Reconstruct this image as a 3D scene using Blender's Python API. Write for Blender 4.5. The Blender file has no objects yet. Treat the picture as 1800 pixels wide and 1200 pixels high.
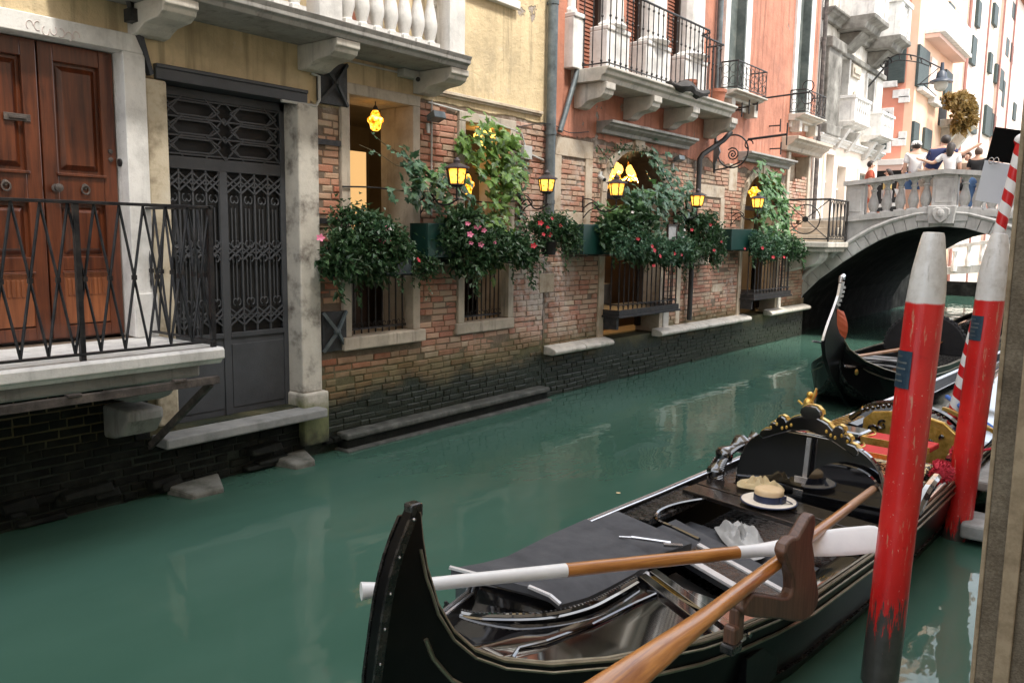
import bpy, bmesh, math, random
from mathutils import Vector, Matrix, noise as mnoise
random.seed(7)
SC = bpy.context.scene
COL = SC.collection
PI = math.pi
R = math.radians
# ------------------------------------------------------------------ camera frame (metres; canal runs along +Y)
EYE = Vector((0.0, 0.0, 2.1)); FPX = 1430.0
YAW, PITCH, ROLL = R(37.9), R(7.41), R(0.83)
_f = Vector((-math.sin(YAW)*math.cos(PITCH), math.cos(YAW)*math.cos(PITCH), -math.sin(PITCH)))
_r = Vector((math.cos(YAW), math.sin(YAW), 0)); _u = _r.cross(_f)
_R = _r*math.cos(ROLL) + _u*math.sin(ROLL); _U = -_r*math.sin(ROLL) + _u*math.cos(ROLL)
def ray(px, py): return _f + _R*((px-900)/FPX) - _U*((py-600)/FPX)
WALLX = -6.117                                   # plane of the far-bank house fronts

def smooth(a, b, x):
    t = min(1, max(0, (x-a)/(b-a))); return t*t*(3-2*t)
def lerp(a, b, t): return a+(b-a)*t
def curve(tab, x):
    if x <= tab[0][0]: return tab[0][1]
    for (a, va), (b, vb) in zip(tab, tab[1:]):
        if x <= b: return va+(vb-va)*(x-a)/(b-a)
    return tab[-1][1]
def spline(pts, n=6):
    """Catmull-Rom through the points"""
    P = [Vector(p) for p in pts]
    Q = [P[0]*2-P[1]]+P+[P[-1]*2-P[-2]]
    out = []
    for i in range(1, len(Q)-2):
        a, b, c, d = Q[i-1], Q[i], Q[i+1], Q[i+2]
        for k in range(n):
            t = k/n
            out.append(0.5*((2*b)+(c-a)*t+(2*a-5*b+4*c-d)*t*t+(3*b-a-3*c+d)*t**3))
    out.append(P[-1]); return out

# ------------------------------------------------------------------ frames
class Frame:
    """local (out of the wall, along the wall, up) -> world"""
    def __init__(s, ox, oy, deg=0):
        a = R(deg); s.o = Vector((ox, oy, 0)); s.n = Vector((math.cos(a), -math.sin(a), 0)); s.s = Vector((math.sin(a), math.cos(a), 0))
    def __call__(s, p): return s.o + s.n*p[0] + s.s*p[1] + Vector((0, 0, p[2]))
    def px(s, x, y, o=0.0):
        d = ray(x, y); t = ((s.o-EYE).dot(s.n)+o)/d.dot(s.n); q = EYE+d*t-s.o
        return q.dot(s.s), q.z
IDF = lambda p: Vector(p)

class MB:
    def __init__(s, fr=IDF): s.v = []; s.f = []; s.fr = fr
    def V(s, *ps):
        i = len(s.v)
        for p in ps: s.v.append(Vector(s.fr(p)))
        return list(range(i, i+len(ps)))
    def F(s, *idx): s.f.append(tuple(idx))
    def quad(s, *ps): s.f.append(tuple(s.V(*ps)))
    def hexa(s, p):
        i = s.V(*p)
        for q in ((0,3,2,1),(4,5,6,7),(0,1,5,4),(1,2,6,5),(2,3,7,6),(3,0,4,7)): s.f.append(tuple(i[k] for k in q))
    def box(s, x0, x1, y0, y1, z0, z1):
        s.hexa([(x0,y0,z0),(x1,y0,z0),(x1,y1,z0),(x0,y1,z0),(x0,y0,z1),(x1,y0,z1),(x1,y1,z1),(x0,y1,z1)])
    def bar(s, p, q, w, h, up=(0,0,1)):
        p, q = Vector(p), Vector(q); d = (q-p).normalized(); u = Vector(up)
        if abs(d.dot(u)) > .98: u = Vector((0,1,0))
        a = d.cross(u).normalized()*w/2; b = a.cross(d).normalized()*h/2
        s.hexa([p-a-b, p+a-b, q+a-b, q-a-b, p-a+b, p+a+b, q+a+b, q-a+b])
    def rings(s, rings, closed=True, cap=True):
        n = len(rings[0]); ids = [s.V(*r) for r in rings]
        for a, b in zip(ids, ids[1:]):
            for k in range(n if closed else n-1): s.f.append((a[k], a[(k+1) % n], b[(k+1) % n], b[k]))
        if cap and closed: s.f.append(tuple(reversed(ids[0]))); s.f.append(tuple(ids[-1]))
        return ids
    def tube(s, pts, r, n=8, cap=True, flat=1.0):
        P = [Vector(p) for p in pts]; rs = r if isinstance(r, (list, tuple)) else [r]*len(P); rings = []; u = None
        for i, p in enumerate(P):
            d = (P[min(i+1, len(P)-1)]-P[max(i-1, 0)])
            if d.length < 1e-9: d = Vector((0,0,1))
            d.normalize()
            if u is None:
                u = Vector((0,0,1)) if abs(d.z) < .9 else Vector((1,0,0))
            u = (u-d*u.dot(d))
            if u.length < 1e-6: u = Vector((1,0,0))-d*d.x
            u.normalize(); w = d.cross(u)
            rings.append([p+(u*math.cos(2*PI*k/n)*flat+w*math.sin(2*PI*k/n))*rs[i] for k in range(n)])
        s.rings(rings, True, cap)
    def lathe(s, c, prof, n=14, axis=None, cap=True):
        c = Vector(c)
        if axis is None: ax = Vector((0,0,1)); a = Vector((1,0,0)); b = Vector((0,1,0))
        else:
            ax = Vector(axis).normalized(); a = ax.orthogonal().normalized(); b = ax.cross(a)
        s.rings([[c+ax*z+(a*math.cos(2*PI*k/n)+b*math.sin(2*PI*k/n))*max(r, 1e-4) for k in range(n)] for r, z in prof], True, cap)
    def prism(s, poly, vec):
        vec = Vector(vec); P = [Vector(p) for p in poly]; n = len(P)
        i = s.V(*P); j = s.V(*[p+vec for p in P])
        for k in range(n): s.f.append((i[k], i[(k+1) % n], j[(k+1) % n], j[k]))
        s.f.append(tuple(reversed(i))); s.f.append(tuple(j))
    def ball(s, c, r, n=10, m=7, sq=(1,1,1)):
        c = Vector(c); rings = []
        for j in range(m+1):
            t = PI*j/m; rings.append([c+Vector((sq[0]*r*max(math.sin(t), 1e-3)*math.cos(2*PI*k/n), sq[1]*r*max(math.sin(t), 1e-3)*math.sin(2*PI*k/n), -sq[2]*r*math.cos(t))) for k in range(n)])
        s.rings(rings)
    def wall(s, s0, s1, z0, z1, holes, depth, o=0.0, step=None):
        """front sheet with rectangular holes (s0,s1,z0,z1) and their reveals going inwards"""
        S = sorted({s0, s1, *[h[i] for h in holes for i in (0, 1)]}); Z = sorted({z0, z1, *[h[i] for h in holes for i in (2, 3)]})
        S = [x for x in S if s0 <= x <= s1]; Z = [z for z in Z if z0 <= z <= z1]
        ids = {}
        def vid(a, b):
            if (a, b) not in ids: ids[(a, b)] = s.V((o, S[a], Z[b]))[0]
            return ids[(a, b)]
        for a in range(len(S)-1):
            for b in range(len(Z)-1):
                ms, mz = (S[a]+S[a+1])/2, (Z[b]+Z[b+1])/2
                if any(h[0] < ms < h[1] and h[2] < mz < h[3] for h in holes): continue
                s.f.append((vid(a, b), vid(a+1, b), vid(a+1, b+1), vid(a, b+1)))
        for a, b, c, d in holes:
            s.quad((o, a, c), (o, a, d), (o-depth, a, d), (o-depth, a, c)); s.quad((o, b, c), (o-depth, b, c), (o-depth, b, d), (o, b, d))
            s.quad((o, a, c), (o-depth, a, c), (o-depth, b, c), (o, b, c)); s.quad((o, a, d), (o, b, d), (o-depth, b, d), (o-depth, a, d))
    def frame(s, a, b, c, d, w, o0, o1, sides='lrtb'):
        """stone/wood frame boxes round the opening a..b, c..d"""
        if 'l' in sides: s.box(o0, o1, a-w, a, c, d)
        if 'r' in sides: s.box(o0, o1, b, b+w, c, d)
        if 't' in sides: s.box(o0, o1+.003, a-w, b+w, d, d+w)
        if 'b' in sides: s.box(o0, o1+.003, a-w, b+w, c-w, c)
    def build(s, name, mat, parent=None, smooth=False, bevel=0, recalc=True, origin=None):
        org = Vector((0,0,0))
        if origin is not None: org = Vector(origin)
        elif parent is not None: org = WLOC.get(parent, Vector((0,0,0)))
        me = bpy.data.meshes.new(name); me.from_pydata([v-org for v in s.v], [], s.f)
        if recalc:
            b = bmesh.new(); b.from_mesh(me); bmesh.ops.recalc_face_normals(b, faces=b.faces); b.to_mesh(me); b.free()
        if mat: me.materials.append(mat)
        o = bpy.data.objects.new(name, me); COL.objects.link(o)
        if smooth:
            me.shade_smooth(); me.set_sharp_from_angle(angle=R(smooth if smooth is not True else 40))
        if bevel:
            m = o.modifiers.new('bevel', 'BEVEL'); m.width = bevel; m.segments = 2; m.limit_method = 'ANGLE'; m.angle_limit = R(40); m.harden_normals = False
        if parent is not None: o.parent = parent; WLOC[o] = WLOC.get(parent, Vector((0,0,0)))
        else: o.location = org; WLOC[o] = org
        return o
WLOC = {}
def thing(name, label, cat, loc=(0,0,0), rz=0, group=None):
    o = bpy.data.objects.new(name, None); COL.objects.link(o); o.empty_display_size = .1
    o.location = loc; o.rotation_euler = (0, 0, rz); o['label'] = label; o['category'] = cat
    if group: o['group'] = group
    WLOC[o] = Vector(loc) if rz == 0 else Vector((0,0,0)); return o
def tag(o, label, cat, group=None):
    o['label'] = label; o['category'] = cat
    if group: o['group'] = group
    return o
def structure(o, kind='structure'): o['kind'] = kind; return o
def copy_tree(o, parent=None):
    c = o.copy(); COL.objects.link(c)
    if parent is not None: c.parent = parent
    for ch in list(o.children): copy_tree(ch, c)
    return c
# ================================================================== materials
def newmat(name):
    m = bpy.data.materials.new(name); m.use_nodes = True; nt = m.node_tree
    return m, nt, nt.nodes['Principled BSDF']
def N(nt, t, **kw):
    n = nt.nodes.new(t)
    for k, v in kw.items():
        if k.startswith('_'): setattr(n, k[1:], v)
        else: n.inputs[k].default_value = v
    return n
def L(nt, a, b): nt.links.new(a, b)
def c4(c): return (c[0], c[1], c[2], 1)
def noise(nt, vec, scale, detail=5, rough=.6, dist=0):
    n = N(nt, 'ShaderNodeTexNoise', Scale=scale, Detail=detail, Roughness=rough, Distortion=dist)
    L(nt, vec, n.inputs['Vector']); return n.outputs['Fac']
def ramp(nt, fac, stops, interp='LINEAR'):
    n = nt.nodes.new('ShaderNodeValToRGB'); e = n.color_ramp.elements; n.color_ramp.interpolation = interp
    while len(e) < len(stops): e.new(.5)
    for i, (p, c) in enumerate(stops): e[i].position = p; e[i].color = c4(c) if isinstance(c, tuple) else (c, c, c, 1)
    L(nt, fac, n.inputs['Fac']); return n.outputs['Color']
def math_(nt, op, a, b=None, clamp=False):
    n = nt.nodes.new('ShaderNodeMath'); n.operation = op; n.use_clamp = clamp
    for i, x in enumerate((a, b)):
        if x is None: continue
        if isinstance(x, (int, float)): n.inputs[i].default_value = x
        else: L(nt, x, n.inputs[i])
    return n.outputs[0]
def mapr(nt, v, a, b, c=0., d=1., mode='SMOOTHSTEP'):
    n = nt.nodes.new('ShaderNodeMapRange'); n.interpolation_type = mode
    L(nt, v, n.inputs[0])
    for i, x in enumerate((a, b, c, d)): n.inputs[i+1].default_value = x
    return n.outputs[0]
def mix(nt, fac, a, b, mode='MIX'):
    n = nt.nodes.new('ShaderNodeMix'); n.data_type = 'RGBA'; n.blend_type = mode
    for sock, x in ((n.inputs[0], fac), (n.inputs[6], a), (n.inputs[7], b)):
        if isinstance(x, (int, float)): sock.default_value = x
        elif isinstance(x, tuple): sock.default_value = c4(x)
        else: L(nt, x, sock)
    return n.outputs[2]
def bump(nt, bsdf, h, strength=.5, dist=.01):
    n = N(nt, 'ShaderNodeBump', Strength=strength, Distance=dist); L(nt, h, n.inputs['Height']); L(nt, n.outputs[0], bsdf.inputs['Normal']); return n
def objco(nt): return nt.nodes.new('ShaderNodeTexCoord').outputs['Object']
def worldco(nt): return nt.nodes.new('ShaderNodeNewGeometry').outputs['Position']
def xyz(nt, v):
    n = nt.nodes.new('ShaderNodeSeparateXYZ'); L(nt, v, n.inputs[0]); return n.outputs
def comb(nt, x, y, z):
    n = nt.nodes.new('ShaderNodeCombineXYZ')
    for i, a in enumerate((x, y, z)):
        if isinstance(a, (int, float)): n.inputs[i].default_value = a
        else: L(nt, a, n.inputs[i])
    return n.outputs[0]

def plain(name, cols, scale=3., rough=.6, bmp=.3, bscale=30., metal=0, coat=0, spec=.5, rvar=.0, stretch=None, detail=6, sheen=0, bdist=.01, ior=1.5):
    """general noisy surface: cols = colours blended by noise"""
    m, nt, b = newmat(name); co = objco(nt)
    if stretch:
        mp = nt.nodes.new('ShaderNodeMapping'); mp.inputs['Scale'].default_value = stretch; L(nt, co, mp.inputs[0]); co = mp.outputs[0]
    if isinstance(cols[0], (int, float)): cols = [tuple(c*k for c in cols) for k in (.8, 1.0, 1.15)]
    f = noise(nt, co, scale, detail, .65)
    k = len(cols); col = ramp(nt, f, [(.3+.4*i/(k-1), c) for i, c in enumerate(cols)])
    L(nt, col, b.inputs['Base Color']); b.inputs['Roughness'].default_value = rough; b.inputs['Metallic'].default_value = metal
    b.inputs['IOR'].default_value = ior; b.inputs['Coat Weight'].default_value = coat; b.inputs['Coat Roughness'].default_value = .05; b.inputs['Specular IOR Level'].default_value = spec
    if rvar: L(nt, mapr(nt, noise(nt, co, scale*2.3, 4), .3, .7, max(.02, rough-rvar), min(1, rough+rvar)), b.inputs['Roughness'])
    if bmp: bump(nt, b, noise(nt, co, bscale, 5, .7), bmp, bdist)
    return m

def emit(name, col, strength, pattern=None):
    m, nt, b = newmat(name); b.inputs['Base Color'].default_value = c4(tuple(c*.5 for c in col)); b.inputs['Roughness'].default_value = .3
    b.inputs['Emission Strength'].default_value = strength
    if pattern:
        f = noise(nt, objco(nt), pattern, 3); L(nt, ramp(nt, f, [(.36, (.16, .03, .0)), (.45, (.75,.20,.005)), (.55, col), (.66, (1.0,.72,.22))]), b.inputs['Emission Color'])
    else: b.inputs['Emission Color'].default_value = c4(col)
    return m

def house_front(name, plaster, plaster_z, ragged, seed, brick_a=(.40,.130,.074), brick_b=(.45,.275,.18), step_l=0, mode='wall'):
    """brick and render house front, damp towards the canal; zones follow height"""
    m, nt, b = newmat(name); co = worldco(nt); X = xyz(nt, co)
    off = nt.nodes.new('ShaderNodeVectorMath'); off.inputs[1].default_value = (seed, seed*1.7, seed*.3); L(nt, co, off.inputs[0]); cs = off.outputs[0]
    n1 = noise(nt, cs, 2.2, 6, .6); n2 = noise(nt, cs, 9, 6, .65); n3 = noise(nt, cs, .8, 4, .55); n4 = noise(nt, cs, 55, 4, .7)
    # bricks laid along the wall
    wy = math_(nt, 'ADD', X[1], math_(nt, 'MULTIPLY', n2, .035)); wz = math_(nt, 'ADD', X[2], math_(nt, 'MULTIPLY', noise(nt, cs, 4.5, 4), .06))
    bt = nt.nodes.new('ShaderNodeTexBrick'); bt.offset = .5; bt.squash = 1
    for k, v in (('Scale', 1.0), ('Mortar Size', .0065), ('Mortar Smooth', .45), ('Bias', 0), ('Brick Width', .225), ('Row Height', .064)): bt.inputs[k].default_value = v
    bt.inputs['Color1'].default_value = (0,0,0,1); bt.inputs['Color2'].default_value = (1,1,1,1); bt.inputs['Mortar'].default_value = (.5,.5,.5,1)
    L(nt, comb(nt, wy, wz, 0), bt.inputs['Vector'])
    isl = nt.nodes.new('ShaderNodeNewGeometry').outputs['Random Per Island']
    tint = math_(nt, 'ADD', math_(nt, 'MULTIPLY', isl if mode == 'brick' else xyz(nt, bt.outputs['Color'])[0], .55), math_(nt, 'MULTIPLY', n1, .75))
    brick = ramp(nt, tint, [(.22, tuple(c*.62 for c in brick_a)), (.42, brick_a), (.6, tuple((p+q)/2 for p, q in zip(brick_a, brick_b))), (.78, brick_b), (.95, (.42,.33,.23))])
    brick = mix(nt, mapr(nt, n4, .35, .75, 0, .35), brick, (.42,.30,.22))
    mort = mix(nt, n2, (.085,.06,.042), (.25,.19,.14))
    far_ = mapr(nt, X[1], 5.0, 7.5, .0, .28) if step_l else .12
    brick = mix(nt, far_, brick, (.40,.31,.26))
    col = brick if mode == 'brick' else mort
    # lime bloom and patches of old render
    salt = mapr(nt, math_(nt, 'ADD', math_(nt, 'MULTIPLY', n3, .6), math_(nt, 'MULTIPLY', n2, .4)), .53, .66, 0, .62)
    col = mix(nt, salt, col, (.47,.42,.37))
    # white bloom of salts on the pier by the drainpipe
    dv = nt.nodes.new('ShaderNodeVectorMath'); dv.operation = 'DISTANCE'; dv.inputs[1].default_value = (WALLX, 8.45, 1.75); L(nt, co, dv.inputs[0])
    bl = math_(nt, 'MULTIPLY', mapr(nt, dv.outputs['Value'], .25, 1.15, 1, 0), mapr(nt, math_(nt, 'ADD', math_(nt, 'MULTIPLY', n2, .6), math_(nt, 'MULTIPLY', n1, .4)), .40, .60, 0, .85))
    col = mix(nt, bl, col, (.60,.56,.53))
    # render above
    edge = math_(nt, 'ADD', X[2], math_(nt, 'MULTIPLY', math_(nt, 'SUBTRACT', n1, .5), ragged))
    edge = math_(nt, 'ADD', edge, mapr(nt, X[1], 6.2, 6.26, step_l, 0)) if step_l else edge; pf = mapr(nt, edge, plaster_z-.015, plaster_z+.015)
    hole = mapr(nt, math_(nt, 'ADD', n3, math_(nt, 'MULTIPLY', n2, .35)), .83, .86, 1, 0)
    pf = math_(nt, 'MULTIPLY', pf, hole)
    if mode == 'brick': pf = math_(nt, 'MULTIPLY', pf, 0)
    pc = ramp(nt, math_(nt, 'ADD', math_(nt, 'MULTIPLY', n1, .6), math_(nt, 'MULTIPLY', n3, .4)), [(.32, tuple(c*.68 for c in plaster)), (.47, plaster), (.6, tuple(min(.8, c*1.18) for c in plaster)), (.72, tuple(min(.8, c*.88+.10) for c in plaster))])
    st = nt.nodes.new('ShaderNodeMapping'); st.inputs['Scale'].default_value = (5, 5, .35); L(nt, cs, st.inputs[0])
    pc = mix(nt, mapr(nt, noise(nt, st.outputs[0], 1.6, 5), .48, .68, 0, .65), pc, tuple(c*.42 for c in plaster)); pc = mix(nt, mapr(nt, noise(nt, cs, 1.3, 7, .72), .52, .66, 0, .45), pc, tuple(c*.55+.03 for c in plaster)); pc = mix(nt, mapr(nt, noise(nt, cs, 6.5, 6, .75), .60, .70, 0, .5), pc, tuple(min(.75, c*.7+.16) for c in plaster))
    col = mix(nt, pf, col, pc)
    # damp foot of the wall
    hz = math_(nt, 'ADD', X[2], math_(nt, 'MULTIPLY', math_(nt, 'SUBTRACT', n1, .5), .55))
    col = mix(nt, mapr(nt, hz, 1.0, .66, 0, .75), col, mix(nt, n2, (.04,.045,.018), (.13,.125,.045)))
    col = mix(nt, mapr(nt, hz, .68, .40, 0, .93), col, mix(nt, n2, (.003,.006,.0048), (.017,.031,.021)))
    L(nt, col, b.inputs['Base Color'])
    L(nt, mapr(nt, hz, .7, .35, .85, .45), b.inputs['Roughness']); b.inputs['Specular IOR Level'].default_value = .35
    inv = math_(nt, 'SUBTRACT', 1.0, pf)
    h = math_(nt, 'MULTIPLY', pf, 1.15)
    h = math_(nt, 'ADD', h, math_(nt, 'ADD', math_(nt, 'MULTIPLY', n2, .9), math_(nt, 'MULTIPLY', n4, .35)))
    bump(nt, b, h, .9, .012 if mode == 'brick' else .018)
    return m

def stone(name, base, dark=(.06,.055,.045), stain=.5, rough=.75, grey=None):
    m, nt, b = newmat(name); co = objco(nt); wc = worldco(nt)
    n1 = noise(nt, co, 3.5, 6, .62); n2 = noise(nt, co, 24, 5, .7); n3 = noise(nt, co, 90, 3, .6)
    col = ramp(nt, n1, [(.3, tuple(c*.72 for c in base)), (.5, base), (.7, tuple(min(.85, c*1.15) for c in base))])
    st = nt.nodes.new('ShaderNodeMapping'); st.inputs['Scale'].default_value = (7, 7, .8); L(nt, co, st.inputs[0])
    col = mix(nt, mapr(nt, noise(nt, st.outputs[0], 1.5, 6, .7), .5, .72, 0, stain), col, dark)
    col = mix(nt, mapr(nt, n2, .55, .75, 0, .4), col, tuple(c*.55 for c in base))
    z = math_(nt, 'ADD', xyz(nt, wc)[2], math_(nt, 'MULTIPLY', math_(nt, 'SUBTRACT', n1, .5), .5))
    col = mix(nt, mapr(nt, z, .62, .40, 0, .9), col, mix(nt, n2, (.05,.065,.015), (.17,.19,.05)))
    col = mix(nt, mapr(nt, z, .34, .16, 0, .93), col, (.018,.02,.016))
    L(nt, col, b.inputs['Base Color']); b.inputs['Roughness'].default_value = rough
    bump(nt, b, math_(nt, 'ADD', n2, math_(nt, 'MULTIPLY', n3, .4)), .45, .008)
    return m

def wood(name, dark, light, axis=2, rough=.4, coat=0, scale=1., knots=.5):
    m, nt, b = newmat(name); co = objco(nt); mp = nt.nodes.new('ShaderNodeMapping'); s = [14*scale]*3; s[axis] = .9*scale
    mp.inputs['Scale'].default_value = s; L(nt, co, mp.inputs[0])
    f = math_(nt, 'ADD', math_(nt, 'MULTIPLY', noise(nt, mp.outputs[0], 1.6, 7, .65, knots), .75), math_(nt, 'MULTIPLY', noise(nt, co, 2.5, 4), .3))
    L(nt, ramp(nt, f, [(.36, dark), (.52, tuple((p+q)/2 for p, q in zip(dark, light))), (.68, light)]), b.inputs['Base Color'])
    b.inputs['Roughness'].default_value = rough; b.inputs['Coat Weight'].default_value = coat; b.inputs['Coat Roughness'].default_value = .08
    bump(nt, b, f, .25, .004); return m

def leafmat(name, a, b_, c):
    m, nt, b = newmat(name)
    f = noise(nt, objco(nt), 12, 3); g = noise(nt, objco(nt), 60, 2)
    col = ramp(nt, math_(nt, 'ADD', math_(nt, 'MULTIPLY', f, .6), math_(nt, 'MULTIPLY', g, .4)), [(.36, a), (.5, b_), (.66, c)])
    L(nt, col, b.inputs['Base Color']); b.inputs['Roughness'].default_value = .38
    b.inputs['Specular IOR Level'].default_value = .5
    tr = nt.nodes.new('ShaderNodeBsdfTranslucent'); L(nt, col, tr.inputs[0]); mx = nt.nodes.new('ShaderNodeMixShader'); mx.inputs[0].default_value = .25
    L(nt, b.outputs[0], mx.inputs[1]); L(nt, tr.outputs[0], mx.inputs[2]); L(nt, mx.outputs[0], nt.nodes['Material Output'].inputs[0])
    return m

def watermat():
    m, nt, b = newmat('canal_water'); co = worldco(nt)
    mp = nt.nodes.new('ShaderNodeMapping'); mp.inputs['Scale'].default_value = (1.0, .55, 1); mp.inputs['Rotation'].default_value = (0,0,R(20)); L(nt, co, mp.inputs[0])
    f = noise(nt, mp.outputs[0], .5, 4)
    L(nt, ramp(nt, f, [(.35, (.042,.099,.072)), (.65, (.060,.127,.096))]), b.inputs['Base Color'])
    b.inputs['Roughness'].default_value = .035; b.inputs['IOR'].default_value = 1.33; b.inputs['Specular IOR Level'].default_value = .5
    h = math_(nt, 'ADD', math_(nt, 'MULTIPLY', noise(nt, mp.outputs[0], 1.3, 2, .5, .4), .75), math_(nt, 'ADD', math_(nt, 'MULTIPLY', noise(nt, mp.outputs[0], 4.0, 2, .5, .6), .16), math_(nt, 'MULTIPLY', noise(nt, mp.outputs[0], 11, 2, .5), .035)))
    bump(nt, b, h, .19, .12); return m

M = {}
M['water'] = watermat()
M['front_y'] = house_front('brick_and_yellow_render', (.58,.465,.285), 3.49, .10, 0, step_l=.24)
M['front_p'] = house_front('brick_and_red_render', (.45,.195,.128), 3.40, .34, 13, brick_a=(.40,.155,.095), brick_b=(.48,.32,.22))
M['brick_y'] = house_front('old_brick_warm', (.55,.43,.25), 3.49, .10, 0, step_l=.24, mode='brick')
M['brick_p'] = house_front('old_brick_pinkish', (.45,.195,.128), 3.40, .34, 13, brick_a=(.40,.155,.095), brick_b=(.48,.32,.22), mode='brick')
M['istria'] = stone('pale_stone', (.55,.52,.46), stain=.42)
M['white_stone'] = stone('white_stone', (.58,.56,.52), stain=.45)
M['white_clean'] = stone('white_clean_stone', (.70,.69,.66), stain=.22)
M['grey_stone'] = stone('grey_stone', (.33,.32,.30), stain=.55)
M['bridge_stone'] = stone('bridge_stone', (.44,.44,.43), stain=.35)
M['tan_stone'] = stone('tan_stone', (.46,.40,.32), stain=.5)
M['peel'] = plain('peeling_limewash', [(.12,.10,.085), (.52,.49,.43), (.60,.57,.50)], scale=4.5, rough=.85, bmp=.5, bscale=22)
M['peel_y'] = plain('peeling_cream_wash', [(.18,.14,.09), (.52,.45,.33), (.58,.53,.43)], scale=3.5, rough=.85, bmp=.5, bscale=18)
M['cream_plaster'] = plain('old_cream_render', [(.34,.25,.17), (.50,.42,.32), (.56,.50,.41)], scale=5, rough=.9, bmp=.6, bscale=25)
M['door_wood'] = wood('varnished_door_wood', (.030,.007,.0035), (.16,.042,.014), rough=.33, coat=.35)
M['door_light'] = wood('worn_door_wood', (.10,.028,.010), (.30,.10,.036), rough=.45, coat=.15)
M['iron'] = plain('dark_iron', [(.012,.012,.013), (.03,.03,.032), (.06,.05,.045)], scale=12, rough=.5, bmp=.25, bscale=60, metal=.3)
M['rail_iron'] = plain('painted_railing_iron', [(.010,.010,.012), (.024,.025,.028), (.05,.046,.043)], scale=10, rough=.42, bmp=.2, bscale=60, metal=.4)
M['gate_paint'] = plain('grey_gate_paint', [(.030,.033,.038), (.047,.051,.058), (.062,.067,.075)], scale=2.2, rough=.5, bmp=.15, bscale=40)
M['rust'] = plain('rusty_iron', [(.03,.024,.02), (.075,.062,.055), (.16,.13,.11)], scale=9, rough=.7, bmp=.4, bscale=50)
M['plate'] = plain('anchor_plate_slate', [(.012,.013,.014), (.026,.028,.031), (.06,.062,.064)], scale=6, rough=.6, bmp=.3)
M['zinc'] = plain('weathered_zinc', [(.07,.085,.09), (.12,.145,.155), (.19,.21,.215)], scale=8, rough=.5, bmp=.15, metal=.35)
M['pvc'] = plain('grey_conduit', [(.4,.4,.38), (.5,.5,.47)], scale=6, rough=.5, bmp=.05)
M['cable'] = plain('black_cable', [(.012,.012,.012), (.03,.03,.03)], rough=.6, bmp=0)
M['shutter_brown'] = plain('brown_roller_slats', [(.20,.072,.042), (.26,.10,.062)], scale=3, rough=.6, bmp=.05)
M['shutter_green'] = plain('dark_green_shutter', [(.020,.034,.032), (.034,.052,.05), (.05,.07,.066)], scale=5, rough=.6, bmp=.2, stretch=(1,1,8))
M['shutter_grey'] = plain('grey_green_shutter', [(.06,.075,.07), (.10,.12,.112), (.16,.175,.16)], scale=5, rough=.7, bmp=.3)
M['shutter_bright'] = plain('bright_green_shutter', [(.03,.15,.105), (.04,.19,.135)], scale=5, rough=.5, bmp=.2)
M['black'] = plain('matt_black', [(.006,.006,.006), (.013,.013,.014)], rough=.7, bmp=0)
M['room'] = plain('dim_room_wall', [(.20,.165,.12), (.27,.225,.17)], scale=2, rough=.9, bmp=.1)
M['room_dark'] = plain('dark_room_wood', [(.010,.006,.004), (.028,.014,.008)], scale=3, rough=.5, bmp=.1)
M['table'] = plain('dark_table_cloth', [(.02,.018,.017), (.06,.055,.05)], scale=6, rough=.8, bmp=.2)
M['glass'] = plain('window_glass', [(.02,.028,.03), (.04,.05,.055)], scale=2, rough=.06, bmp=0, spec=.8)
M['glass_pale'] = plain('shop_window_glass', [(.20,.25,.25), (.34,.40,.40)], scale=1.5, rough=.08, bmp=0, spec=.7)  # pale base colour paints in the reflections on the panes
M['amber'] = emit('amber_lantern_glass', (1.0,.36,.012), .95, 24)
def lantern_glass():
    m, nt, b = newmat('lit_amber_lantern_glass'); co = objco(nt); b.inputs['Base Color'].default_value = (.5,.2,.02,1); b.inputs['Roughness'].default_value = .25
    d = nt.nodes.new('ShaderNodeVectorMath'); d.operation = 'DISTANCE'; d.inputs[1].default_value = (0,0,.085); L(nt, co, d.inputs[0])
    near = mapr(nt, d.outputs['Value'], .085, .135, 1, 0); f = noise(nt, co, 26, 3)
    col = mix(nt, near, (1.0,.26,.006), (1.0,.50,.07)); col = mix(nt, mapr(nt, f, .56, .64, 0, .85), col, (.10,.02,.0))
    L(nt, col, b.inputs['Emission Color']); L(nt, mapr(nt, near, 0, 1, .42, 1.0, 'LINEAR'), b.inputs['Emission Strength']); return m
M['amber'] = lantern_glass()
M['globe'] = emit('yellow_glass_globe', (1.0,.46,.035), 1.2, 22)
M['warm_bulb'] = emit('warm_bulb', (1.0,.50,.09), 1.25)
M['lamp_panel'] = emit('lit_yellow_wall_lamp', (1.0,.60,.24), .30)
M['leaf'] = leafmat('dark_leaf', (.014,.042,.017), (.042,.098,.038), (.12,.205,.095))
M['leaf_pale'] = leafmat('pale_vine_leaf', (.035,.095,.030), (.085,.19,.06), (.19,.33,.12))
M['leaf_bright'] = leafmat('bright_vine_leaf', (.05,.11,.02), (.12,.23,.045), (.24,.36,.09))
M['leaf_blue'] = leafmat('bluish_vine_leaf', (.028,.080,.042), (.07,.155,.085), (.15,.26,.15))
M['leaf_autumn'] = leafmat('yellowing_leaf', (.10,.06,.02), (.25,.16,.05), (.36,.27,.10))
M['stem'] = plain('plant_stem', [(.06,.05,.025), (.12,.10,.05)], rough=.8, bmp=0)
M['pink_flower'] = plain('pink_petal', [(.70,.10,.25), (.80,.30,.42)], scale=20, rough=.5, bmp=0)
M['white_flower'] = plain('white_petal', [(.72,.65,.62), (.8,.76,.74)], scale=20, rough=.5, bmp=0)
M['red_flower'] = plain('red_petal', [(.42,.008,.02), (.62,.03,.05)], scale=20, rough=.5, bmp=0)
M['planter'] = plain('dark_green_planter_box', [(.004,.030,.024), (.007,.045,.036)], scale=4, rough=.4, bmp=.05)
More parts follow.
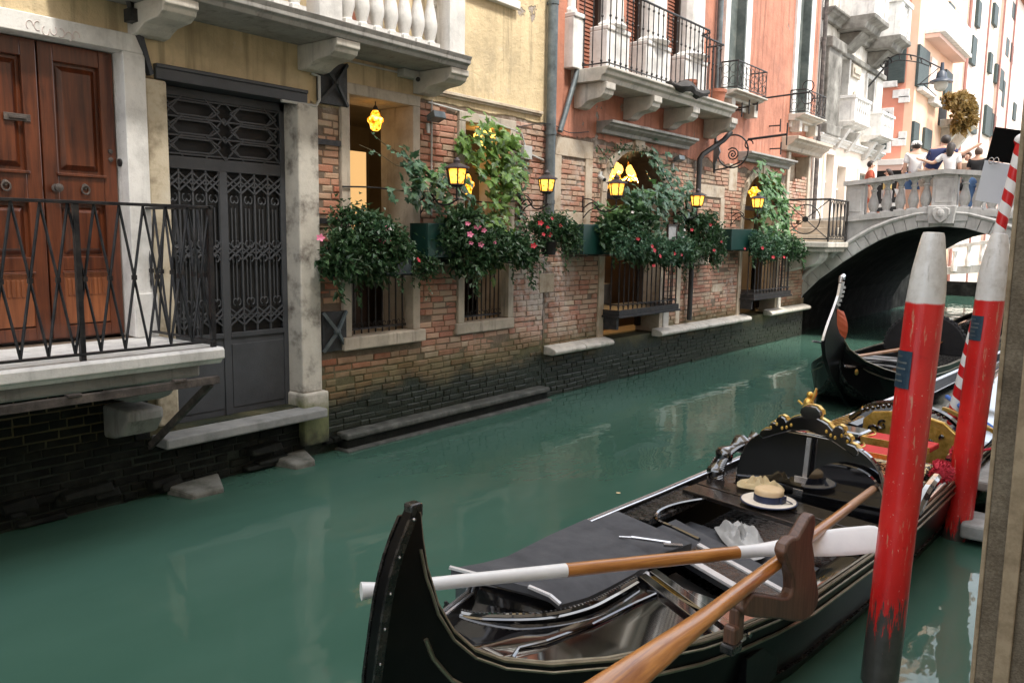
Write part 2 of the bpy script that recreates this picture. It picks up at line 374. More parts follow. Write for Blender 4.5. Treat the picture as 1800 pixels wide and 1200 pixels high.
M['planter_dark'] = plain('slate_planter_trough', [(.014,.026,.032), (.03,.045,.052)], scale=4, rough=.5, bmp=.1)
M['black_pot'] = plain('black_plastic_pot', [(.008,.008,.009), (.016,.016,.017)], rough=.4, bmp=0)
M['gloss_black'] = plain('black_lacquer', [(.0035,.0035,.004), (.007,.007,.008)], scale=3, rough=.05, bmp=.04, bscale=5, coat=1.0, spec=1.0, rvar=.02, bdist=.003, ior=1.6)
M['deck_gloss'] = plain('mirror_black_lacquer', [(.0035,.0035,.004), (.008,.007,.008)], scale=3, rough=.04, bmp=0, bscale=4, coat=.8, spec=1.0, bdist=.002, ior=2.0)
M['worn_black'] = plain('worn_black_paint', [(.005,.005,.005), (.012,.012,.012), (.05,.045,.04)], scale=14, rough=.26, bmp=.15, bscale=40, rvar=.15)
M['hull_black'] = plain('black_hull_paint', [(.003,.003,.0035), (.006,.006,.006)], scale=5, rough=.28, bmp=.06, coat=0, spec=.22)
M['carpet'] = plain('grey_boat_carpet', [(.042,.044,.051), (.066,.069,.078), (.088,.091,.10)], scale=4.5, rough=.95, bmp=.5, bscale=300, bdist=.003)
M['brass'] = plain('dull_brass_strip', [(.20,.18,.13), (.34,.31,.24)], scale=14, rough=.35, bmp=.05, metal=.85)
M['steel'] = plain('polished_steel', [(.45,.45,.46), (.6,.6,.62)], scale=14, rough=.25, bmp=.05, metal=.9)
M['gold'] = plain('gilding', [(.42,.23,.03), (.78,.50,.12), (.85,.62,.22)], scale=16, rough=.3, bmp=.3, bscale=40, metal=.75)
M['red_carpet'] = plain('red_velvet', [(.50,.012,.012), (.62,.03,.025)], scale=8, rough=.75, bmp=.2, bscale=120)
M['pompom'] = plain('red_wool', [(.42,.012,.03), (.62,.05,.08)], scale=30, rough=.95, bmp=1, bscale=70)
M['oar_wood'] = wood('honey_oar_wood', (.20,.058,.010), (.54,.235,.055), axis=1, rough=.3, coat=.4, scale=1.6, knots=1.2)
M['handle_wood'] = wood('bare_handle_wood', (.30,.15,.08), (.46,.27,.16), axis=1, rough=.5)
M['oar_white'] = plain('white_oar_paint', [(.66,.67,.68), (.78,.78,.78)], scale=5, rough=.35, bmp=.05)
M['walnut'] = wood('oiled_walnut', (.030,.013,.008), (.165,.082,.052), axis=2, rough=.45, coat=.1, scale=1.3, knots=2.0)
M['straw'] = plain('straw_weave', [(.62,.44,.24), (.74,.57,.36)], scale=10, rough=.8, bmp=.7, bscale=160, bdist=.003)
M['straw_white'] = plain('pale_straw_brim', [(.68,.60,.50), (.78,.72,.63)], scale=10, rough=.8, bmp=.7, bscale=160, bdist=.003)
M['navy'] = plain('navy_ribbon', [(.010,.016,.045), (.02,.03,.075)], scale=8, rough=.4, bmp=.1)
M['cloth_tan'] = plain('tan_cloth', [(.50,.38,.20), (.64,.53,.33)], scale=12, rough=.9, bmp=.4)
M['cloth_white'] = plain('pale_grey_cloth', [(.36,.36,.36), (.5,.5,.49)], scale=6, rough=.9, bmp=.3)
M['blue_rope'] = plain('blue_rope', [(.03,.10,.38), (.06,.18,.55)], scale=60, rough=.8, bmp=.5)
M['tarp'] = plain('navy_tarpaulin', [(.010,.012,.04), (.02,.024,.065)], scale=3, rough=.5, bmp=.4, bscale=8)
M['sign_black'] = plain('black_board', [(.002,.002,.002), (.004,.004,.004)], rough=.9, bmp=0, spec=.1)
M['sign_grey'] = plain('pale_grey_board', [(.50,.53,.57), (.56,.59,.63)], scale=1.5, rough=.5, bmp=0)
M['label_blue'] = plain('dark_blue_label', [(.010,.03,.055), (.03,.06,.09)], scale=40, rough=.35, bmp=0)
M['ledge'] = plain('weathered_wet_ledge', [(.025,.027,.022),(.075,.078,.068),(.14,.14,.125)], scale=7, rough=.7, bmp=.7, bscale=22)
M['wet_stone'] = plain('wet_shade_dark_stone', [(.003,.0035,.003),(.008,.009,.007),(.02,.023,.017)], scale=6, rough=.7, bmp=.8, bscale=20, spec=.2)  # wet stone; near-black tone also paints shade under landing and ledge
M['step_stone'] = plain('worn_step_stone', [(.16,.165,.16),(.26,.265,.26),(.32,.32,.31)], scale=4, rough=.8, bmp=.4, bscale=25)
M['vault'] = plain('shade_toned_vault_stone', [(.005,.005,.005),(.014,.014,.013),(.032,.032,.03)], scale=3, rough=1, bmp=.6, bscale=9, spec=.08)  # near-black colour puts the shade under the bridge into the stone
# ================================================================== setting: water, banks
def build_setting():
    m = MB(); n = 60
    ys = [-14+ (k/n)**1.6*190 for k in range(n+1)]
    for a, b in zip(ys, ys[1:]): m.quad((-60, a, 0), (60, a, 0), (60, b, 0), (-60, b, 0))
    structure(m.build('canal_water', M['water'], recalc=False))
    m = MB(); m.quad((-200,-60,-1.2), (200,-60,-1.2), (200,300,-1.2), (-200,300,-1.2))
    structure(m.build('canal_bed', M['grey_stone'], recalc=False))
build_setting()

FA = Frame(WALLX, 0, 0)
def lining(mb, a, b, c, d, w, o1, depth=.42, sides='lrtb'):
    mb.frame(a, b, c, d, w, -depth, o1, sides)
def baluster(mb, c, h, r, n=12, neck=.5):
    """classic vase baluster, square foot and cap"""
    x, y, z = c
    mb.box(x-r*.95, x+r*.95, y-r*.95, y+r*.95, z, z+h*.07); mb.box(x-r*.95, x+r*.95, y-r*.95, y+r*.95, z+h*.94, z+h)
    mb.lathe((x, y, z), [(r*.8,h*.07),(r*.62,h*.10),(r*.66,h*.13),(r*.98,h*.26),(r*1.0,h*.33),(r*.82,h*.46),(r*.5,h*.62),(r*.44,h*.72),(r*.62,h*.74),(r*.62,h*.77),(r*.42,h*.79),(r*.46,h*.86),(r*.74,h*.92),(r*.74,h*.94)], n)
def brickwork(name, mat, root, fr, s0, s1, z0, ztop, holes, seed, row=.066, bl=.232, joint=.011):
    """individually laid worn bricks, all in one mesh; ztop(s) = foot of the render; holes = openings left free"""
    rnd = random.Random(seed); m = MB(fr); r = 0; z = z0
    while z < 3.7:
        h = row*rnd.uniform(.93, 1.05); s = s0+(r % 2)*bl*.5-rnd.uniform(0, bl*.3); wav = r*.37
        while s < s1:
            L_ = bl*(rnd.choice((1, 1, .52, .85)))*rnd.uniform(.94, 1.05); a, b = max(s, s0), min(s+L_-joint, s1); c = z+.012*mnoise.noise(Vector((s*1.1, wav, seed))); d = c+h-joint
            s += L_
            for q in holes:
                if q[0] < b and q[1] > a and q[2] < d-.01 and q[3] > c+.01:
                    if a < q[0]-.03: b = q[0]
                    elif b > q[1]+.03: a = q[1]
                    else: b = a
            if b-a < .03 or d > ztop((a+b)/2)+.03*mnoise.noise(Vector((a*3, z*3, 1))): continue
            if rnd.random() < .012: continue
            o = .010+rnd.gauss(0, .0045)+.010*mnoise.noise(Vector((a*.9, z*.9, seed+4.0))); e = lambda: rnd.uniform(-.004, .004); k = rnd.uniform(.005, .010)
            i = m.V((-.02,a,c),(-.02,b,c),(-.02,b,d),(-.02,a,d),(o-.006,a+e(),c+e()),(o-.006,b+e(),c+e()),(o-.006,b+e(),d+e()),(o-.006,a+e(),d+e()),(o+e()*.6,a+k,c+k),(o+e()*.6,b-k,c+k),(o+e()*.6,b-k,d-k),(o+e()*.6,a+k,d-k))
            for t in (0, 4):
                for p in range(4): q = (p+1) % 4; m.f.append((i[t+p], i[t+q], i[t+4+q], i[t+4+p]))
            m.f.append((i[8], i[9], i[10], i[11]))
        z += h; r += 1
    return m.build(name, M[mat], root, recalc=False)
def corbel(mb, s, o1, z0, z1, w):
    """stone bracket: S-curved underside, along local (o,s,z)"""
    h = z1-z0
    prof = [(0, z1), (o1, z1), (o1, z1-h*.28), (o1*.95, z1-h*.34), (o1*.93, z1-h*.5), (o1*.80, z1-h*.66), (o1*.62, z1-h*.70), (o1*.46, z1-h*.74), (o1*.34, z1-h*.86), (o1*.24, z0), (o1*.1, z0-h*.04), (0, z0)]
    mb.prism([(o, s-w/2, z) for o, z in prof], (0, w, 0))

# ------------------------------------------------------------------ yellow house
def yellow_house():
    root = thing('yellow_house', 'yellow rendered house with wooden door, grey iron gate and two tall brick-framed restaurant windows', 'house', FA((0, 4.5, 0)))
    DOOR = (2.03, 3.10, 1.30, 3.40); GATE = (3.45, 4.66, .50, 3.24); W1 = (5.27, 6.11, 1.10, 3.40); W2 = (6.93, 7.73, 1.11, 3.34)
    UPW = (7.03, 7.70, 4.80, 6.5); UD1 = (4.98, 5.62, 3.9, 6.4); UD2 = (3.55, 4.2, 3.9, 6.4)
    ex = lambda h, e=.05: (h[0]-e, h[1]+e, h[2]-e, h[3]+e)
    w = MB(FA); w.wall(-7, 8.49, -1.1, 9.5, [(DOOR[0]-.02,DOOR[1]+.02,DOOR[2]-.02,DOOR[3]+.02), (GATE[0]-.02,GATE[1]+.02,GATE[2],GATE[3]+.02), ex(W1), ex(W2), UPW, UD1, UD2, (-2.2,-1.2,4.9,6.6), (.3,1.2,4.9,6.6)], .45)
    w.quad((-9, -7, -1), (-9, 8.49, -1), (-9, 8.49, 9.5), (-9, -7, 9.5)); w.quad((-9,-7,9.5), (0,-7,9.5), (0,8.49,9.5), (-9,8.49,9.5)); w.quad((0,-7,-1.1), (-9,-7,-1.1), (-9,-7,9.5), (0,-7,9.5))
    wall = w.build('wall', M['front_y'], root, recalc=False)
    brickwork('brickwork', 'brick_y', wall, FA, 4.885, 8.48, .18, lambda s: 3.26 if s < 6.2 else 3.50, [(4.8, 5.19, .95, 1.4), (4.85,5.27,3.2,3.7), (W1[0]-.12, W1[1]+.12, W1[2]-.16, 3.6), (W2[0]-.11, W2[1]+.11, W2[2]-.14, W2[3]+.11), (4.8,4.95,0,.62)], 3)
    brickwork('brickwork', 'wet_stone', wall, FA, 1.2, 4.7, -.05, lambda s: 1.1 if s < 3.26 else .40, [(1.2,3.3,1.0,2),(3.2,4.8,.40,1)], 4)
    # rooms behind the openings
    def room(s0, s1, z0, z1, depth, mat, o0=-.45, name='room'):
        r = MB(FA); a = o0; b = o0-depth
        r.quad((b,s0,z0),(b,s1,z0),(b,s1,z1),(b,s0,z1)); r.quad((a,s0,z0),(b,s0,z0),(b,s0,z1),(a,s0,z1)); r.quad((a,s1,z0),(b,s1,z0),(b,s1,z1),(a,s1,z1))
        r.quad((a,s0,z0),(a,s1,z0),(b,s1,z0),(b,s0,z0)); r.quad((a,s0,z1),(a,s1,z1),(b,s1,z1),(b,s0,z1))
        return r.build(name, mat, root, recalc=False)
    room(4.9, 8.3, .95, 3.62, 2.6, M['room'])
    r = MB(FA); r.box(-1.0, -.8, 4.95, 8.25, .96, 1.95); r.box(-1.0,-.75,4.95,8.25,1.95,2.0); r.build('room_shade_panel', M['room_dark'], root)  # dark panel added to keep the lower part of the room dark
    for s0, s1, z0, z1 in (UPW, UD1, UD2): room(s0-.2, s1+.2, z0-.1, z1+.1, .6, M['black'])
    # ---- wooden door
    d = MB(FA); cs = 2.565
    d.box(-.2, -.13, DOOR[0], DOOR[1], DOOR[2], DOOR[3]); dp = d.build('door', M['door_wood'], root)
    for k, (a, b) in enumerate(((DOOR[0]+.01, cs-.006), (cs+.006, DOOR[1]-.01))):
        q = MB(FA)
        q.box(-.13, -.09, a, a+.10, 1.31, 3.39); q.box(-.13, -.09, b-.10, b, 1.31, 3.39); q.box(-.13, -.0903, a+.1, b-.1, 3.27, 3.39); q.box(-.13, -.0903, a+.1, b-.1, 2.28, 2.50); q.box(-.13, -.0903, a+.1, b-.1, 1.31, 1.40)
        q.box(-.13, -.0903, a+.1, b-.1, 1.80, 1.90)
        for z0, z1 in ((2.50, 3.27), (1.90, 2.28)):     # raised fielded panels with mouldings
            x0, x1 = a+.1, b-.1
            q.hexa([(-.13,x0+.02,z0+.02),(-.13,x1-.02,z0+.02),(-.13,x1-.02,z1-.02),(-.13,x0+.02,z1-.02),(-.102,x0+.06,z0+.06),(-.102,x1-.06,z0+.06),(-.102,x1-.06,z1-.06),(-.102,x0+.06,z1-.06)])
        q.box(-.09, -.07, a+.085, b-.085, 2.475, 2.50); q.box(-.09, -.075, a+.085, b-.085, 1.785, 1.80)
        leaf = q.build('door_leaf', M['door_wood'], dp, bevel=.006)
    for a, b in ((DOOR[0]+.11, cs-.106), (cs+.106, DOOR[1]-.11)):
        q = MB(FA); q.box(-.125, -.098, a, b, 1.41, 1.785)
        for k in range(9): q.box(-.098, -.09, a+.02+k*(b-a-.04)/9, a+.04+k*(b-a-.04)/9, 1.62, 1.74)
        q.build('kick_panel', M['door_light'], dp, bevel=.004)
    q = MB(FA)
    q.lathe((-.09, cs+.075, 2.39), [(.028,0),(.03,.01),(.012,.015),(.012,.04),(.03,.05),(.028,.07),(.0,.078)], 12, axis=FA.n)
    q.build('handle', M['rust'], dp, smooth=True)
    for s in (cs+.28, cs-.25):
        q = MB(FA); q.lathe((-.09, s, 2.41), [(.022,0),(.02,.012),(0,.016)], 10, axis=FA.n)
        q.tube([(-.075, s+.028*math.sin(a), 2.385-.03*math.cos(a)+.0) for a in [k*2*PI/14 for k in range(15)]], .007, 6)
        q.build('knocker', M['rust'], dp, smooth=True)
    q = MB(FA)
    for z in (2.62, 2.68): q.lathe((-.09, DOOR[1]-.055, z), [(.018,0),(.016,.012),(.006,.014)], 10, axis=FA.n)
    q.build('lock', M['rust'], dp, smooth=True)
    q = MB(FA); q.box(-.09, -.08, 2.33, 2.50, 2.83, 2.88); q.box(-.08, -.072, 2.36, 2.47, 2.845, 2.865); q.build('letter_slot', M['rust'], dp, bevel=.003)
    q = MB(FA); q.box(-.40, .06, DOOR[1], DOOR[1]+.165, 1.29, DOOR[3]); q.box(-.40, .063, DOOR[0]-.17, DOOR[1]+.165, DOOR[3], DOOR[3]+.13); q.box(-.40, .06, DOOR[0]-.165, DOOR[0], 1.29, DOOR[3]); q.box(-.12,.075, DOOR[1]+.006, DOOR[1]+.18, 1.285, 1.62)
    q.build('door_surround', M['white_clean'], root, bevel=.006)
    q = MB(FA); q.lathe((.01-.06, DOOR[1]-.001, 2.60), [(.03,0),(.03,.012),(.02,.014)], 12, axis=-FA.s); q.build('doorbell', M['iron'], root)
    # ---- iron gate
    g = MB(FA); a, b = GATE[0], GATE[1]; cg = 4.02
    g.box(-.2, -.16, a, b, .50, 1.22); g.box(-.19, -.155, a, b, 2.60, 2.70); g.box(-.19, -.15, a, a+.05, .5, 3.24); g.box(-.19, -.15, b-.05, b, .5, 3.24); g.box(-.19, -.147, cg-.035, cg+.035, .5, 2.6); g.box(-.19,-.15, a, b, 3.17, 3.24)
    g.box(-.157, -.145, cg+.035, b-.05, 1.18, 1.225); g.box(-.157, -.145, a+.05, cg-.035, 1.18, 1.225)
    for x0, x1 in ((a+.06, cg-.045), (cg+.045, b-.06)): g.box(-.165, -.152, x0, x1, .56, 1.12)
    gate = g.build('gate', M['gate_paint'], root, bevel=.004)
    g = MB(FA); g.box(-.24, -.2, a, b, 1.2, 3.24); g.build('backing_sheet', M['black'], gate)
    def xb(mb, s0, z0, s1, z1, o=-.155, w=.013): mb.bar((o, s0, z0), (o, s1, z1), w, w, up=FA.n)
    for x0, x1 in ((a+.05, cg-.035), (cg+.035, b-.05)):
        l = MB(FA); n = 4; p = (x1-x0)/n
        for k in range(n+1): xb(l, x0+k*p, 1.22, x0+k*p, 2.6, o=-.16, w=.016)
        for k in range(n):
            c = x0+(k+.5)*p; xb(l, c-.018, 1.5, c-.018, 2.3, o=-.168, w=.010); xb(l, c+.018, 1.5, c+.018, 2.3, o=-.168, w=.010)
            for zc in (2.50, 1.93, 1.36):
                for dz in (0, .05): xb(l, c-p*.5, zc-.075+dz, c+p*.5, zc+.03+dz, o=-.153-dz*.05); xb(l, c+p*.5, zc-.075+dz, c-p*.5, zc+.03+dz, o=-.159-dz*.05)
            for zc, sg in ((2.40, -1), (1.84, 1), (2.02, -1), (1.46, 1)):
                for e in (-1, 1): l.tube([(-.15, c+e*(.018+.02*math.sin(t)), zc+sg*.03*(1-math.cos(t))) for t in [j*PI*1.4/8 for j in range(9)]], .006, 5)
        l.build('lattice', M['gate_paint'], gate)
    l = MB(FA); n = 3; wz = (3.16-2.72)/3; x0, x1 = a+.05, b-.05; hw = (x1-x0)
    for r_ in range(4): xb(l, x0, 2.72+r_*wz, x1, 2.72+r_*wz, o=-.158)
    for r_ in range(3):
        z0 = 2.72+r_*wz; z1 = z0+wz; zm = (z0+z1)/2
        for c0, c1 in ((x0+.02, (x0+x1)/2-.03), ((x0+x1)/2+.03, x1-.02)):
            t = .10
            P = [(c0+.02, zm), (c0+t, z1-.02), (c1-t, z1-.02), (c1-.02, zm), (c1-t, z0+.02), (c0+t, z0+.02)]
            for (s0, q0), (s1, q1) in zip(P, P[1:]+P[:1]): xb(l, s0, q0, s1, q1, o=-.150)
            xb(l, c0-.03, zm-.10, c0+t+.05, z1+.02, o=-.154); xb(l, c0-.03, zm+.10, c0+t+.05, z0-.02, o=-.162); xb(l, c1+.03, zm-.10, c1-t-.05, z1+.02, o=-.154); xb(l, c1+.03, zm+.10, c1-t-.05, z0-.02, o=-.162)
    l.build('transom_lattice', M['gate_paint'], gate)
    g = MB(FA); g.box(-.45, .23, 3.22, 4.80, .405, .49); g.build('threshold', M['step_stone'], root, bevel=.015)
    g = MB(FA); g.box(-.2, .035, 3.36, 4.78, 3.245, 3.345); g.box(-.2, .05, 3.36, 4.78, 3.33, 3.36); g.build('gate_lintel', M['gate_paint'], root, bevel=.006)
    g = MB(FA); g.box(-.3, .03, 3.27, 3.45, .55, 3.24); g.build('left_pilaster', M['peel_y'], root, bevel=.02).name = 'pilaster'
    g = MB(FA); g.box(-.4, .05, 4.66, 4.885, .62, 3.24); g.build('pilaster', M['peel'], root, bevel=.015)
    g = MB(FA); g.box(-.3, .09, 4.64, 4.93, .12, .62); g.build('plinth', M['istria'], root, bevel=.02)
    # ---- anchor plates, straps
    for s0, s1, z0, z1 in ((4.90, 5.19, .98, 1.36), (4.905, 5.235, 3.27, 3.66)):
        g = MB(FA); g.box(.0, .045, s0, s1, z0, z1); pl = g.build('anchor_plate', M['plate'], root, bevel=.004)
        g = MB(FA); cx, cz = (s0+s1)/2, (z0+z1)/2
        for ex_, ez in ((-1,-1),(1,-1),(1,1),(-1,1)): g.bar((.09, cx, cz), (.05, cx+ex_*(s1-s0)/2.05, cz+ez*(z1-z0)/2.05), .022, .03)
        g.lathe((.06, cx, cz), [(.03,0),(.03,.04),(.015,.05)], 10, axis=FA.n); g.build('anchor_cross', M['plate'] if z0 > 2 else M['zinc'], pl)
    g = MB(FA)
    for z in (2.21, 2.93): g.box(.0, .03, 4.80, 5.27, z-.025, z+.025)
    g.build('iron_strap', M['iron'], root)
    # ---- restaurant windows
    for k, (a, b, c, d_) in enumerate((W1, W2)):
        f = MB(FA); lining(f, a, b, c, d_, .105, .035, .45, 'lrt'); wf = f.build('window', M['tan_stone'], root, bevel=.008)
        f = MB(FA); f.box(-.45, .09 if k == 0 else .045, a-.14, b+.14 if k == 0 else b+.12, c-.13, c); f.build('sill', M['tan_stone'], wf, bevel=.015)
        gmb = MB(FA); n = 9 if k == 0 else 10
        for i in range(n):
            s = a+.04+(b-a-.08)*i/(n-1); gmb.tube([(-.09, s, c), (-.09, s, c+.86)], .009, 6)
        gmb.bar((-.09, a, c+.86), (-.09, b, c+.86), .03, .02); gmb.bar((-.09, a, c+.05), (-.09, b, c+.05), .03, .02)
        for i in range(12):
            s = a+.05+(b-a-.1)*i/11; gmb.tube([(-.07, s+.022*math.cos(t), c+.085+.026*math.sin(t)) for t in [j*PI*1.5/8 for j in range(9)]], .005, 4)
        gmb.build('grille', M['iron'], wf)
        f = MB(FA)          # opened casements inside
        s = a+ (b-a)*(.27 if k == 0 else .22); f.box(-1.05, -.50, s, s+.05, c+.75, d_-.1); f.box(-.9,-.86, s-.16, s+.0, c+.7, d_-.05)
        f.build('casement', M['room_dark'], wf)
        f = MB(FA); f.box(-1.5, -.7, a+.05, b-.15, c-.1, c+.62); f.build('table_seen_inside', M['table'], root)
    f = MB(FA); f.box(-1.9,-1.86, 6.83, 7.17, 1.9, 3.12); f.build('lit_panel', M['lamp_panel'], root)
    # ---- moulding over the brickwork
    f = MB(FA); f.box(0, .05, 6.27, 8.36, 3.585, 3.62); f.box(0, .03, 6.27, 8.36, 3.56, 3.585); f.build('string_course', M['cream_plaster'], root, bevel=.006)
    # ---- balcony
    OB = .60
    b = MB(FA); prof = [(0, 3.74), (OB-.06, 3.74), (OB-.045, 3.775), (OB-.01, 3.79), (OB-.01, 3.82), (OB+.01, 3.86), (0, 3.86)]
    b.prism([(o, 2.6, z) for o, z in prof], (0, 3.77, 0)); bal = b.build('balcony', M['grey_stone'], root, bevel=.006)
    for s in (3.30, 4.83, 6.27):
        c = MB(FA); corbel(c, s, OB-.06, 3.53, 3.738, .26); c.build('corbel', M['istria'], bal, bevel=.008)
    px_piers = [(6.19, .22), (4.62, .24), (3.05, .22)]
    for s, wd in px_piers:
        c = MB(FA); c.box(OB-.21, OB-.03, s-wd/2, s+wd/2, 3.863, 4.62); c.build('pier', M['white_clean'], bal, bevel=.008)
    proto = None
    spots = [(OB-.12, s) for s in [4.86+.172*k for k in range(7)]+[3.28+.172*k for k in range(7)]]+[(OB-.36, 6.22)]
    c = MB(); baluster(c, (0,0,0), .66, .072); bp = c.build('baluster', M['white_clean'], None, smooth=35)
    for i, (o, s) in enumerate(spots):
        q = bp if i == 0 else bp.copy()
        if i: COL.objects.link(q)
        q.parent = bal; q.location = FA((o, s, 3.865))-root.location
    c = MB(FA); c.box(OB-.23, OB-.01, 2.9, 6.31, 4.62, 4.72); c.box(0, OB-.23, 6.11, 6.31, 4.62, 4.72); c.build('handrail', M['white_clean'], bal, bevel=.01)
    # upper openings
    for (a, b_, c_, d_), mt in ((UD1, M['shutter_brown']), (UD2, M['shutter_brown'])):
        f = MB(FA); f.frame(a+.012, b_-.012, c_, d_-.012, .1, -.19, .03, 'lrt'); f.build('window_frame', M['white_stone'], root, bevel=.006)
        f = MB(FA); f.box(-.2, -.15, a, b_, c_, d_); f.build('shutter', mt, root)
    f = MB(FA); f.box(-.3, .07, UPW[0]-.1, UPW[1]+.14, UPW[2]-.09, UPW[2]); f.box(-.3,.03,UPW[1],UPW[1]+.13,UPW[2],6.5); f.build('window_sill', M['white_clean'], root, bevel=.008)
    for k in range(3):
        f = MB(FA); wd = (UPW[1]-UPW[0])/3; f.box(-.12, -.08, UPW[0]+k*wd+.003, UPW[0]+(k+1)*wd-.003, UPW[2], UPW[3]); f.build('shutter', M['shutter_bright'], root)
    for a, b_ in ((-2.2,-1.2), (.3, 1.2)):
        f = MB(FA); f.box(-.2, -.15, a, b_, 4.9, 6.6); f.box(.0, .05, a-.5, a-.02, 4.9, 6.6); f.box(.0, .05, b_+.02, b_+.5, 4.9, 6.6); f.build('shutter', M['shutter_green'], root)
    # ---- foot of the wall
    f = MB(FA); f.box(-.1, .17, 5.08, 8.46, .11, .175); f.build('base_ledge', M['ledge'], root, bevel=.02); f = MB(FA); f.box(-.1, .13, 5.1, 8.46, -.3, .107); f.build('ledge_foot', M['wet_stone'], root, bevel=.01); f = MB(FA); f.box(-.1, .20, 5.06, 8.46, -.3, .022); f.build('foot_course', M['ledge'], root, bevel=.012)
    rnd = random.Random(3)
    for k in range(16):
        s = rnd.uniform(2.0, 5.0); z = rnd.uniform(.0, .16); l = rnd.uniform(.12, .4); f = MB(FA); o1 = rnd.uniform(.03, .13); h = rnd.uniform(.04, .1)
        f.hexa([(-.05,s,z),(o1,s+.02,z+.01),(o1*.8,s+l,z),(-.05,s+l,z),(-.05,s,z+h),(o1*.9,s+.01,z+h*.8),(o1*.7,s+l-.03,z+h),(-.05,s+l,z+h)]); f.build('footing_stone', M['wet_stone'], root, bevel=.015)
    f = MB(FA); f.tube([(.02, 4.84, 3.52), (.05, 4.90, 3.50), (.05, 4.90, 3.29), (.05, 4.86, 3.235), (.03, 4.7, 3.235), (.03, 4.5, 3.235)], .014, 8); f.tube([(.02,4.9,3.70), (.02,5.95,3.70)], .010, 6); f.tube([(.02, 6.35, 3.47), (.03, 7.2, 3.42), (.03, 7.95, 3.32), (.03, 8.05, 3.12)], .010, 6); f.tube([(.03, 8.06, 3.10), (.03, 8.4, 3.04)], .013, 6)
    f.tube([(.02, 6.40, 3.5), (.02, 6.40, 2.3)], .010, 6)
    f.build('conduit', M['pvc'], root)
    f = MB(FA); f.box(0, .06, 7.97, 8.13, 3.02, 3.18); f.build('junction_box', M['pvc'], root, bevel=.006)
    f = MB(FA); f.box(0, .10, 5.92, 6.14, 3.66, 3.735); f.build('conduit_box', M['pvc'], root, bevel=.006)
    f = MB(FA); a = FA.px(222, -20, .12); b = FA.px(264, 132, .02); f.bar((.12,)+a, (.02,)+b, .035, .05); c = FA.px(232, 30, .1); f.box(.06, .16, c[0]-.04, c[0]+.04, c[1]-.04, c[1]+.05); f.build('iron_strut', M['iron'], root)
    f = MB(FA); s0, z0 = FA.px(52, 44, .065)
    for k in range(7):
        q = s0+k*.05; f.tube([(.064, q+.022*math.cos(t), z0+.03*math.sin(t)-.004*k+.01*math.sin(k*2.3)) for t in [k+j*4.2/9 for j in range(10)]], .0035, 4)
    f.build('faded_scribble', M['scribble'], root)
    return root
M['scribble'] = plain('faded_red_scribble', [(.57,.48,.45),(.62,.54,.51)], rough=.9, bmp=0)
yellow_house()

# ------------------------------------------------------------------ iron-railed landing before the wooden door
def canal_landing():
    root = thing('canal_landing', 'stone landing with diamond-pattern iron railing before the varnished wooden door', 'landing', FA((0, 1.5, 1.2)))
    o1 = .95; s1 = 3.29
    m = MB(FA); m.prism([(0,-3,1.16),(o1-.05,-3,1.16),(o1-.03,-3,1.19),(o1,-3,1.20),(o1,-3,1.262),(o1-.015,-3,1.28),(0,-3,1.28)], (0, s1+3, 0)); m.build('slab', M['white_clean'], root, bevel=.008)
    m = MB(FA); m.box(0, o1-.16, -3, s1-.1, 1.06, 1.157); m.build('under_slab', M['grey_stone'], root, bevel=.02)
    for s in (3.0, 1.45, -.1):
        c = MB(FA); c.prism([(0,s-.15,1.058),(.60,s-.15,1.058),(.60,s-.15,.98),(.52,s-.15,.90),(.40,s-.15,.86),(0,s-.15,.84)], (0,.27,0)); c.prism([(0,s-.16,.80),(.40,s-.16,.80),(.40,s-.16,.72),(.30,s-.16,.60),(.12,s-.16,.55),(0,s-.16,.54)], (0,.28,0)); c.build('corbel', M['grey_stone'], root, bevel=.03)
    m = MB(FA); m.box(.895, .94, -3, 3.25, 1.02, 1.075)
    for s in (2.9, 2.2, 1.5): m.box(.90, .95, s, s+.09, 1.07, 1.088)
    m.build('iron_beam', M['rust'], root, bevel=.004)
    for s in (3.2, 1.6, 0):
        m = MB(FA); m.bar((.90, s, 1.02), (.0, s, .40), .03, .05); m.build('brace', M['rust'], root)
    oR = o1-.06
    m = MB(FA); m.box(oR-.022, oR+.022, -3, s1-.05, 2.255, 2.275); m.box(0, oR+.022, s1-.075, s1-.03, 2.256, 2.276)
    m.box(oR-.02, oR+.02, -3, s1-.05, 1.315, 1.33); m.box(0, oR, s1-.07, s1-.035, 1.316, 1.331)
    rail = m.build('railing', M['rail_iron'], root, bevel=.003)
    def lat(o, s): return (o, s, 0)
    p = .158; n = 40; z0, z1 = 1.33, 2.255
    def dia(P, Q):
        g = MB(FA); g.bar((P[0], P[1], z0), (Q[0], Q[1], z1), .013, .013, up=(.3,.2,0)); g.bar((Q[0]-.001, Q[1], z0), (P[0]-.001, P[1], z1), .012, .012, up=(.3,.2,0))
        c = ((P[0]+Q[0])/2, (P[1]+Q[1])/2); zm = (z0+z1)/2; g.box(c[0]-.013, c[0]+.013, c[1]-.013, c[1]+.013, zm-.016, zm+.016); return g
    for k in range(24):
        s = s1-.055-k*p; dia((oR, s-p), (oR, s)).build('diamond_bars', M['rail_iron'], rail)
    for k in range(6): dia((oR-k*.148, s1-.053), (oR-(k+1)*.148, s1-.053)).build('diamond_bars', M['rail_iron'], rail)
    for s in (s1-.053, 2.33, 1.15):
        g = MB(FA); g.box(oR-.016, oR+.016, s-.016, s+.016, 1.26, 2.256); g.build('post', M['rail_iron'], rail)
canal_landing()
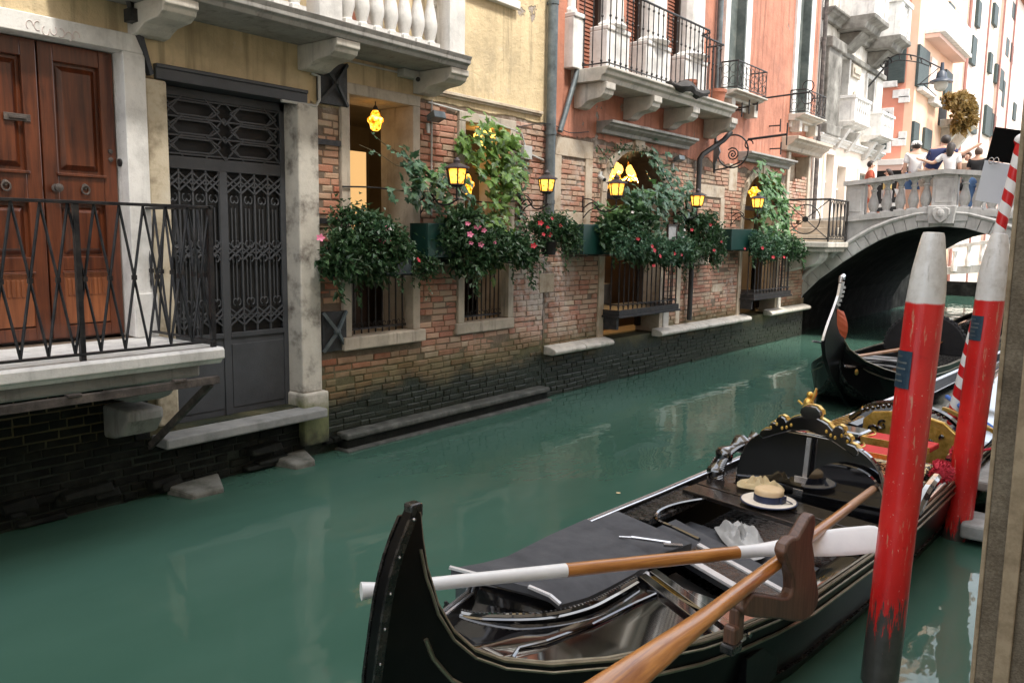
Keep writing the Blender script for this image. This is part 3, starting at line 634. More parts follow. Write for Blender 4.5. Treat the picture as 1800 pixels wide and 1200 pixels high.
# ------------------------------------------------------------------ pink house
FB = Frame(WALLX, 8.5, .9)
def pb(x, y, o=0): return FB.px(x, y, o)
def arch_fill(mb, a, b, zs, zt, o, depth, n=14):
    """spandrels of a round-headed opening a..b springing at zs inside the square head at zt, with its soffit"""
    c = (a+b)/2; r = (b-a)/2; P = [(c-r*math.cos(PI*k/n), zs+(zt-zs)*math.sin(PI*k/n)) for k in range(n+1)]
    for (s0, z0), (s1, z1) in zip(P, P[1:]):
        mb.quad((o, s0, z0), (o, s1, z1), (o, s1, zt), (o, s0, zt)); mb.quad((o, s0, z0), (o-depth, s0, z0), (o-depth, s1, z1), (o, s1, z1))
def arch_ring(mb, a, b, zs, rise, w, o0, o1, n=16):
    c = (a+b)/2; r = (b-a)/2
    for k in range(n):
        t0, t1 = PI*k/n, PI*(k+1)/n
        q = [(c-(r+e)*math.cos(t), zs+(rise+e)*math.sin(t)) for t, e in ((t0,0),(t1,0),(t1,w),(t0,w))]
        mb.hexa([(o0,)+p for p in q]+[(o1,)+p for p in q])
def moulded(mb, s0, s1, z0, z1, o1):
    h = z1-z0
    mb.prism([(0,s0,z0),(o1*.35,s0,z0),(o1*.4,s0,z0+h*.3),(o1*.75,s0,z0+h*.55),(o1*.8,s0,z0+h*.72),(o1,s0,z0+h*.78),(o1,s0,z1),(0,s0,z1)], (0, s1-s0, 0))
def balcony_rail(mb_top, mb_bars, path, z0, z1, step, knobs=True, r=.010):
    """vertical bars with knobs along a plan polyline (o,s)"""
    P = [Vector((p[0], p[1], 0)) for p in path]
    mb_top.tube([(p.x, p.y, z1) for p in P], .016, 8); mb_top.tube([(p.x, p.y, z0+.05) for p in P], .010, 6)
    d = 0; acc = 0
    for a, b in zip(P, P[1:]):
        l = (b-a).length; t = acc
        while t < l:
            p = a.lerp(b, t/l); mb_bars.append((p.x, p.y)); t += step
        acc = t-l
def pink_house():
    root = thing('pink_house', 'salmon pink house with a long iron balcony above ivy-hung arched restaurant openings', 'house', FB((0, 5, 0)))
    # openings measured on the wall
    a0, _ = pb(1062, 400); a1, _ = pb(1162, 400); A1 = (a0, a1, .62, 2.92)
    b0, _ = pb(1304, 420); b1, _ = pb(1366, 420); A2 = (b0, b1, .62, 2.85)
    d0, _ = pb(1385, 300); d1, _ = pb(1418, 300); DR = (d0, d1, 2.06, 3.85)
    F1 = []                                           # tall balcony windows
    for x0, x1 in ((1017, 1064), (1100, 1135), (1172, 1203)):
        F1.append((pb(x0, 60)[0], pb(x1, 60)[0], 4.25, 7.4))
    s1a, s1b = pb(1278, 60)[0], pb(1306, 60)[0]; SH1 = (s1a, s1b, 4.55, 7.6)
    s2a, s2b = pb(1399, 100)[0], pb(1418, 100)[0]; SH2 = (s2a, s2b, 4.55, 7.8)
    END = pb(1437, 120)[0]
    TOP1 = 3.36; TOP2 = 3.34
    h1 = (A1[0], A1[1], A1[2], TOP1); h2 = (A2[0], A2[1], A2[2], TOP2)
    w = MB(FB); w.wall(0, END, -1.1, 10.5, [h1, h2, DR]+F1+[SH1, SH2], .4)
    arch_fill(w, A1[0], A1[1], 2.72, TOP1, 0, .4); arch_fill(w, A2[0], A2[1], 2.72, TOP2, 0, .4)
    w.quad((0,END,-1.1), (-8,END,-1.1), (-8,END,10.5), (0,END,10.5)); w.quad((-8,0,10.5), (0,0,10.5), (0,END,10.5), (-8,END,10.5)); w.quad((-8,0,-1),(-8,END,-1),(-8,END,10.5),(-8,0,10.5))
    wl = w.build('wall', M['front_p'], root, recalc=False)
    def ringhole(A_, tp): return [(A_[0]-.14, A_[1]+.14, .40, 2.75)]+[((A_[0]+A_[1])/2-hw, (A_[0]+A_[1])/2+hw, 2.7, zz) for hw, zz in (((A_[1]-A_[0])/2+.13, 2.72+(tp-2.6)*.35), ((A_[1]-A_[0])/2+.02, 2.72+(tp-2.6)*.62), ((A_[1]-A_[0])*.36, 2.72+(tp-2.6)*.85), ((A_[1]-A_[0])*.25, tp+.22))]
    S0 = lambda x, y=300: pb(x, y)[0]
    brickwork('brickwork', 'brick_p', wl, FB, .03, END-.03, -.06, lambda s: 3.36+.16*mnoise.noise(Vector((s*.8, 2, 7))), ringhole(A1, TOP1)+ringhole(A2, TOP2)+[(DR[0]-.14, END, 1.8, 4), (S0(973),S0(1040),2.14,3.36)]*0+[(S0(x0),S0(x1),z0,z1) for x0,x1,z0,z1 in ((974,1040,3.13,3.36),(973,985,2.42,3.13),(1028,1040,2.42,3.13),(976,1038,2.14,2.42),(1226,1274,2.80,3.0),(1268,1275,1.6,2.80),(1281,1295,2.95,3.42),(1196,1203,.7,2.9),(1222,1252,1.66,1.78),(1260,1278,1.16,1.30),(950,976,1.38,1.62))], 9)
    def room(s0, s1, z0, z1, depth, mat, o0=-.4, name='room'):
        r = MB(FB); a = o0; b = o0-depth
        r.quad((b,s0,z0),(b,s1,z0),(b,s1,z1),(b,s0,z1)); r.quad((a,s0,z0),(b,s0,z0),(b,s0,z1),(a,s0,z1)); r.quad((a,s1,z0),(b,s1,z0),(b,s1,z1),(a,s1,z1))
        r.quad((a,s0,z0),(a,s1,z0),(b,s1,z0),(b,s0,z0)); r.quad((a,s0,z1),(a,s1,z1),(b,s1,z1),(b,s0,z1)); r.build(name, mat, root, recalc=False)
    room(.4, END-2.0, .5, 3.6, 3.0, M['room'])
    r = MB(FB); r.box(-1.6, -1.4, .5, END-2.1, .5, 1.9); r.build('room_shade_panel', M['room_dark'], root)  # added dark panel, darkens the low part of the arches
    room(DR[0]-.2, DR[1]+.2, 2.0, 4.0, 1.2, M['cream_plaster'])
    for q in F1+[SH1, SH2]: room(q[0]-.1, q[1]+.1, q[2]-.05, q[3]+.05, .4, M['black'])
    # arched openings: stone jambs, ring, balcony grille with flat sill
    for k, (a, b, c, zs) in enumerate((A1, A2)):
        tp = (TOP1, TOP2)[k]
        f = MB(FB); f.box(-.4, .03, a-.13, a+.005, .64, 2.72); f.box(-.4, .03, b-.005, b+.10, .62, 2.72); arch_ring(f, a+.005, b-.005, 2.72, tp-2.73, .13, -.02, .035); f.box(0, .06, (a+b)/2-.14, (a+b)/2+.14, tp-.02, tp+.22)
        wf = f.build('arched_window', M['cream_plaster'], root, bevel=.006)
        so = .30; z0 = 1.10
        f = MB(FB); f.box(-.4, so, a-.02, b+.12, z0-.10, z0-.02); f.box(-.3, so-.05, a+.0, a+.06, .80, z0-.1); f.box(.0, so+.02, a-.05, b+.15, z0-.13, z0-.10); f.build('grille_sill', M['iron'], wf, bevel=.004)
        g = MB(FB); path = [(0, a+.02), (so-.03, a+.02), (so-.03, b+.08), (0, b+.08)]; bars = []
        balcony_rail(g, bars, path, z0, z0+.80, .13 if k == 0 else .15)
        for o, s in bars: g.tube([(o, s, z0-.05), (o, s, z0+.80)], .011, 6); g.ball((o, s, z0+.03), .02, 6, 4)
        g.build('grille', M['iron'], wf)
        f = MB(FB); f.box(-1.5, -.8, a+.1, b-.1, .6, 1.35); f.box(-1.0, -.9, a+.25, a+.6, 1.3, 1.75); f.build('table_seen_inside', M['table'], root)
        f = MB(FB); f.box(-.37, -.30, a, a+.1, .7, 2.72); f.box(-.37, -.30, b-.09, b, .7, 2.72); f.box(-.37, -.30, a, b, 2.66, 2.74); f.build('casement', M['room_dark'], wf)
        # moulded hood over the arch
        s0 = pb((1048, 1297)[k], 225 if k == 0 else 272)[0]; s1 = pb((1203, 1380)[k], 255 if k == 0 else 292)[0]
        f = MB(FB); moulded(f, s0, s1, 3.50, 3.66, .26); f.build('hood', M['grey_stone'], root, bevel=.006)
        f = MB(FB); f.box(-.02, .04, b+.11, b+.30, .62, 1.0); f.build('jamb_block', M['istria'], wf, bevel=.01)
    # cream bands in the brickwork
    S = lambda x, y=300: pb(x, y)[0]
    for o, x0, x1, z0, z1 in ((.022,974,1040,3.13,3.36),(.02,973,985,2.42,3.13),(.02,1028,1040,2.42,3.13),(.021,976,1038,2.14,2.42),(.02,1226,1274,2.80,3.0),(.021,1268,1275,1.6,2.80),(.019,1281,1295,2.95,3.42),(.02,1196,1203,.7,2.9),(.02,1222,1252,1.66,1.78),(.02,1260,1278,1.16,1.30),(.02,950,976,1.38,1.62)):
        f = MB(FB); f.box(-.05, o, S(x0), S(x1), z0, z1); f.build('render_band', M['cream_plaster'], root, bevel=.008)
    # white base ledges above the water
    for x0, x1, z in ((950, 1061, .60), (1144, 1304, .60), (1338, 1408, .62)):
        s0 = max(0.02, S(x0, 600)); s1 = S(x1, 580)
        n = max(2, int((s1-s0)/.9))
        f = MB(FB)
        for k in range(n):
            u0, u1 = lerp(s0, s1, k/n)+.004, lerp(s0, s1, (k+1)/n)-.004
            f.prism([(0,u0,z-.03),(.14,u0,z-.035),(.19,u0,z-.015),(.20,u0,z+.02),(.175,u0,z+.05),(.11,u0,z+.07),(.04,u0,z+.085),(0,u0,z+.09)], (0, u1-u0, 0))
        f.build('base_ledge', M['istria'], root, bevel=.012)
    # ---- big balcony
    OB = .58; s0 = S(1003, 125); s1 = FB.px(1298, 187, OB)[0]
    zt = 4.22
    c0 = .0
    b = MB(FB); prof = [(0, zt-.17), (OB-.12, zt-.17), (OB-.10, zt-.11), (OB-.05, zt-.09), (OB-.04, zt-.05), (OB, zt-.03), (OB, zt), (0, zt)]
    b.prism([(o, s0, z) for o, z in prof], (0, s1-s0, 0)); bal = b.build('balcony', M['istria'], root, bevel=.008)
    for x, y in ((1012, 190), (1098, 212), (1168, 228), (1238, 243)):
        c = MB(FB); corbel(c, S(x, y)+.06, OB-.08, 3.76, zt-.172, .22); c.build('corbel', M['istria'], bal, bevel=.008)
    top = MB(FB); bars = []
    arc = [(.02, s0+.06), (OB-.06, s0+.06)]+[(OB-.06, s0+.06+k*(s1-1.1-s0)/10) for k in range(1, 11)]
    sx = s1-1.04
    arc2 = [(OB-.06+.0, sx), (OB-.12, sx+.14), (OB-.28, sx+.22), (OB-.28, s1-.05), (.02, s1-.05)]
    balcony_rail(top, bars, arc+arc2, zt, zt+.98, .135)
    bt = top.build('balcony_rail', M['iron'], bal)
    for i, (o, s) in enumerate(bars[:100]):
        g = MB(FB); g.tube([(o, s, zt), (o, s, zt+.98)], .0085, 6)
        for zz in (.08, .62, .90): g.lathe((o, s, zt+zz-.02), [(.009,0),(.018,.015),(.018,.025),(.009,.04)], 6)
        g.build('rail_bar', M['iron'], bal)
    # columns and roller shutters
    for x0, x1 in ((1003, 1021), (1062, 1102), (1132, 1175), (1200, 1240)):
        u0, u1 = FB.px(x0, 100, .1)[0], FB.px(x1, 100, .1)[0]
        c = MB(FB); c.box(-.18, .14, u0, u1, zt, zt+.62); c.box(-.16, .16, u0-.0, u1, zt+.62, zt+.68)
        c.lathe((0.0, (u0+u1)/2, zt+.68), [((u1-u0)*.36,0),((u1-u0)*.40,.04),((u1-u0)*.30,.08),((u1-u0)*.27,3.0)], 14); c.build('column', M['white_clean'], root, bevel=.012)
    for a, b_, c_, d_ in F1:
        f = MB(FB); n = 60; 
        for k in range(n):
            z = c_+(d_-c_)*k/n; f.hexa([(-.16,a,z),(-.13,a,z),(-.13,b_,z),(-.16,b_,z),(-.16,a,z+(d_-c_)/n*.92),(-.145,a,z+(d_-c_)/n*.92),(-.145,b_,z+(d_-c_)/n*.92),(-.16,b_,z+(d_-c_)/n*.92)])
        f.build('roller_shutter', M['shutter_brown'], root)
        f = MB(FB); f.box(-.15, -.06, b_-.10, b_, c_, d_); f.box(-.17,-.10, a, a+.06, c_, d_); f.build('shutter_guide', M['room_dark'], root)
    # tall grey shuttered windows with little iron balconies
    for (a, b_, c_, d_), (x0, x1, y) in ((SH1, (1294, 1331, 150)), (SH2, (1388, 1433, 205))):
        f = MB(FB); f.box(-.14, .05, a-.16, a+.01, c_-.2, d_); f.box(-.14, .05, b_-.012, b_+.26, c_-.2, d_); f.build('window_frame', M['white_clean'], root, bevel=.01)
        f = MB(FB); f.box(-.14, -.10, a, b_, c_, d_); f.box(-.10, .06, b_-.05, b_, c_, d_); f.build('shutter', M['shutter_grey'], root)
        u0, u1 = a-.22, b_+.45; O = .34; zz = 4.60
        f = MB(FB); moulded(f, u0, u1, zz-.13, zz, O); f.box(0, O*.6, u0+.1, u0+.25, zz-.34, zz-.13); f.box(0, O*.6, u1-.25, u1-.1, zz-.34, zz-.13); sb = f.build('small_balcony', M['istria'], root, bevel=.008)
        g = MB(FB)
        P = [(0.01, u0+.04), (O-.03, u0+.04), (O-.03, u1-.04), (0.01, u1-.04)]
        g.tube([(o, s, zz+.46) for o, s in P], .013, 6); g.tube([(o, s, zz+.04) for o, s in P], .010, 6)
        for (o0, q0), (o1, q1) in zip(P, P[1:]):
            n = max(2, int((abs(o1-o0)+abs(q1-q0))/.16))
            for k in range(n):
                A_, B_ = (lerp(o0,o1,k/n), lerp(q0,q1,k/n)), (lerp(o0,o1,(k+1)/n), lerp(q0,q1,(k+1)/n)); cc = ((A_[0]+B_[0])/2, (A_[1]+B_[1])/2)
                g.tube([(A_[0], A_[1], zz+.04), (A_[0], A_[1], zz+.46)], .007, 5)
                for zc in (.15, .34):
                    g.tube([(cc[0]+(B_[0]-A_[0])*.42*math.cos(t), cc[1]+(B_[1]-A_[1])*.42*math.cos(t), zz+zc+.07*math.sin(t)) for t in [j*2*PI/12 for j in range(13)]], .005, 4)
        g.build('balcony_ironwork', M['iron'], sb)
    # doorway to the bridge landing
    f = MB(FB); f.box(-.24, .05, DR[0]-.13, DR[0]+.012, 2.06, 3.86); f.box(-.24, .05, DR[1]-.012, DR[1]+.12, 2.06, 3.86); moulded(f, S(1374, 245), S(1437, 258), 3.87, 4.13, .34); f.build('doorway', M['tan_stone'], root, bevel=.008)
    f = MB(FB); f.box(-.35, -.25, DR[0], DR[1], 2.06, 3.86); f.build('door', M['cream_plaster'], root)
    # iron cramps and a scrolled bracket
    for x, y in ((1283, 195), (1296, 190), (1311, 185), (1352, 222), (1353, 262)):
        s, z = pb(x, y); g = MB(FB); g.tube([(0, s, z), (.22, s, z)], .014, 6); g.tube([(.22, s, z-.12), (.22, s, z+.12)], .014, 6); g.build('wall_cramp', M['iron'], root)
    return root, A1, A2
PINK, PA1, PA2 = pink_house()

def balcony_things():
    for x, y, r, lab in ((1214, 128, .10, 'square terracotta pot on the floor of the long iron balcony'), (1262, 150, .13, 'larger terracotta pot near the right end of the long iron balcony')):
        s, z = FB.px(x, y, .32); z = 4.222; t = thing('terracotta_pot', lab, 'flower pot', FB((.32, s, z))); m = MB(FB); m.lathe((.32, s, z), [(r*.7,0),(r,.2),(r*1.12,.2),(r*1.12,.25),(r*.9,.25),(r*.85,.21),(.01,.21)], 14); m.build('pot', M['terracotta'], t, smooth=40)
    s, z = FB.px(1205, 140, .5); m = MB(); rnd = random.Random(4); rings = []
    for k in range(9):
        q = k/8; c = Vector((.53+.05*math.sin(k), s-.55+1.1*q, 4.25-.03*math.sin(k*1.3))); w = .09*math.sin(PI*min(max(q, .08), .92))+.02
        rings.append([FB(c+Vector((w*1.1*math.cos(a)*(1+.3*rnd.random()), .02*rnd.random(), w*.8*math.sin(a)*(1+.3*rnd.random())))) for a in [j*2*PI/9 for j in range(9)]])
    m.rings(rings); o = m.build('dark_bundle', M['table'], None, smooth=True, origin=FB((.5, s, 4.22))); tag(o, 'dark rolled cloth bundle lying on the edge of the long iron balcony', 'cloth')
    s, z = FB.px(1181, 409, .56); t = thing('menu_frame', 'small framed pale menu card among the plants of the big arch', 'menu', FB((.56, s, z)))
    m = MB(FB); m.box(.55, .565, s-.13, s+.13, z-.11, z+.11); m.build('card', M['cloth_white'], t); m = MB(FB); m.frame(s-.12, s+.12, z-.10, z+.10, .02, .548, .575); m.build('frame', M['room_dark'], t)
M['terracotta'] = plain('terracotta', [(.30,.10,.06),(.42,.17,.10)], rough=.85, bmp=.2)
balcony_things()

def hanging_sign_bracket():
    s, z = pb(1255, 268); r0 = thing('iron_bracket', 'scrolled black iron bracket with a ring beside the drainpipe elbow', 'bracket', FB((0, s, z)))
    g = MB(FB); g.bar((.02, s, z-.35), (.02, s, z+.32), .03, .03); c = (.34, z)
    g.tube([(c[0]+.27*math.cos(t), s, c[1]+.27*math.sin(t)) for t in [k*2*PI/26 for k in range(27)]], .014, 6)
    g.tube([(c[0]+.02*t*math.cos(2.6*t), s, c[1]-.05+.02*t*math.sin(2.6*t)) for t in [k*.25 for k in range(24)]], .012, 6)
    g.tube([(.04, s, z-.30), (.25, s, z-.27), (.48, s, z-.18)], .013, 6); g.tube([(.6, s, z+.18), (1.25, s, z+.22)], .02, 6); g.tube([(1.25, s, z+.05), (1.25, s, z+.40)], .012, 6)
    g.tube([(.62+.07*math.cos(t), s, z+.10+.07*math.sin(t)) for t in [k*PI*1.5/10 for k in range(11)]], .011, 6); g.build('scrollwork', M['iron'], r0)
    g = MB(FB); g.prism([(.0, s-.02, z-.30), (.12, s-.02, z+.0), (.06, s-.02, z+.2), (-.0, s-.02, z+.1)], (0, .03, 0)); g.build('back_plate', M['zinc'], r0)
    s, z = pb(1340, 181)
    r1 = thing('iron_bracket', 'long straight iron rod bracket ending in scrolls below the balcony', 'bracket', FB((0, s, z)))
    s = S_ = pb(1300, 185)[0]; g = MB(FB); z = 4.62
    g.tube([(.0, s+.5, z), (1.05, s+.5, z+.04)], .016, 6)
    for sg in (1, -1): g.tube([(1.05+.10*math.cos(t)-.02, s+.5, z+.04+sg*(.10+.10*math.sin(t))) for t in [-PI/2+k*PI*1.6/12 for k in range(13)]], .010, 6)
    g.build('rod', M['iron'], r1)
hanging_sign_bracket()

def drainpipes():
    fr = FA; r = thing('drainpipe', 'tall grey-blue drainpipe between the yellow and the pink house', 'drainpipe', fr((.09, 8.47, 2.5)))
    m = MB(fr); m.tube([(.09, 8.47, 2.36), (.09, 8.47, 9.5)], .062, 14); m.build('pipe', M['zinc'], r, smooth=True)
    for z in (2.5, 3.35, 4.9, 6.5):
        m = MB(fr); m.lathe((.09, 8.47, z), [(.07,0),(.07,.05)], 14); m.box(0, .09, 8.455, 8.485, z+.01, z+.04); m.build('clip', M['zinc'], r)
    m = MB(FB); s0, z0 = pb(1000, 140); s1, z1 = pb(973, 232); r2 = thing('drainpipe', 'slanting grey overflow pipe under the left end of the iron balcony', 'drainpipe', FB((.08, s1, z1)))
    m.tube([(.1, s0+.05, z0+.15), (.1, s0, z0), (.1, s1, z1)], .035, 10); m.build('pipe', M['zinc'], r2, smooth=True)
    s, z = pb(1218, 330); r3 = thing('drainpipe', 'black drainpipe with an elbow between the two arches', 'drainpipe', FB((.1, s, z)))
    m = MB(FB); m.tube([(.34, s+.62, 3.86), (.28, s+.48, 3.72), (.12, s+.06, 3.46), (.10, s, 3.38), (.10, s, 3.25), (.10, s, 2.85), (.10, s-.12, 2.60), (.10, s-.13, 2.2), (.10, s-.13, .75)], .042, 12); m.build('pipe', M['cable'], r3, smooth=True)
    s, z = pb(1357, 60); r4 = thing('drainpipe', 'thin dark drainpipe on the upper pink wall behind the balcony', 'drainpipe', FB((.08, pb(1257, 60)[0], 4.6)))
    m = MB(FB); s = pb(1257, 60)[0]; m.tube([(.08, s, 4.3), (.08, s, 10)], .05, 10); m.build('pipe', M['zinc'], r4, smooth=True)
drainpipes()
# ------------------------------------------------------------------ quays beyond the facades
def YP(x, y, Y):
    d = ray(x, y); t = Y/d.y; p = EYE+d*t; return p.x, p.z
def quays():
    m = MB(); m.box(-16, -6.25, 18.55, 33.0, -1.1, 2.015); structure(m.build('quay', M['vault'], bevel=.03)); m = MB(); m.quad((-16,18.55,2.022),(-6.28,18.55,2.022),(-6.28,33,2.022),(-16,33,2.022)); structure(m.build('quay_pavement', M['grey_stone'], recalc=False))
    m = MB(); m.box(.75, 60, -20, 17.2, -1.1, .45); m.box(.3, 60, 23, 90, -1.1, 1.2); structure(m.build('quay_pavement', M['grey_stone'], bevel=.03))
    r = thing('unseen_shade_house', 'unseen tall cream house added on the near bank to shade the canal', 'house', (1.3, 5, .4))  # out of view, placed and raised to shade water and lower fronts
    m = MB(); m.box(1.3, 14, -16, 13.5, -.5, 14.5); m.build('wall', M['far_cream'], r)
    for y in range(-14, 12, 3):
        for z in (1.6, 4.6, 7.6, 10.6):
            m = MB(); m.box(1.26, 1.34, y, y+1.0, z, z+1.7); m.build('window', M['glass'], r)
M['far_pipe'] = plain('rose_brown_pipe', [(.26,.12,.10),(.36,.18,.15)], rough=.6, bmp=0)
M['far_pink'] = plain('far_pink_render', [(.58,.22,.15), (.66,.27,.185), (.70,.33,.24)], scale=.6, rough=.9, bmp=.3, bscale=8)
M['far_orange'] = plain('far_orange_render', [(.72,.42,.27), (.76,.50,.35), (.78,.58,.44)], scale=.5, rough=.9, bmp=.3, bscale=8)
M['far_pale'] = plain('far_pale_render', [(.70,.56,.48), (.78,.66,.58), (.8,.73,.67)], scale=.4, rough=.9, bmp=.2, bscale=8)
M['far_cream'] = plain('far_cream_render', [(.72,.61,.50), (.78,.69,.58)], scale=.4, rough=.9, bmp=.2, bscale=8)
M['far_rose'] = plain('far_rose_render', [(.70,.46,.38), (.76,.55,.47)], scale=.4, rough=.9, bmp=.2, bscale=8)
M['white_front'] = plain('stained_white_front', [(.16,.14,.11), (.46,.42,.36), (.66,.63,.58), (.74,.72,.68)], scale=1.6, rough=.85, bmp=.4, bscale=12, stretch=(1,1,.45))
M['shop_front'] = plain('pale_shop_front', [(.66,.54,.44), (.74,.63,.53), (.76,.68,.60)], scale=1.0, rough=.85, bmp=.2, bscale=12)
M['roof'] = plain('terracotta_tiles', [(.25,.10,.06), (.40,.18,.11)], scale=5, rough=.9, bmp=.6, bscale=9)
M['awning'] = plain('white_awning_edge', [(.66,.62,.58), (.74,.72,.68)], scale=3, rough=.8, bmp=0)
quays()
def quay_parapet():
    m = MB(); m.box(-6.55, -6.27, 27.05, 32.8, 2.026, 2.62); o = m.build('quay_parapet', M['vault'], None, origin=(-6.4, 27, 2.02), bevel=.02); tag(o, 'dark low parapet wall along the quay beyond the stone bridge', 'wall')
quay_parapet()

FW = Frame(-7.4, 0, 0)
M['soffit_stone'] = plain('shade_dark_weathered_stone', [(.07,.065,.055),(.17,.16,.14),(.30,.29,.26)], scale=2.2, rough=.9, bmp=.4, bscale=14)  # darker tone stands in for shade under the balconies
def white_house():
    P = FW.px; S = lambda x, y=200: P(x, y)[0]
    a, b = S(1434), S(1545)+.25
    root = thing('white_house', 'narrow white stone palace front with projecting balconies behind the bridge landing', 'house', FW((0, (a+b)/2, 2.0)))
    zc = P(1490, 261)[1]
    wins = []
    for x0, x1, yt, yb in ((1468, 1485, 95, 195), (1519, 1531, 138, 222)):
        zt = P((x0+x1)/2, yt)[1]; zb = P((x0+x1)/2, yb)[1]; wins.append((S(x0), S(x1), zb, zt))
    for x0, x1, yt, yb in ((1447, 1462, 270, 350), (1468, 1484, 292, 352), (1508, 1530, 306, 352)): wins.append((S(x0, 300), S(x1, 300), P((x0+x1)/2, yb)[1]-.7, P((x0+x1)/2, yt)[1]))
    zup = P(1490, 55)[1]+.15
    for x0, x1 in ((1476, 1484), (1529, 1537)): wins.append((S(x0, 0), S(x1, 0)+.25, zup+.1, zup+3.2))
    w = MB(FW); w.wall(a, b, zc, 17, wins[:2]+wins[5:], .3); w.quad((0,b,2),(-6,b,2),(-6,b,17),(0,b,17)); w.quad((0,a,2),(-6,a,2),(-6,a,17),(0,a,17)); w.quad((-6,a,17),(0,a,17),(0,b,17),(-6,b,17))
    w.build('wall', M['white_front'], root, recalc=False)
    w = MB(FW); w.wall(a, b, 1.9, zc, wins[2:5], .3, o=.004); w.build('shop_front', M['shop_front'], root, recalc=False)
    for i, q in enumerate(wins):
        f = MB(FW); f.box(-.26, -.20, q[0]-.02, q[1]+.02, q[2]-.02, q[3]+.02); wn = f.build('window', M['glass_pale'] if 2 <= i < 5 else M['glass'], root)
        f = MB(FW); f.frame(q[0]+.012, q[1]-.012, q[2], q[3]-.012, .13, -.19, .06, 'lrt'); f.box(-.198, -.15, (q[0]+q[1])/2-.03, (q[0]+q[1])/2+.03, q[2], q[3])
        if 2 <= i < 5: f.box(-.197, -.151, q[0], q[1], (q[2]*.4+q[3]*.6), (q[2]*.4+q[3]*.6)+.06)
        f.build('frame', M['white_stone'] if i < 2 or i > 4 else M['shop_front'], wn, bevel=.01)
    f = MB(FW); moulded(f, a, b+.1, zc-.06, zc+.14, .22); f.build('cornice', M['white_stone'], root, bevel=.01)
    f = MB(FW); f.box(0, .22, S(1437), S(1461), zc+.1, zup-.7); f.box(0, .28, S(1437)-.02, S(1462), zc+.12, zc+.4); f.box(0, .30, S(1437)-.02, S(1463), zup-1.0, zup-.72); f.build('pilaster', M['soffit_stone'], root, bevel=.03)
    f = MB(FW); moulded(f, a, b, zup-.30, zup, .35); f.box(0, .1, a, b, zup-.9, zup-.75); f.build('entablature', M['soffit_stone'], root, bevel=.02)
    for x0, x1 in ((1470, 1496), (1522, 1541)):
        u0, u1 = S(x0, 60), S(x1, 90); O = 1.0
        f = MB(FW); f.prism([(0,u0,zup-.35),(O*.75,u0,zup-.35),(O*.8,u0,zup-.2),(O,u0,zup-.12),(O,u0,zup),(0,u0,zup)], (0,u1-u0,0)); f.prism([(0,u0+.3,zup-.8),(.2,u0+.3,zup-.75),(O*.6,u0+.3,zup-.36),(0,u0+.3,zup-.36)], (0,u1-u0-.6,0)); bl = f.build('balcony', M['soffit_stone'], root, bevel=.02)
        f = MB(FW)
        f.box(O-.22, O-.04, u0+.05, u0+.3, zup, zup+.95); f.box(O-.22, O-.04, u1-.3, u1-.05, zup, zup+.95); f.box(0, O-.22, u0+.06, u0+.2, zup, zup+.95); f.box(O-.25, O, u0, u1, zup+.95, zup+1.08); f.box(0, O-.25, u0, u0+.25, zup+.95, zup+1.08)
        n = 6
        for k in range(n): baluster(f, (O-.13, lerp(u0+.42, u1-.42, k/(n-1)), zup), .95, .09, 8)
        f.build('balustrade', M['white_clean'], bl, bevel=.008)
    for i, (x0, x1) in enumerate(((1463, 1492), (1514, 1537))):
        q = wins[i]; u0, u1 = S(x0, 230), S(x1, 240); O = .6; zb = P((x0+x1)/2, (216, 240)[i])[1]-.05
        f = MB(FW); moulded(f, u0, u1, zb-.2, zb, O); f.prism([(0,u0+.15,zb-.75),(.12,u0+.15,zb-.7),(O*.7,u0+.15,zb-.2),(0,u0+.15,zb-.2)], (0,.22,0)); f.prism([(0,u1-.37,zb-.75),(.12,u1-.37,zb-.7),(O*.7,u1-.37,zb-.2),(0,u1-.37,zb-.2)], (0,.22,0)); bl = f.build('small_balcony', M['white_stone'], root, bevel=.01)
        f = MB(FW); h = .62
        f.box(O-.14, O-.03, u0+.04, u0+.2, zb, zb+h); f.box(O-.14, O-.03, u1-.2, u1-.04, zb, zb+h); f.box(0, O-.14, u0+.05, u0+.13, zb, zb+h); f.box(O-.17, O, u0, u1, zb+h, zb+h+.08); f.box(0, O-.17, u0, u0+.16, zb+h, zb+h+.08)
        for k in range(6): f.lathe((O-.08, lerp(u0+.28, u1-.28, k/5), zb), [(.04,0),(.05,.15),(.025,.3),(.05,.45),(.04,h)], 8)
        f.build('balustrade', M['white_clean'], bl, bevel=.006)
    f = MB(FW); s0, z1 = P(1495, 112); s1, z0 = P(1508, 142); f.box(0, .08, s0, s1, z0, z1); f.box(.08, .12, s0+.1, s1-.1, z0+.1, z1-.1); f.build('stone_plaque', M['tan_stone'], root, bevel=.02)
    f = MB(FW); s0, z0 = P(1501, 178)
    for e in (-.12, .12): f.ball((.05, s0+e, z0), .16, 8, 6, (.5, .7, 1.8))
    f.build('carved_relief', M['tan_stone'], root, smooth=True)
    f = MB(FW); f.tube([(.1, a+.03, 2.0), (.1, a+.03, 14)], .06, 8); f.build('drainpipe', M['rust'], root)
white_house()

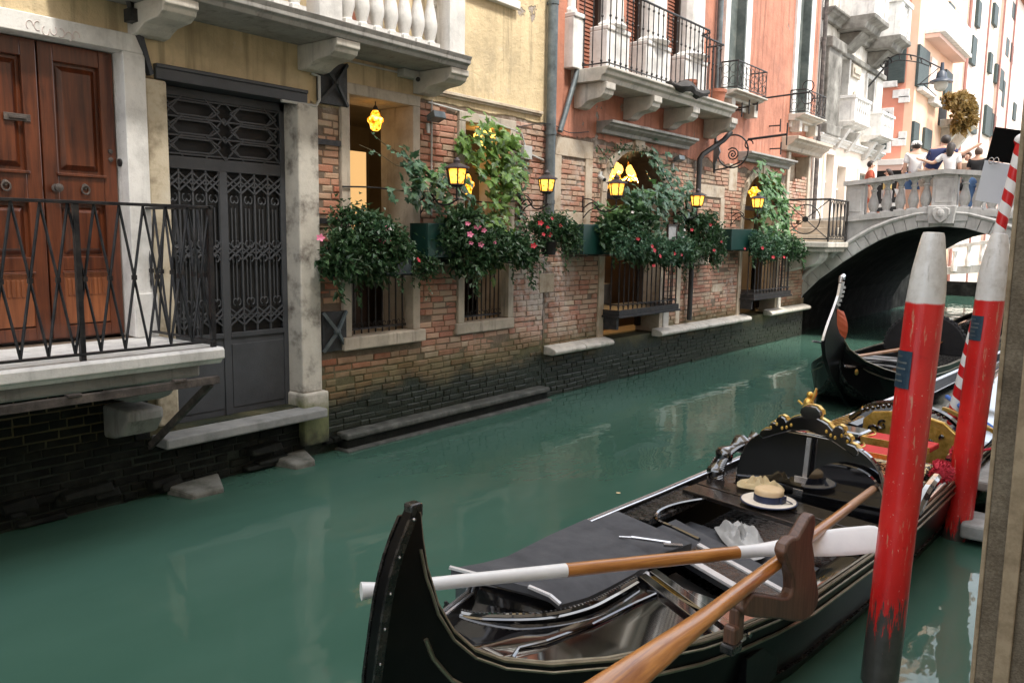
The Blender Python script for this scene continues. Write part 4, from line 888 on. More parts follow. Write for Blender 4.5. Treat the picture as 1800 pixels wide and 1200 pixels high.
FY = 33.0
CORX = YP(1604, 200, FY)[0]
FP = Frame(CORX, 0, 0)
def far_houses():
    S = lambda x, y=150: FP.px(x, y)[0]
    Z = lambda x, y: FP.px(x, y)[1]
    # corner house: one front looks towards the bridge, the other along the canal
    root = thing('corner_house', 'pink and orange corner house with white quoin blocks and dark green shutters beyond the bridge', 'house', (CORX, FY, 2.0))
    e = S(1692)
    m = MB(); m.quad((CORX-14,FY,1.9),(CORX-.3,FY,1.9),(CORX-.3,FY,18),(CORX-14,FY,18)); m.quad((CORX-14,FY,18),(CORX,FY,18),(CORX,e,18),(CORX-14,e,18)); m.build('wall', M['far_pink'], root, recalc=False)
    m = MB(); m.quad((CORX-.3,FY,1.9),(CORX,FY,1.9),(CORX,FY,18),(CORX-.3,FY,18)); m.quad((CORX,FY,-1),(CORX,e,-1),(CORX,e,18),(CORX,FY,18)); m.build('side_wall', M['far_orange'], root, recalc=False)
    def yrect(x0, y0, x1, y1): a, zt = YP(x0, y0, FY); b, zb = YP(x1, y1, FY); return a, b, zb, zt
    def ybox(name, mat, x0, y0, x1, y1, d0, d1, parent=root, bevel=.01):
        a, b, c, d = yrect(x0, y0, x1, y1); m = MB(); m.box(a, b, FY-d1, FY+d0, c, d); return m.build(name, mat, parent, bevel=bevel)
    wn = ybox('window', M['glass'], 1548, 58, 1569, 145, .1, .02); ybox('shutter', M['shutter_green'], 1568, 56, 1590, 146, 0, .12); ybox('sill', M['white_clean'], 1545, 146, 1578, 153, .1, .15, wn); 
    wn = ybox('window_frame', M['white_clean'], 1538, 192, 1566, 269, 0, .06); ybox('shutter', M['shutter_green'], 1542, 199, 1559, 263, 0, .12, wn)
    for q in ((1570,159,1598,171), (1580,170,1599,180), (1569,244,1592,256), (1580,232,1593,245)): ybox('quoin_block', M['white_clean'], *q, .1, .05)
    ybox('dark_doorway', M['black'], 1538, 297, 1600, 372, .0, .03); ybox('awning', M['awning'], 1532, 287, 1602, 294, .0, 1.3); ybox('awning_valance', M['far_rose'], 1536, 294, 1601, 303, -1.1, 1.25)
    m = MB(); x, z = YP(1590, 30, FY); m.tube([(x, FY-.1, z+.2), (x+.1, FY-.1, z-.1), (x, FY-.1, z-.5)], .05, 5); m.build('wall_cramp', M['rust'], root)
    def shut(x0, yt, yb, x1, mat=None, o=.10, name='shutter', parent=root):
        s0, s1 = S(x0, yt), S(x1, yt); m = MB(FP); m.box(.0, o, s0, s1, Z(x0, yb), Z(x0, yt)); return m.build(name, mat or M['shutter_green'], parent, bevel=.01)
    def window(x0, yt, yb, x1, parent=root): return shut(x0, yt, yb, x1, M['black'], .02, 'window', parent)
    for q in ((1613, 78, 155, 1632), (1603, 213, 268, 1613), (1622, 224, 262, 1635), (1660, 122, 172, 1672), (1666, 3, 64, 1676), (1675, 30, 74, 1688)): shut(*q)
    window(1652, 170, 222, 1666)
    q = shut(1633, 100, 172, 1643, M['far_pale'], .12, 'window_frame')
    for x0, yt, yb, x1 in ((1611,153,160,1634), (1631,172,182,1645)): shut(x0, yt, yb, x1, M['white_clean'], .25, 'sill')
    # white balcony with flowers on the upper floor
    s0, s1 = S(1626, 55), S(1676, 95); zz = Z(1650, 75)
    m = MB(FP); m.box(0, .7, s0, s1, zz-.15, zz); bl = m.build('balcony', M['white_clean'], root, bevel=.02)
    m = MB(FP); m.box(0, .5, s0+.05, s1-.05, zz-.30, zz-.155); m.build('balcony_soffit', M['far_rose'], bl)
    m = MB(FP); 
    for k in range(26): s = lerp(s0+.05, s1-.05, k/25); m.tube([(.64, s, zz), (.64, s, zz+.9)], .02, 5)
    m.tube([(.64, s0, zz+.9), (.64, s1, zz+.9)], .03, 5); m.build('balcony_rail', M['white_clean'], bl)
    m = MB(FP); s = S(1696, 100); m.tube([(.1, e-.1, 0), (.1, e-.1, 18)], .07, 8); m.build('drainpipe', M['far_pipe'], root)
    # corbelled balcony carrying the yellowing plant
    s0, s1 = S(1651, 218), S(1680, 225); zz = Z(1660, 215)
    m = MB(FP); moulded(m, s0, s1, zz-.3, zz, .9); m.prism([(0,s0+.4,zz-1.1),(.15,s0+.4,zz-1.1),(.7,s0+.4,zz-.3),(0,s0+.4,zz-.3)], (0,.4,0)); m.prism([(0,s1-.9,zz-1.1),(.15,s1-.9,zz-1.1),(.7,s1-.9,zz-.3),(0,s1-.9,zz-.3)], (0,.4,0)); m.build('flower_balcony', M['istria'], root, bevel=.02)
    # a row of further houses, each narrower to the eye
    rows = [('far_house', 1692, 1722, M['far_pale'], 19, 'pale washed-out house with a tall grey arched shutter beyond the orange corner house', [(1699,172,230,1717),(1706,62,115,1714),(1716,0,50,1722)]),
            ('far_house', 1722, 1748, M['far_cream'], 18, 'cream far house with two rows of open green shutters above the black board', [(1730,184,238,1741),(1739,198,240,1748),(1737,92,130,1742),(1745,5,46,1752)]),
            ('far_house', 1748, 1768, M['far_rose'], 20, 'rose far house with grey shutters and a red drainpipe', [(1748,112,148,1754),(1755,120,160,1762),(1765,65,100,1771),(1759,140,190,1764)]),
            ('far_house', 1768, 1800, M['far_pale'], 16, 'pale last house of the canal row, beside the brown post', [(1773,75,112,1779),(1779,180,212,1784),(1776,2,34,1782)])]
    for nm, x0, x1, mt, h, lab, sh in rows:
        a, b = S(x0), S(x1); r = thing(nm, lab, 'house', FP((0, a, 2)))
        m = MB(FP); m.box(-10, .0+.06*(x0 % 3), a+.01, b, -1, h); m.build('wall', mt, r)
        m = MB(FP); m.box(-10.3, .5, a, b, h, h+.35); m.build('roof', M['roof'], r)
        for q in sh: shut(*q, o=.14, parent=r)
        m = MB(FP); m.tube([(.2, b-.2, 0), (.2, b-.2, h)], .05, 6); m.build('drainpipe', M['far_pipe'], r)
    a = S(1800)
    r = thing('end_house', 'white house closing the far end of the canal', 'house', (-3, a+18, 2)); m = MB(); m.box(-14, 12, a+16, a+24, -1, 15); m.build('wall', M['far_pale'], r)
    for k in range(5):
        for z in (3, 7, 11): m = MB(); m.box(-9+k*3.4, -7.8+k*3.4, a+15.9, a+16.1, z, z+2); m.build('window', M['shutter_green'], r)
far_houses()

# ------------------------------------------------------------------ bridge
BY0, BY1 = 18.0, 27.0; BXC = -3.31
def bridge():
    P = lambda x, y: YP(x, y, BY0)
    root = thing('stone_bridge', 'grey stone arched footbridge with vase balusters and a carved keystone', 'bridge', (BXC, 19.6, 0))
    half = [(1650,398),(1614,401),(1575,411),(1545,423),(1515,440),(1482,461),(1440,491),(1412,518)]
    L_ = [P(*q) for q in half]; L_[0] = (BXC, L_[0][1]); L_.append((-6.14, .45)); L_.append((-6.28, -.6))
    intr = list(reversed(L_))+[(2*BXC-x, z) for x, z in L_[1:]]
    topL = [(-7.2, 2.42), (-5.6, 2.54), (-4.83, 2.605), (-4.2, 2.68), (BXC, 2.765)]
    def ztop(x): 
        if x > BXC: x = 2*BXC-x
        return curve(topL, x)
    m = MB(); vt = MB()
    for (x0, z0), (x1, z1) in zip(intr, intr[1:]):
        if abs(x1-x0) < 1e-5: continue
        for y in (BY0, BY1): m.quad((x0,y,z0),(x1,y,z1),(x1,y,max(ztop(x1), z1)),(x0,y,max(ztop(x0), z0)))
        vt.quad((x0,BY0,z0),(x0,BY1,z0),(x1,BY1,z1),(x1,BY0,z1))
    xl = intr[0][0]; xr = intr[-1][0]
    for y in (BY0, BY1): m.quad((-7.3,y,-.6),(xl,y,-.6),(xl,y,ztop(xl)),(-7.3,y,ztop(-7.2))); m.quad((xr,y,-.6),(1.6,y,-.6),(1.6,y,2.42),(xr,y,ztop(xr)))
    xs = [-7.3+k*.342 for k in range(27)]
    for a, b in zip(xs, xs[1:]): m.quad((a,BY0,ztop(a)-.004),(b,BY0,ztop(b)-.004),(b,BY1,ztop(b)-.004),(a,BY1,ztop(a)-.004))
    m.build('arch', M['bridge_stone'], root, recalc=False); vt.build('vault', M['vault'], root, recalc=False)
    # dressed arch stones and their moulding
    sub = []
    for (x0, z0), (x1, z1) in zip(intr[1:-1], intr[2:-1]):
        for t in range(2): sub.append(((lerp(x0,x1,t/2), lerp(z0,z1,t/2)), (lerp(x0,x1,(t+1)/2), lerp(z0,z1,(t+1)/2))))
    m = MB(); mo = []
    def nrm(i, pts):
        a = pts[max(0,i-1)]; b = pts[min(len(pts)-1, i+1)]; d = Vector((b[0]-a[0], b[1]-a[1])).normalized(); return Vector((-d.y, d.x))
    pts = [s[0] for s in sub]+[sub[-1][1]]
    for i in range(len(pts)-1):
        n0, n1 = nrm(i, pts), nrm(i+1, pts); a, b = Vector(pts[i]), Vector(pts[i+1]); w = .24
        q = [a+n0*.004, b+n1*.004, b+n1*w, a+n0*w]; q = [Vector((p.x, p.y)) for p in q]
        g = .006*(b-a).normalized(); q[0] += g; q[3] += g; q[1] -= g; q[2] -= g
        m.hexa([(p.x, BY0+.1, p.y) for p in q]+[(p.x, BY0-.035, p.y) for p in q])
    for i, p in enumerate(pts): mo.append(Vector((p[0], BY0-.03, p[1]))+Vector((nrm(i, pts).x, 0, nrm(i, pts).y))*.285)
    m.build('arch_stones', M['bridge_stone'], root, bevel=.008)
    m = MB(); m.tube(mo, .05, 8); m.build('arch_moulding', M['bridge_stone'], root, smooth=True)
    # string course under the parapet
    m = MB()
    for a, b in zip(xs, xs[1:]):
        za, zb = ztop(a), ztop(b); m.hexa([(a,BY0-.07,za-.09),(b,BY0-.07,zb-.09),(b,BY0+.3,zb-.09),(a,BY0+.3,za-.09),(a,BY0-.07,za+.02),(b,BY0-.07,zb+.02),(b,BY0+.3,zb+.02),(a,BY0+.3,za+.02)])
    m.build('string_course', M['bridge_stone'], root)
    m = MB(); m.hexa([(BXC-.22,BY0-.14,2.45),(BXC+.22,BY0-.14,2.45),(BXC+.22,BY0+.1,2.45),(BXC-.22,BY0+.1,2.45),(BXC-.26,BY0-.14,2.80),(BXC+.26,BY0-.14,2.80),(BXC+.26,BY0+.1,2.80),(BXC-.26,BY0+.1,2.80)]); m.box(BXC-.46, BXC+.46, BY0-.06, BY0+.1, 2.50, 2.74); ks = m.build('keystone', M['bridge_stone'], root, bevel=.012)
    m = MB(); sh = [(0,2.46),(.10,2.53),(.15,2.63),(.15,2.73),(.08,2.77),(0,2.75),(-.08,2.77),(-.15,2.73),(-.15,2.63),(-.10,2.53)]; m.prism([(BXC+x, BY0-.14, z) for x, z in sh], (0,-.05,0)); m.ball((BXC, BY0-.18, 2.65), .08, 8, 6, (1,.4,1.1)); m.build('carved_shield', M['bridge_stone'], ks, bevel=.012)
    # parapets (near and far): piers, balusters, coping
    def par(y, near):
        pr = MB(); pr.box(-.001,.001,-.001,.001,-.001,.001)
        pieces = [(-5.18, -4.80), (BXC-.22, BXC+.22), (2*BXC+4.80, 2*BXC+5.18)]
        for a, b in pieces:
            m = MB(); z0 = ztop((a+b)/2)-.02; z1 = ztop((a+b)/2)+.66; m.box(a, b, y+.02, y+.26, z0, z1); m.box(a+.06, b-.06, y, y+.1, z0+.12, z1-.1); m.build('pier', M['bridge_stone'], root, bevel=.012)
        m = MB(); seg = [-7.0+k*.2 for k in range(37)] if not near else [-5.22+k*(2*(BXC+5.22))/20 for k in range(21)]
        for a, b in zip(seg, seg[1:]):
            za, zb = ztop(a)+.66, ztop(b)+.66
            m.hexa([(a,y-.05,za),(b,y-.05,zb),(b,y+.33,zb),(a,y+.33,za),(a,y-.05,za+.09),(b,y-.05,zb+.09),(b,y+.33,zb+.09),(a,y+.33,za+.09)])
        m.build('coping', M['bridge_stone'], root)
    par(BY0, True); par(BY1-.3, False)
    c = MB(); baluster(c, (0,0,0), .66, .105, 14); bp = c.build('baluster', M['bridge_stone'], None, smooth=35); first = True
    xb = [P(x, 350)[0] for x in (1533, 1556, 1580, 1603, 1625)]
    for y in (BY0+.14, BY1-.16):
        for x in xb+[2*BXC-x for x in xb]:
            q = bp if first else bp.copy()
            if not first: COL.objects.link(q)
            first = False; q.parent = root; q.location = Vector((x, y, ztop(x)+.003))-root.location
    # rough masonry of the left abutment
    m = MB(); rnd = random.Random(5)
    for k in range(16):
        x = rnd.uniform(-6.1, -5.5); z = rnd.uniform(.3, 2.2)
        if z > .9 or True:
            m.box(x, x+rnd.uniform(.2,.45), BY0-rnd.uniform(.02,.07), BY0+.1, z, z+rnd.uniform(.12,.22)) if curve(list(reversed(L_)), x+.45) > -9 and z > 1.35+ (x+5.8)*1.2 else None
    m.build('rough_blocks', M['bridge_stone'], root, bevel=.03)
    return ztop
ZDECK = bridge()

def bridge_landing():
    root = thing('bridge_landing', 'small stone landing with iron wheel-pattern railing at the left foot of the bridge', 'landing', FA((0, 17.3, 2.0)))
    m = MB(FA); m.box(0, 1.08, 16.62, 17.98, 1.95, 2.06); m.box(0, 1.0, 16.7, 17.98, 1.86, 1.947); m.build('slab', M['istria'], root, bevel=.015)
    m = MB(FA); m.prism([(0,16.9,1.858),(.85,16.9,1.858),(.84,16.9,1.75),(.76,16.9,1.62),(.60,16.9,1.55),(.42,16.9,1.53),(.2,16.9,1.45),(0,16.9,1.40)], (0, .5, 0)); m.build('corbel', M['white_stone'], root, bevel=.02)
    m = MB(FA)
    for k in range(3): m.box(.12, .98, 17.2+.26*k, 17.98, 2.062+.15*k, 2.21+.15*k)
    m.build('steps', M['tan_stone'], root, bevel=.012)
    z0, z1 = 2.12, 2.90; m = MB(FA)
    m.tube([(.10,16.68,z1),(1.04,16.68,z1),(1.02,17.96,z1)], .020, 8); m.tube([(.10,16.68,z0),(1.04,16.68,z0),(1.02,17.96,z0)], .014, 6)
    for o, s in ((.10,16.68),(1.04,16.68),(1.02,17.94)): m.tube([(o,s,2.03),(o,s,z1)], .02, 6)
    rl = m.build('railing', M['iron'], root)
    m = MB(FA); c = (.57, (z0+z1)/2)
    m.tube([(c[0]+.29*math.cos(t), 16.68, c[1]+.29*math.sin(t)) for t in [k*2*PI/30 for k in range(31)]], .012, 6); m.lathe((c[0], 16.66, c[1]), [(.06,0),(.06,.04)], 10, axis=(0,1,0))
    m.tube([(.10,16.68,z0),(1.04,16.68,z1)], .010, 6); m.tube([(.10,16.68,z1),(1.04,16.68,z0)], .010, 6); m.build('wheel_ornament', M['iron'], rl)
    m = MB(FA)
    for k in range(5):
        s = 16.85+k*.24; m.tube([(1.03, s+.11*math.cos(t), c[1]+.36*math.sin(t)) for t in [j*2*PI/20 for j in range(21)]], .009, 5); m.tube([(1.03, s+.12, z0),(1.03, s+.12, z1)], .010, 5)
    m.build('oval_bars', M['iron'], rl)
bridge_landing()

def far_bridge():
    Y = 36.0; r = thing('far_bridge', 'small distant white-railed bridge glimpsed under the stone arch', 'bridge', (-3, Y, .5))
    x0, z0 = YP(1660, 474, Y); x1, z1 = YP(1745, 455, Y)
    m = MB(); m.hexa([(x0-3,Y,z0-.5),(x1+2,Y,z1-.3),(x1+2,Y+2,z1-.3),(x0-3,Y+2,z0-.5),(x0-3,Y,z0-.25),(x1+2,Y,z1+.05),(x1+2,Y+2,z1+.05),(x0-3,Y+2,z0-.25)]); m.build('deck', M['white_stone'], r); m = MB(); m.box(x0-4, x1+3, Y+.1, Y+1.9, -1, z0-.52); m.build('underdeck_shade_box', M['vault'], r)  # solid dark box below the deck stands in for shade there
    m = MB(); n = 12
    for k in range(n): x = lerp(x0-2, x1+1.5, k/(n-1)); z = lerp(z0-.2, z1+.05, (x-x0)/(x1-x0) if True else 0); m.lathe((x, Y, z), [(.1,0),(.12,.25),(.06,.55),(.1,.8)], 8)
    m.build('balustrade', M['white_clean'], r)
    m = MB(); m.hexa([(x0-2.2,Y-.1,z0-.35+.8),(x1+1.6,Y-.1,z1+.85),(x1+1.6,Y+.15,z1+.85),(x0-2.2,Y+.15,z0+.45),(x0-2.2,Y-.1,z0+.58),(x1+1.6,Y-.1,z1+.98),(x1+1.6,Y+.15,z1+.98),(x0-2.2,Y+.15,z0+.58)]); m.build('coping', M['white_stone'], r)
far_bridge()

M['lamp_hood'] = plain('dark_blue_hood', [(.02,.03,.045),(.05,.06,.08)], rough=.45, bmp=.1)
M['lamp_bowl'] = plain('frosted_lamp_bowl', [(.30,.28,.24),(.40,.37,.32)], rough=.3, bmp=0)
def street_lamp():
    x, z = FW.px(1553, 122); 
    r = thing('street_lamp', 'bell-shaped street lamp on a long arched iron bracket above the bridge', 'lamp', FW((0, FW.px(1541, 122)[0], 9)))
    Y = 27.5
    pts = [YP(x, y, Y) for x, y in ((1556,118),(1565,103),(1580,96),(1600,97),(1618,102),(1634,110),(1656,121))]
    g = MB(); g.tube(spline([(p[0], Y, p[1]) for p in pts], 5), .020, 6); g.tube(spline([(p[0], Y, p[1]-.14-.04*math.sin(i)) for i, p in enumerate(pts[1:-1])], 5), .016, 6)
    for p in pts[1:-1]: g.tube([(p[0], Y, p[1]), (p[0]+.05, Y, p[1]-.15)], .02, 5)
    a = pts[0]; g.tube([(a[0]+.2*math.cos(t)*(1-t/12), Y, a[1]+.1+.2*math.sin(t)*(1-t/12)) for t in [k*.5 for k in range(20)]], .025, 5)
    wx = FW((0, 0, 0)).x; g.tube([(a[0], Y, a[1]), (wx, Y-.2, a[1]-.6)], .03, 6); g.build('bracket', M['iron'], r)
    c = Vector((YP(1655, 135, Y)[0], Y, YP(1655, 144, Y)[1]))
    g = MB(); g.lathe(c, [(.33,-.02),(.31,.03),(.16,.10),(.13,.26),(.06,.33),(.045,.55)], 14); g.build('lamp_hood', M['lamp_hood'], r, smooth=True)
    g = MB(); g.lathe(c, [(.20,-.02),(.19,-.14),(.13,-.24),(.02,-.29)], 14); g.build('lamp_bowl', M['lamp_bowl'], r, smooth=True)
    g = MB(); g.tube([(c.x, Y, c.z), (c.x-.65, Y, c.z-.02)], .022, 6); g.tube([(c.x-.6, Y, c.z-.02), (c.x-.1, Y, c.z+.4)], .014, 5); g.tube([(c.x-.5, Y, c.z), (c.x-.1, Y, c.z-.4)], .014, 5); g.build('side_arm', M['iron'], r)
street_lamp()
# ================================================================== gondolas (local: x towards the near bank, y along the boat, z up)
class Hull:
    """near/far gunwale half-widths and heights along the boat, stem profiles at both ends"""
    def __init__(s, near, far, sheer, stem, bow):
        s.near, s.far, s.sheer, s.stem, s.bow = near, far, sheer, stem, bow
    def gw(s, u, side): return (curve(s.near, u) if side > 0 else -curve(s.far, u), u, curve(s.sheer, u))
    def section(s, u, side, K=9):
        v = curve(s.near if side > 0 else s.far, u); zt = curve(s.sheer, u); out = []
        Lr = s.bow[0][0]
        k0 = max(0, 1-u/.9)**1.5; k1 = max(0, 1-(Lr-u)/.9)**1.5
        for j in range(K):
            q = j/(K-1); z = zt+(-.14-zt)*q
            shape = (1-.10*q-.12*q*q) if q < .8 else (1-.10*.8-.12*.64)*(1-((q-.8)/.2)**2)
            du = (curve(s.stem, -z)-curve(s.stem, -zt))*k0 + (curve(s.bow_c, -z)-curve(s.bow_c, -zt))*k1
            out.append((side*v*shape, u+du, z))
        return out
def make_hull(root, H, us, mat='hull_black', rail_near='brass', rail_far='steel', strip=True):
    H.bow_c = [(-z, u) for u, z in H.bow]
    K = 11
    zt = curve(H.sheer, us[0])
    stem = [(curve(H.stem, -(zt0)), zt0) for zt0 in [H.stem_top+(-.14-H.stem_top)*j/(K-1) for j in range(K)]]
    bt = H.bow[0][1]
    bow = [(curve(H.bow_c, -z), z) for z in [bt+(-.14-bt)*j/(K-1) for j in range(K)]]
    m = MB()
    for side in (1, -1):
        rings = [[(side*.022, u, z) for u, z in stem]]+[H.section(u, side, K) for u in us]+[[(side*.02, u, z) for u, z in bow]]
        m.rings(rings, closed=False, cap=False)
        th = .045                                   # inner skin of the bulwark
        inn = []
        for u in us[1:-1]:
            x, y, z = H.gw(u, side); zf = max(.10, z-.42); xi = x-side*min(th, abs(x)*.5); inn.append([(x, y, z), (xi, y, z), (xi-side*.02, y, lerp(z, zf, .5)), (xi*.9, y, zf)])
        m.rings(inn, closed=False, cap=False)
    m.rings([[(-.022, u, z), (.022, u, z)] for u, z in stem], closed=False, cap=False)
    m.rings([[(-.02, u, z), (.02, u, z)] for u, z in bow], closed=False, cap=False)
    hull = m.build('hull', M[mat], root, smooth=50)
    m = MB(); fl = []
    for u in us[1:-1]:
        a, b = H.gw(u, 1), H.gw(u, -1); z = max(.10, a[2]-.40); fl.append([(a[0]*.93, u, z), (b[0]*.93, u, z)])
    m.rings(fl, closed=False, cap=False); m.build('floor', M['worn_black'], root)
    for side, mt in ((1, rail_near), (-1, rail_far)):
        g = MB(); pts = [Vector(H.gw(u, side))+Vector((-side*.012, 0, .006)) for u in us]
        g.tube([p for p in pts], .010, 8); g.tube([p+Vector((-side*.024, 0, .0)) for p in pts[2:-2]], .008, 6); g.build('gunwale_rail', M[mt], hull, smooth=True)
        if strip and H.stem_top < 1.2 and side > 0:
            g = MB(); g.tube([Vector(H.section(u, side, K)[0]).lerp(Vector(H.section(u, side, K)[1]), .30)+Vector((.005,0,0)) for u in us[1:-4]], .006, 6); g.build('second_strip', M[rail_near], hull)
        if strip:
            g = MB(); pts = []
            for u in us[3:-3]:
                sec = H.section(u, side, K); d = curve([(0,.2),(.25,.13),(.8,.09),(3,.07)], u); z = sec[0][2]-d
                for a, b in zip(sec, sec[1:]):
                    if b[2] <= z: t = (a[2]-z)/(a[2]-b[2]); pts.append(Vector(a).lerp(Vector(b), t)+Vector((side*.006, 0, 0))); break
            g.tube(pts, .009, 6); g.build('rubbing_strip', M[mt if side > 0 else 'brass'], hull)
    return hull
def surf(name, mat, root, rows, thick=.02, smooth_=False, bevel=0):
    """solid sheet from rows of points (top), extruded downwards"""
    m = MB(); n = len(rows[0])
    top = [m.V(*r) for r in rows]; bot = [m.V(*[Vector(p)-Vector((0,0,thick)) for p in r]) for r in rows]
    for A_, B_, fl in ((top, top[1:], 0), (bot, bot[1:], 1)):
        for a, b in zip(A_, B_):
            for k in range(n-1):
                q = (a[k], a[k+1], b[k+1], b[k]); m.f.append(q if not fl else q[::-1])
    for a, b, c, d in zip(top, top[1:], bot, bot[1:]): m.f.append((a[0], b[0], d[0], c[0])); m.f.append((a[-1], c[-1], d[-1], b[-1]))
    for t, b in ((top[0], bot[0]), (top[-1], bot[-1])):
        for k in range(n-1): m.f.append((t[k], t[k+1], b[k+1], b[k]))
    return m.build(name, mat, root, smooth=smooth_ or False, bevel=bevel)
def ferro(root, u0, z0, sg, s=1.0):
    """comb-shaped bow iron in the boat's middle plane; sg = +1 when the bow points along +y"""
    m = MB()
    out = [(0,.0),(.02,.14),(.05,.24),(.12,.30),(.20,.31),(.24,.26),(.22,.20),(.15,.19),(.10,.16),(.085,.10),(.085,-.02),(.14,-.02),(.14,-.05),(.08,-.06),(.08,-.09),(.14,-.10),(.14,-.13),(.075,-.14),(.075,-.18),(.135,-.19),(.135,-.22),(.07,-.23),(.07,-.27),(.13,-.28),(.13,-.31),(.06,-.32),(.06,-.36),(.12,-.37),(.12,-.40),(.05,-.41),(.05,-.45),(.11,-.46),(.11,-.49),(.03,-.50),(-.02,-.8),(-.10,-1.05),(-.06,-.8),(-.02,-.5)]
    m.prism([(-.012, u0+sg*a*s, z0+b*s) for a, b in out], (.024, 0, 0)); return m.build('bow_iron', M['steel'], root)

# ------------------------------------------------------------------ near gondola
GTH = R(6.0); GP0 = (-1.982, 1.999)
def near_gondola():
    root = thing('gondola', 'black lacquered gondola in the foreground with grey carpeted stern and carved seat back', 'gondola', (GP0[0], GP0[1], 0), -GTH, 'gondolas moored at the poles')
    LN = 11.2
    near = [(0,.03),(.02,.055),(.05,.07),(.10,.10),(.165,.145),(.26,.21),(.42,.30),(.66,.41),(1.07,.56),(1.4,.645),(1.84,.695),(2.69,.69),(3.4,.65),(4.6,.57),(6,.50),(7.4,.42),(9,.28),(10.3,.12),(LN,.02)]
    far = [(0,.03),(.02,.055),(.05,.08),(.10,.12),(.165,.17),(.26,.24),(.42,.34),(.66,.45),(1.0,.56),(1.4,.65),(1.89,.72),(2.95,.775),(4.2,.835),(5.8,.81),(7.37,.74),(8.95,.56),(10.3,.2),(LN,.02)]
    sheer = [(0,1.12),(.005,1.03),(.015,.92),(.05,.775),(.10,.665),(.165,.585),(.26,.53),(.42,.485),(.66,.455),(1.07,.435),(1.84,.43),(2.69,.415),(4.2,.412),(5.8,.43),(7.37,.49),(8.95,.64),(10.3,.90),(LN,1.15)]
    stem = [(-1.157,-.015),(-1.144,-.028),(-1.06,-.078),(-.97,-.122),(-.88,-.15),(-.79,-.17),(-.674,-.19),(-.569,-.208),(-.4,-.215),(-.2,-.18),(0,-.03),(.14,.3)]
    bow = [(LN,1.15),(LN+.10,.9),(LN+.12,.7),(LN+.05,.4),(LN-.15,.1),(LN-.5,-.14)]
    H = Hull(near, far, sheer, stem, bow); H.stem_top = 1.15
    us = [0,.005,.015,.03,.05,.075,.10,.13,.165,.21,.26,.34,.42,.54,.66,.86,1.07,1.3,1.55,1.84,2.2,2.69,3.1,3.6,4.2,5,5.8,6.6,7.37,8.2,8.95,9.6,10.3,10.8,LN]
    hull = make_hull(root, H, us)
    # stern post cap, riveted iron strip on the stem
    m = MB(); m.box(-.026, .026, -.035, .018, 1.10, 1.158); m.build('stern_cap', M['worn_black'], root, bevel=.01)
    m = MB(); pts = [(curve(stem, -z), z) for z in [1.11-.06*k for k in range(18)]]
    for (u0, z0), (u1, z1) in zip(pts, pts[1:]):
        for sd in (1, -1): m.hexa([(sd*.024,u0-.004,z0),(sd*.036,u0-.004,z0),(sd*.036,u0+.030,z0),(sd*.024,u0+.030,z0),(sd*.024,u1-.004,z1),(sd*.036,u1-.004,z1),(sd*.036,u1+.030,z1),(sd*.024,u1+.030,z1)])
    sp = m.build('stem_strip', M['worn_black'], root)
    m = MB()
    for u, z in pts[::2]: m.ball((.037, u+.012, z), .006, 6, 4)
    m.build('rivets', M['steel'], sp)
    # lacquered stern deck between the gunwales
    W = lambda u, f: lerp(-curve(far, u), curve(near, u), f)
    dz = lambda u, f: (min(curve(sheer, u)-.03, .43+max(0,.5-u)*.06) if f > .5 else min(curve(sheer, u)-.035, .50))-.008*math.sin(PI*min(f,.5)*2)
    rows = []
    for u in [.06,.10,.165,.26,.42,.66,.86,1.07,1.3,1.55]:
        rows.append([(W(u, f)*.93, u, dz(u, f)) for f in [k/10 for k in range(11)]])
    deck = surf('stern_deck', M['deck_gloss'], root, rows, .02, 60)
    m = MB()                                          # raised moulding that frames the sunken panel
    fr_ = [(.50,.60),(.62,.64),(.9,.63),(1.2,.60),(1.38,.60)]
    m.tube([(W(u, f)*.93, u, dz(u, f)+.008) for u, f in fr_], .008, 6); m.tube([(W(u, f)*.93, u, dz(u, f)+.008) for u, f in [(.50,.60),(.42,.68),(.40,.80),(.46,.90)]], .008, 6)
    m.tube([(W(u, .62)*.93+t*.5, u+.02-.10*t, dz(u, .62)+.012) for u in (1.40,) for t in (0,.3,.6,1.0)], .012, 6)
    m.build('panel_moulding', M['gloss_black'], deck)
    for du in (0, .09):
        m = MB(); m.hexa([(W(1.42, .47)*.93, 1.46+du, dz(1.42,.5)-.02),(W(1.3,.97)*.93, 1.20+du, .40),(W(1.3,.97)*.93, 1.26+du, .40),(W(1.42,.47)*.93, 1.52+du, dz(1.42,.5)-.02),(W(1.42, .47)*.93, 1.46+du, dz(1.42,.5)+.03),(W(1.3,.97)*.93, 1.20+du, .425),(W(1.3,.97)*.93, 1.26+du, .425),(W(1.42,.47)*.93, 1.52+du, dz(1.42,.5)+.03)]); m.build('deck_rib', M['gloss_black'], deck, bevel=.006)
    # beaded rope trim
    m = MB(); bead = spline([(-.40,.50,.47),(-.38,.53,.44),(-.27,.60,.43),(-.09,.79,.43),(-.015,1.0,.43),(-.01,1.2,.43),(-.03,1.42,.425)], 10)
    m.tube(bead, .016, 8); m.tube([p+Vector((.022,-.01,-.012)) for p in bead], .014, 6)
    bt = m.build('beaded_trim', M['gloss_black'], root, smooth=True)
    m = MB()
    for p in bead[::1]: m.ball(p+Vector((0,0,.012)), .009, 6, 4)
    m.build('beads', M['worn_black'], bt)
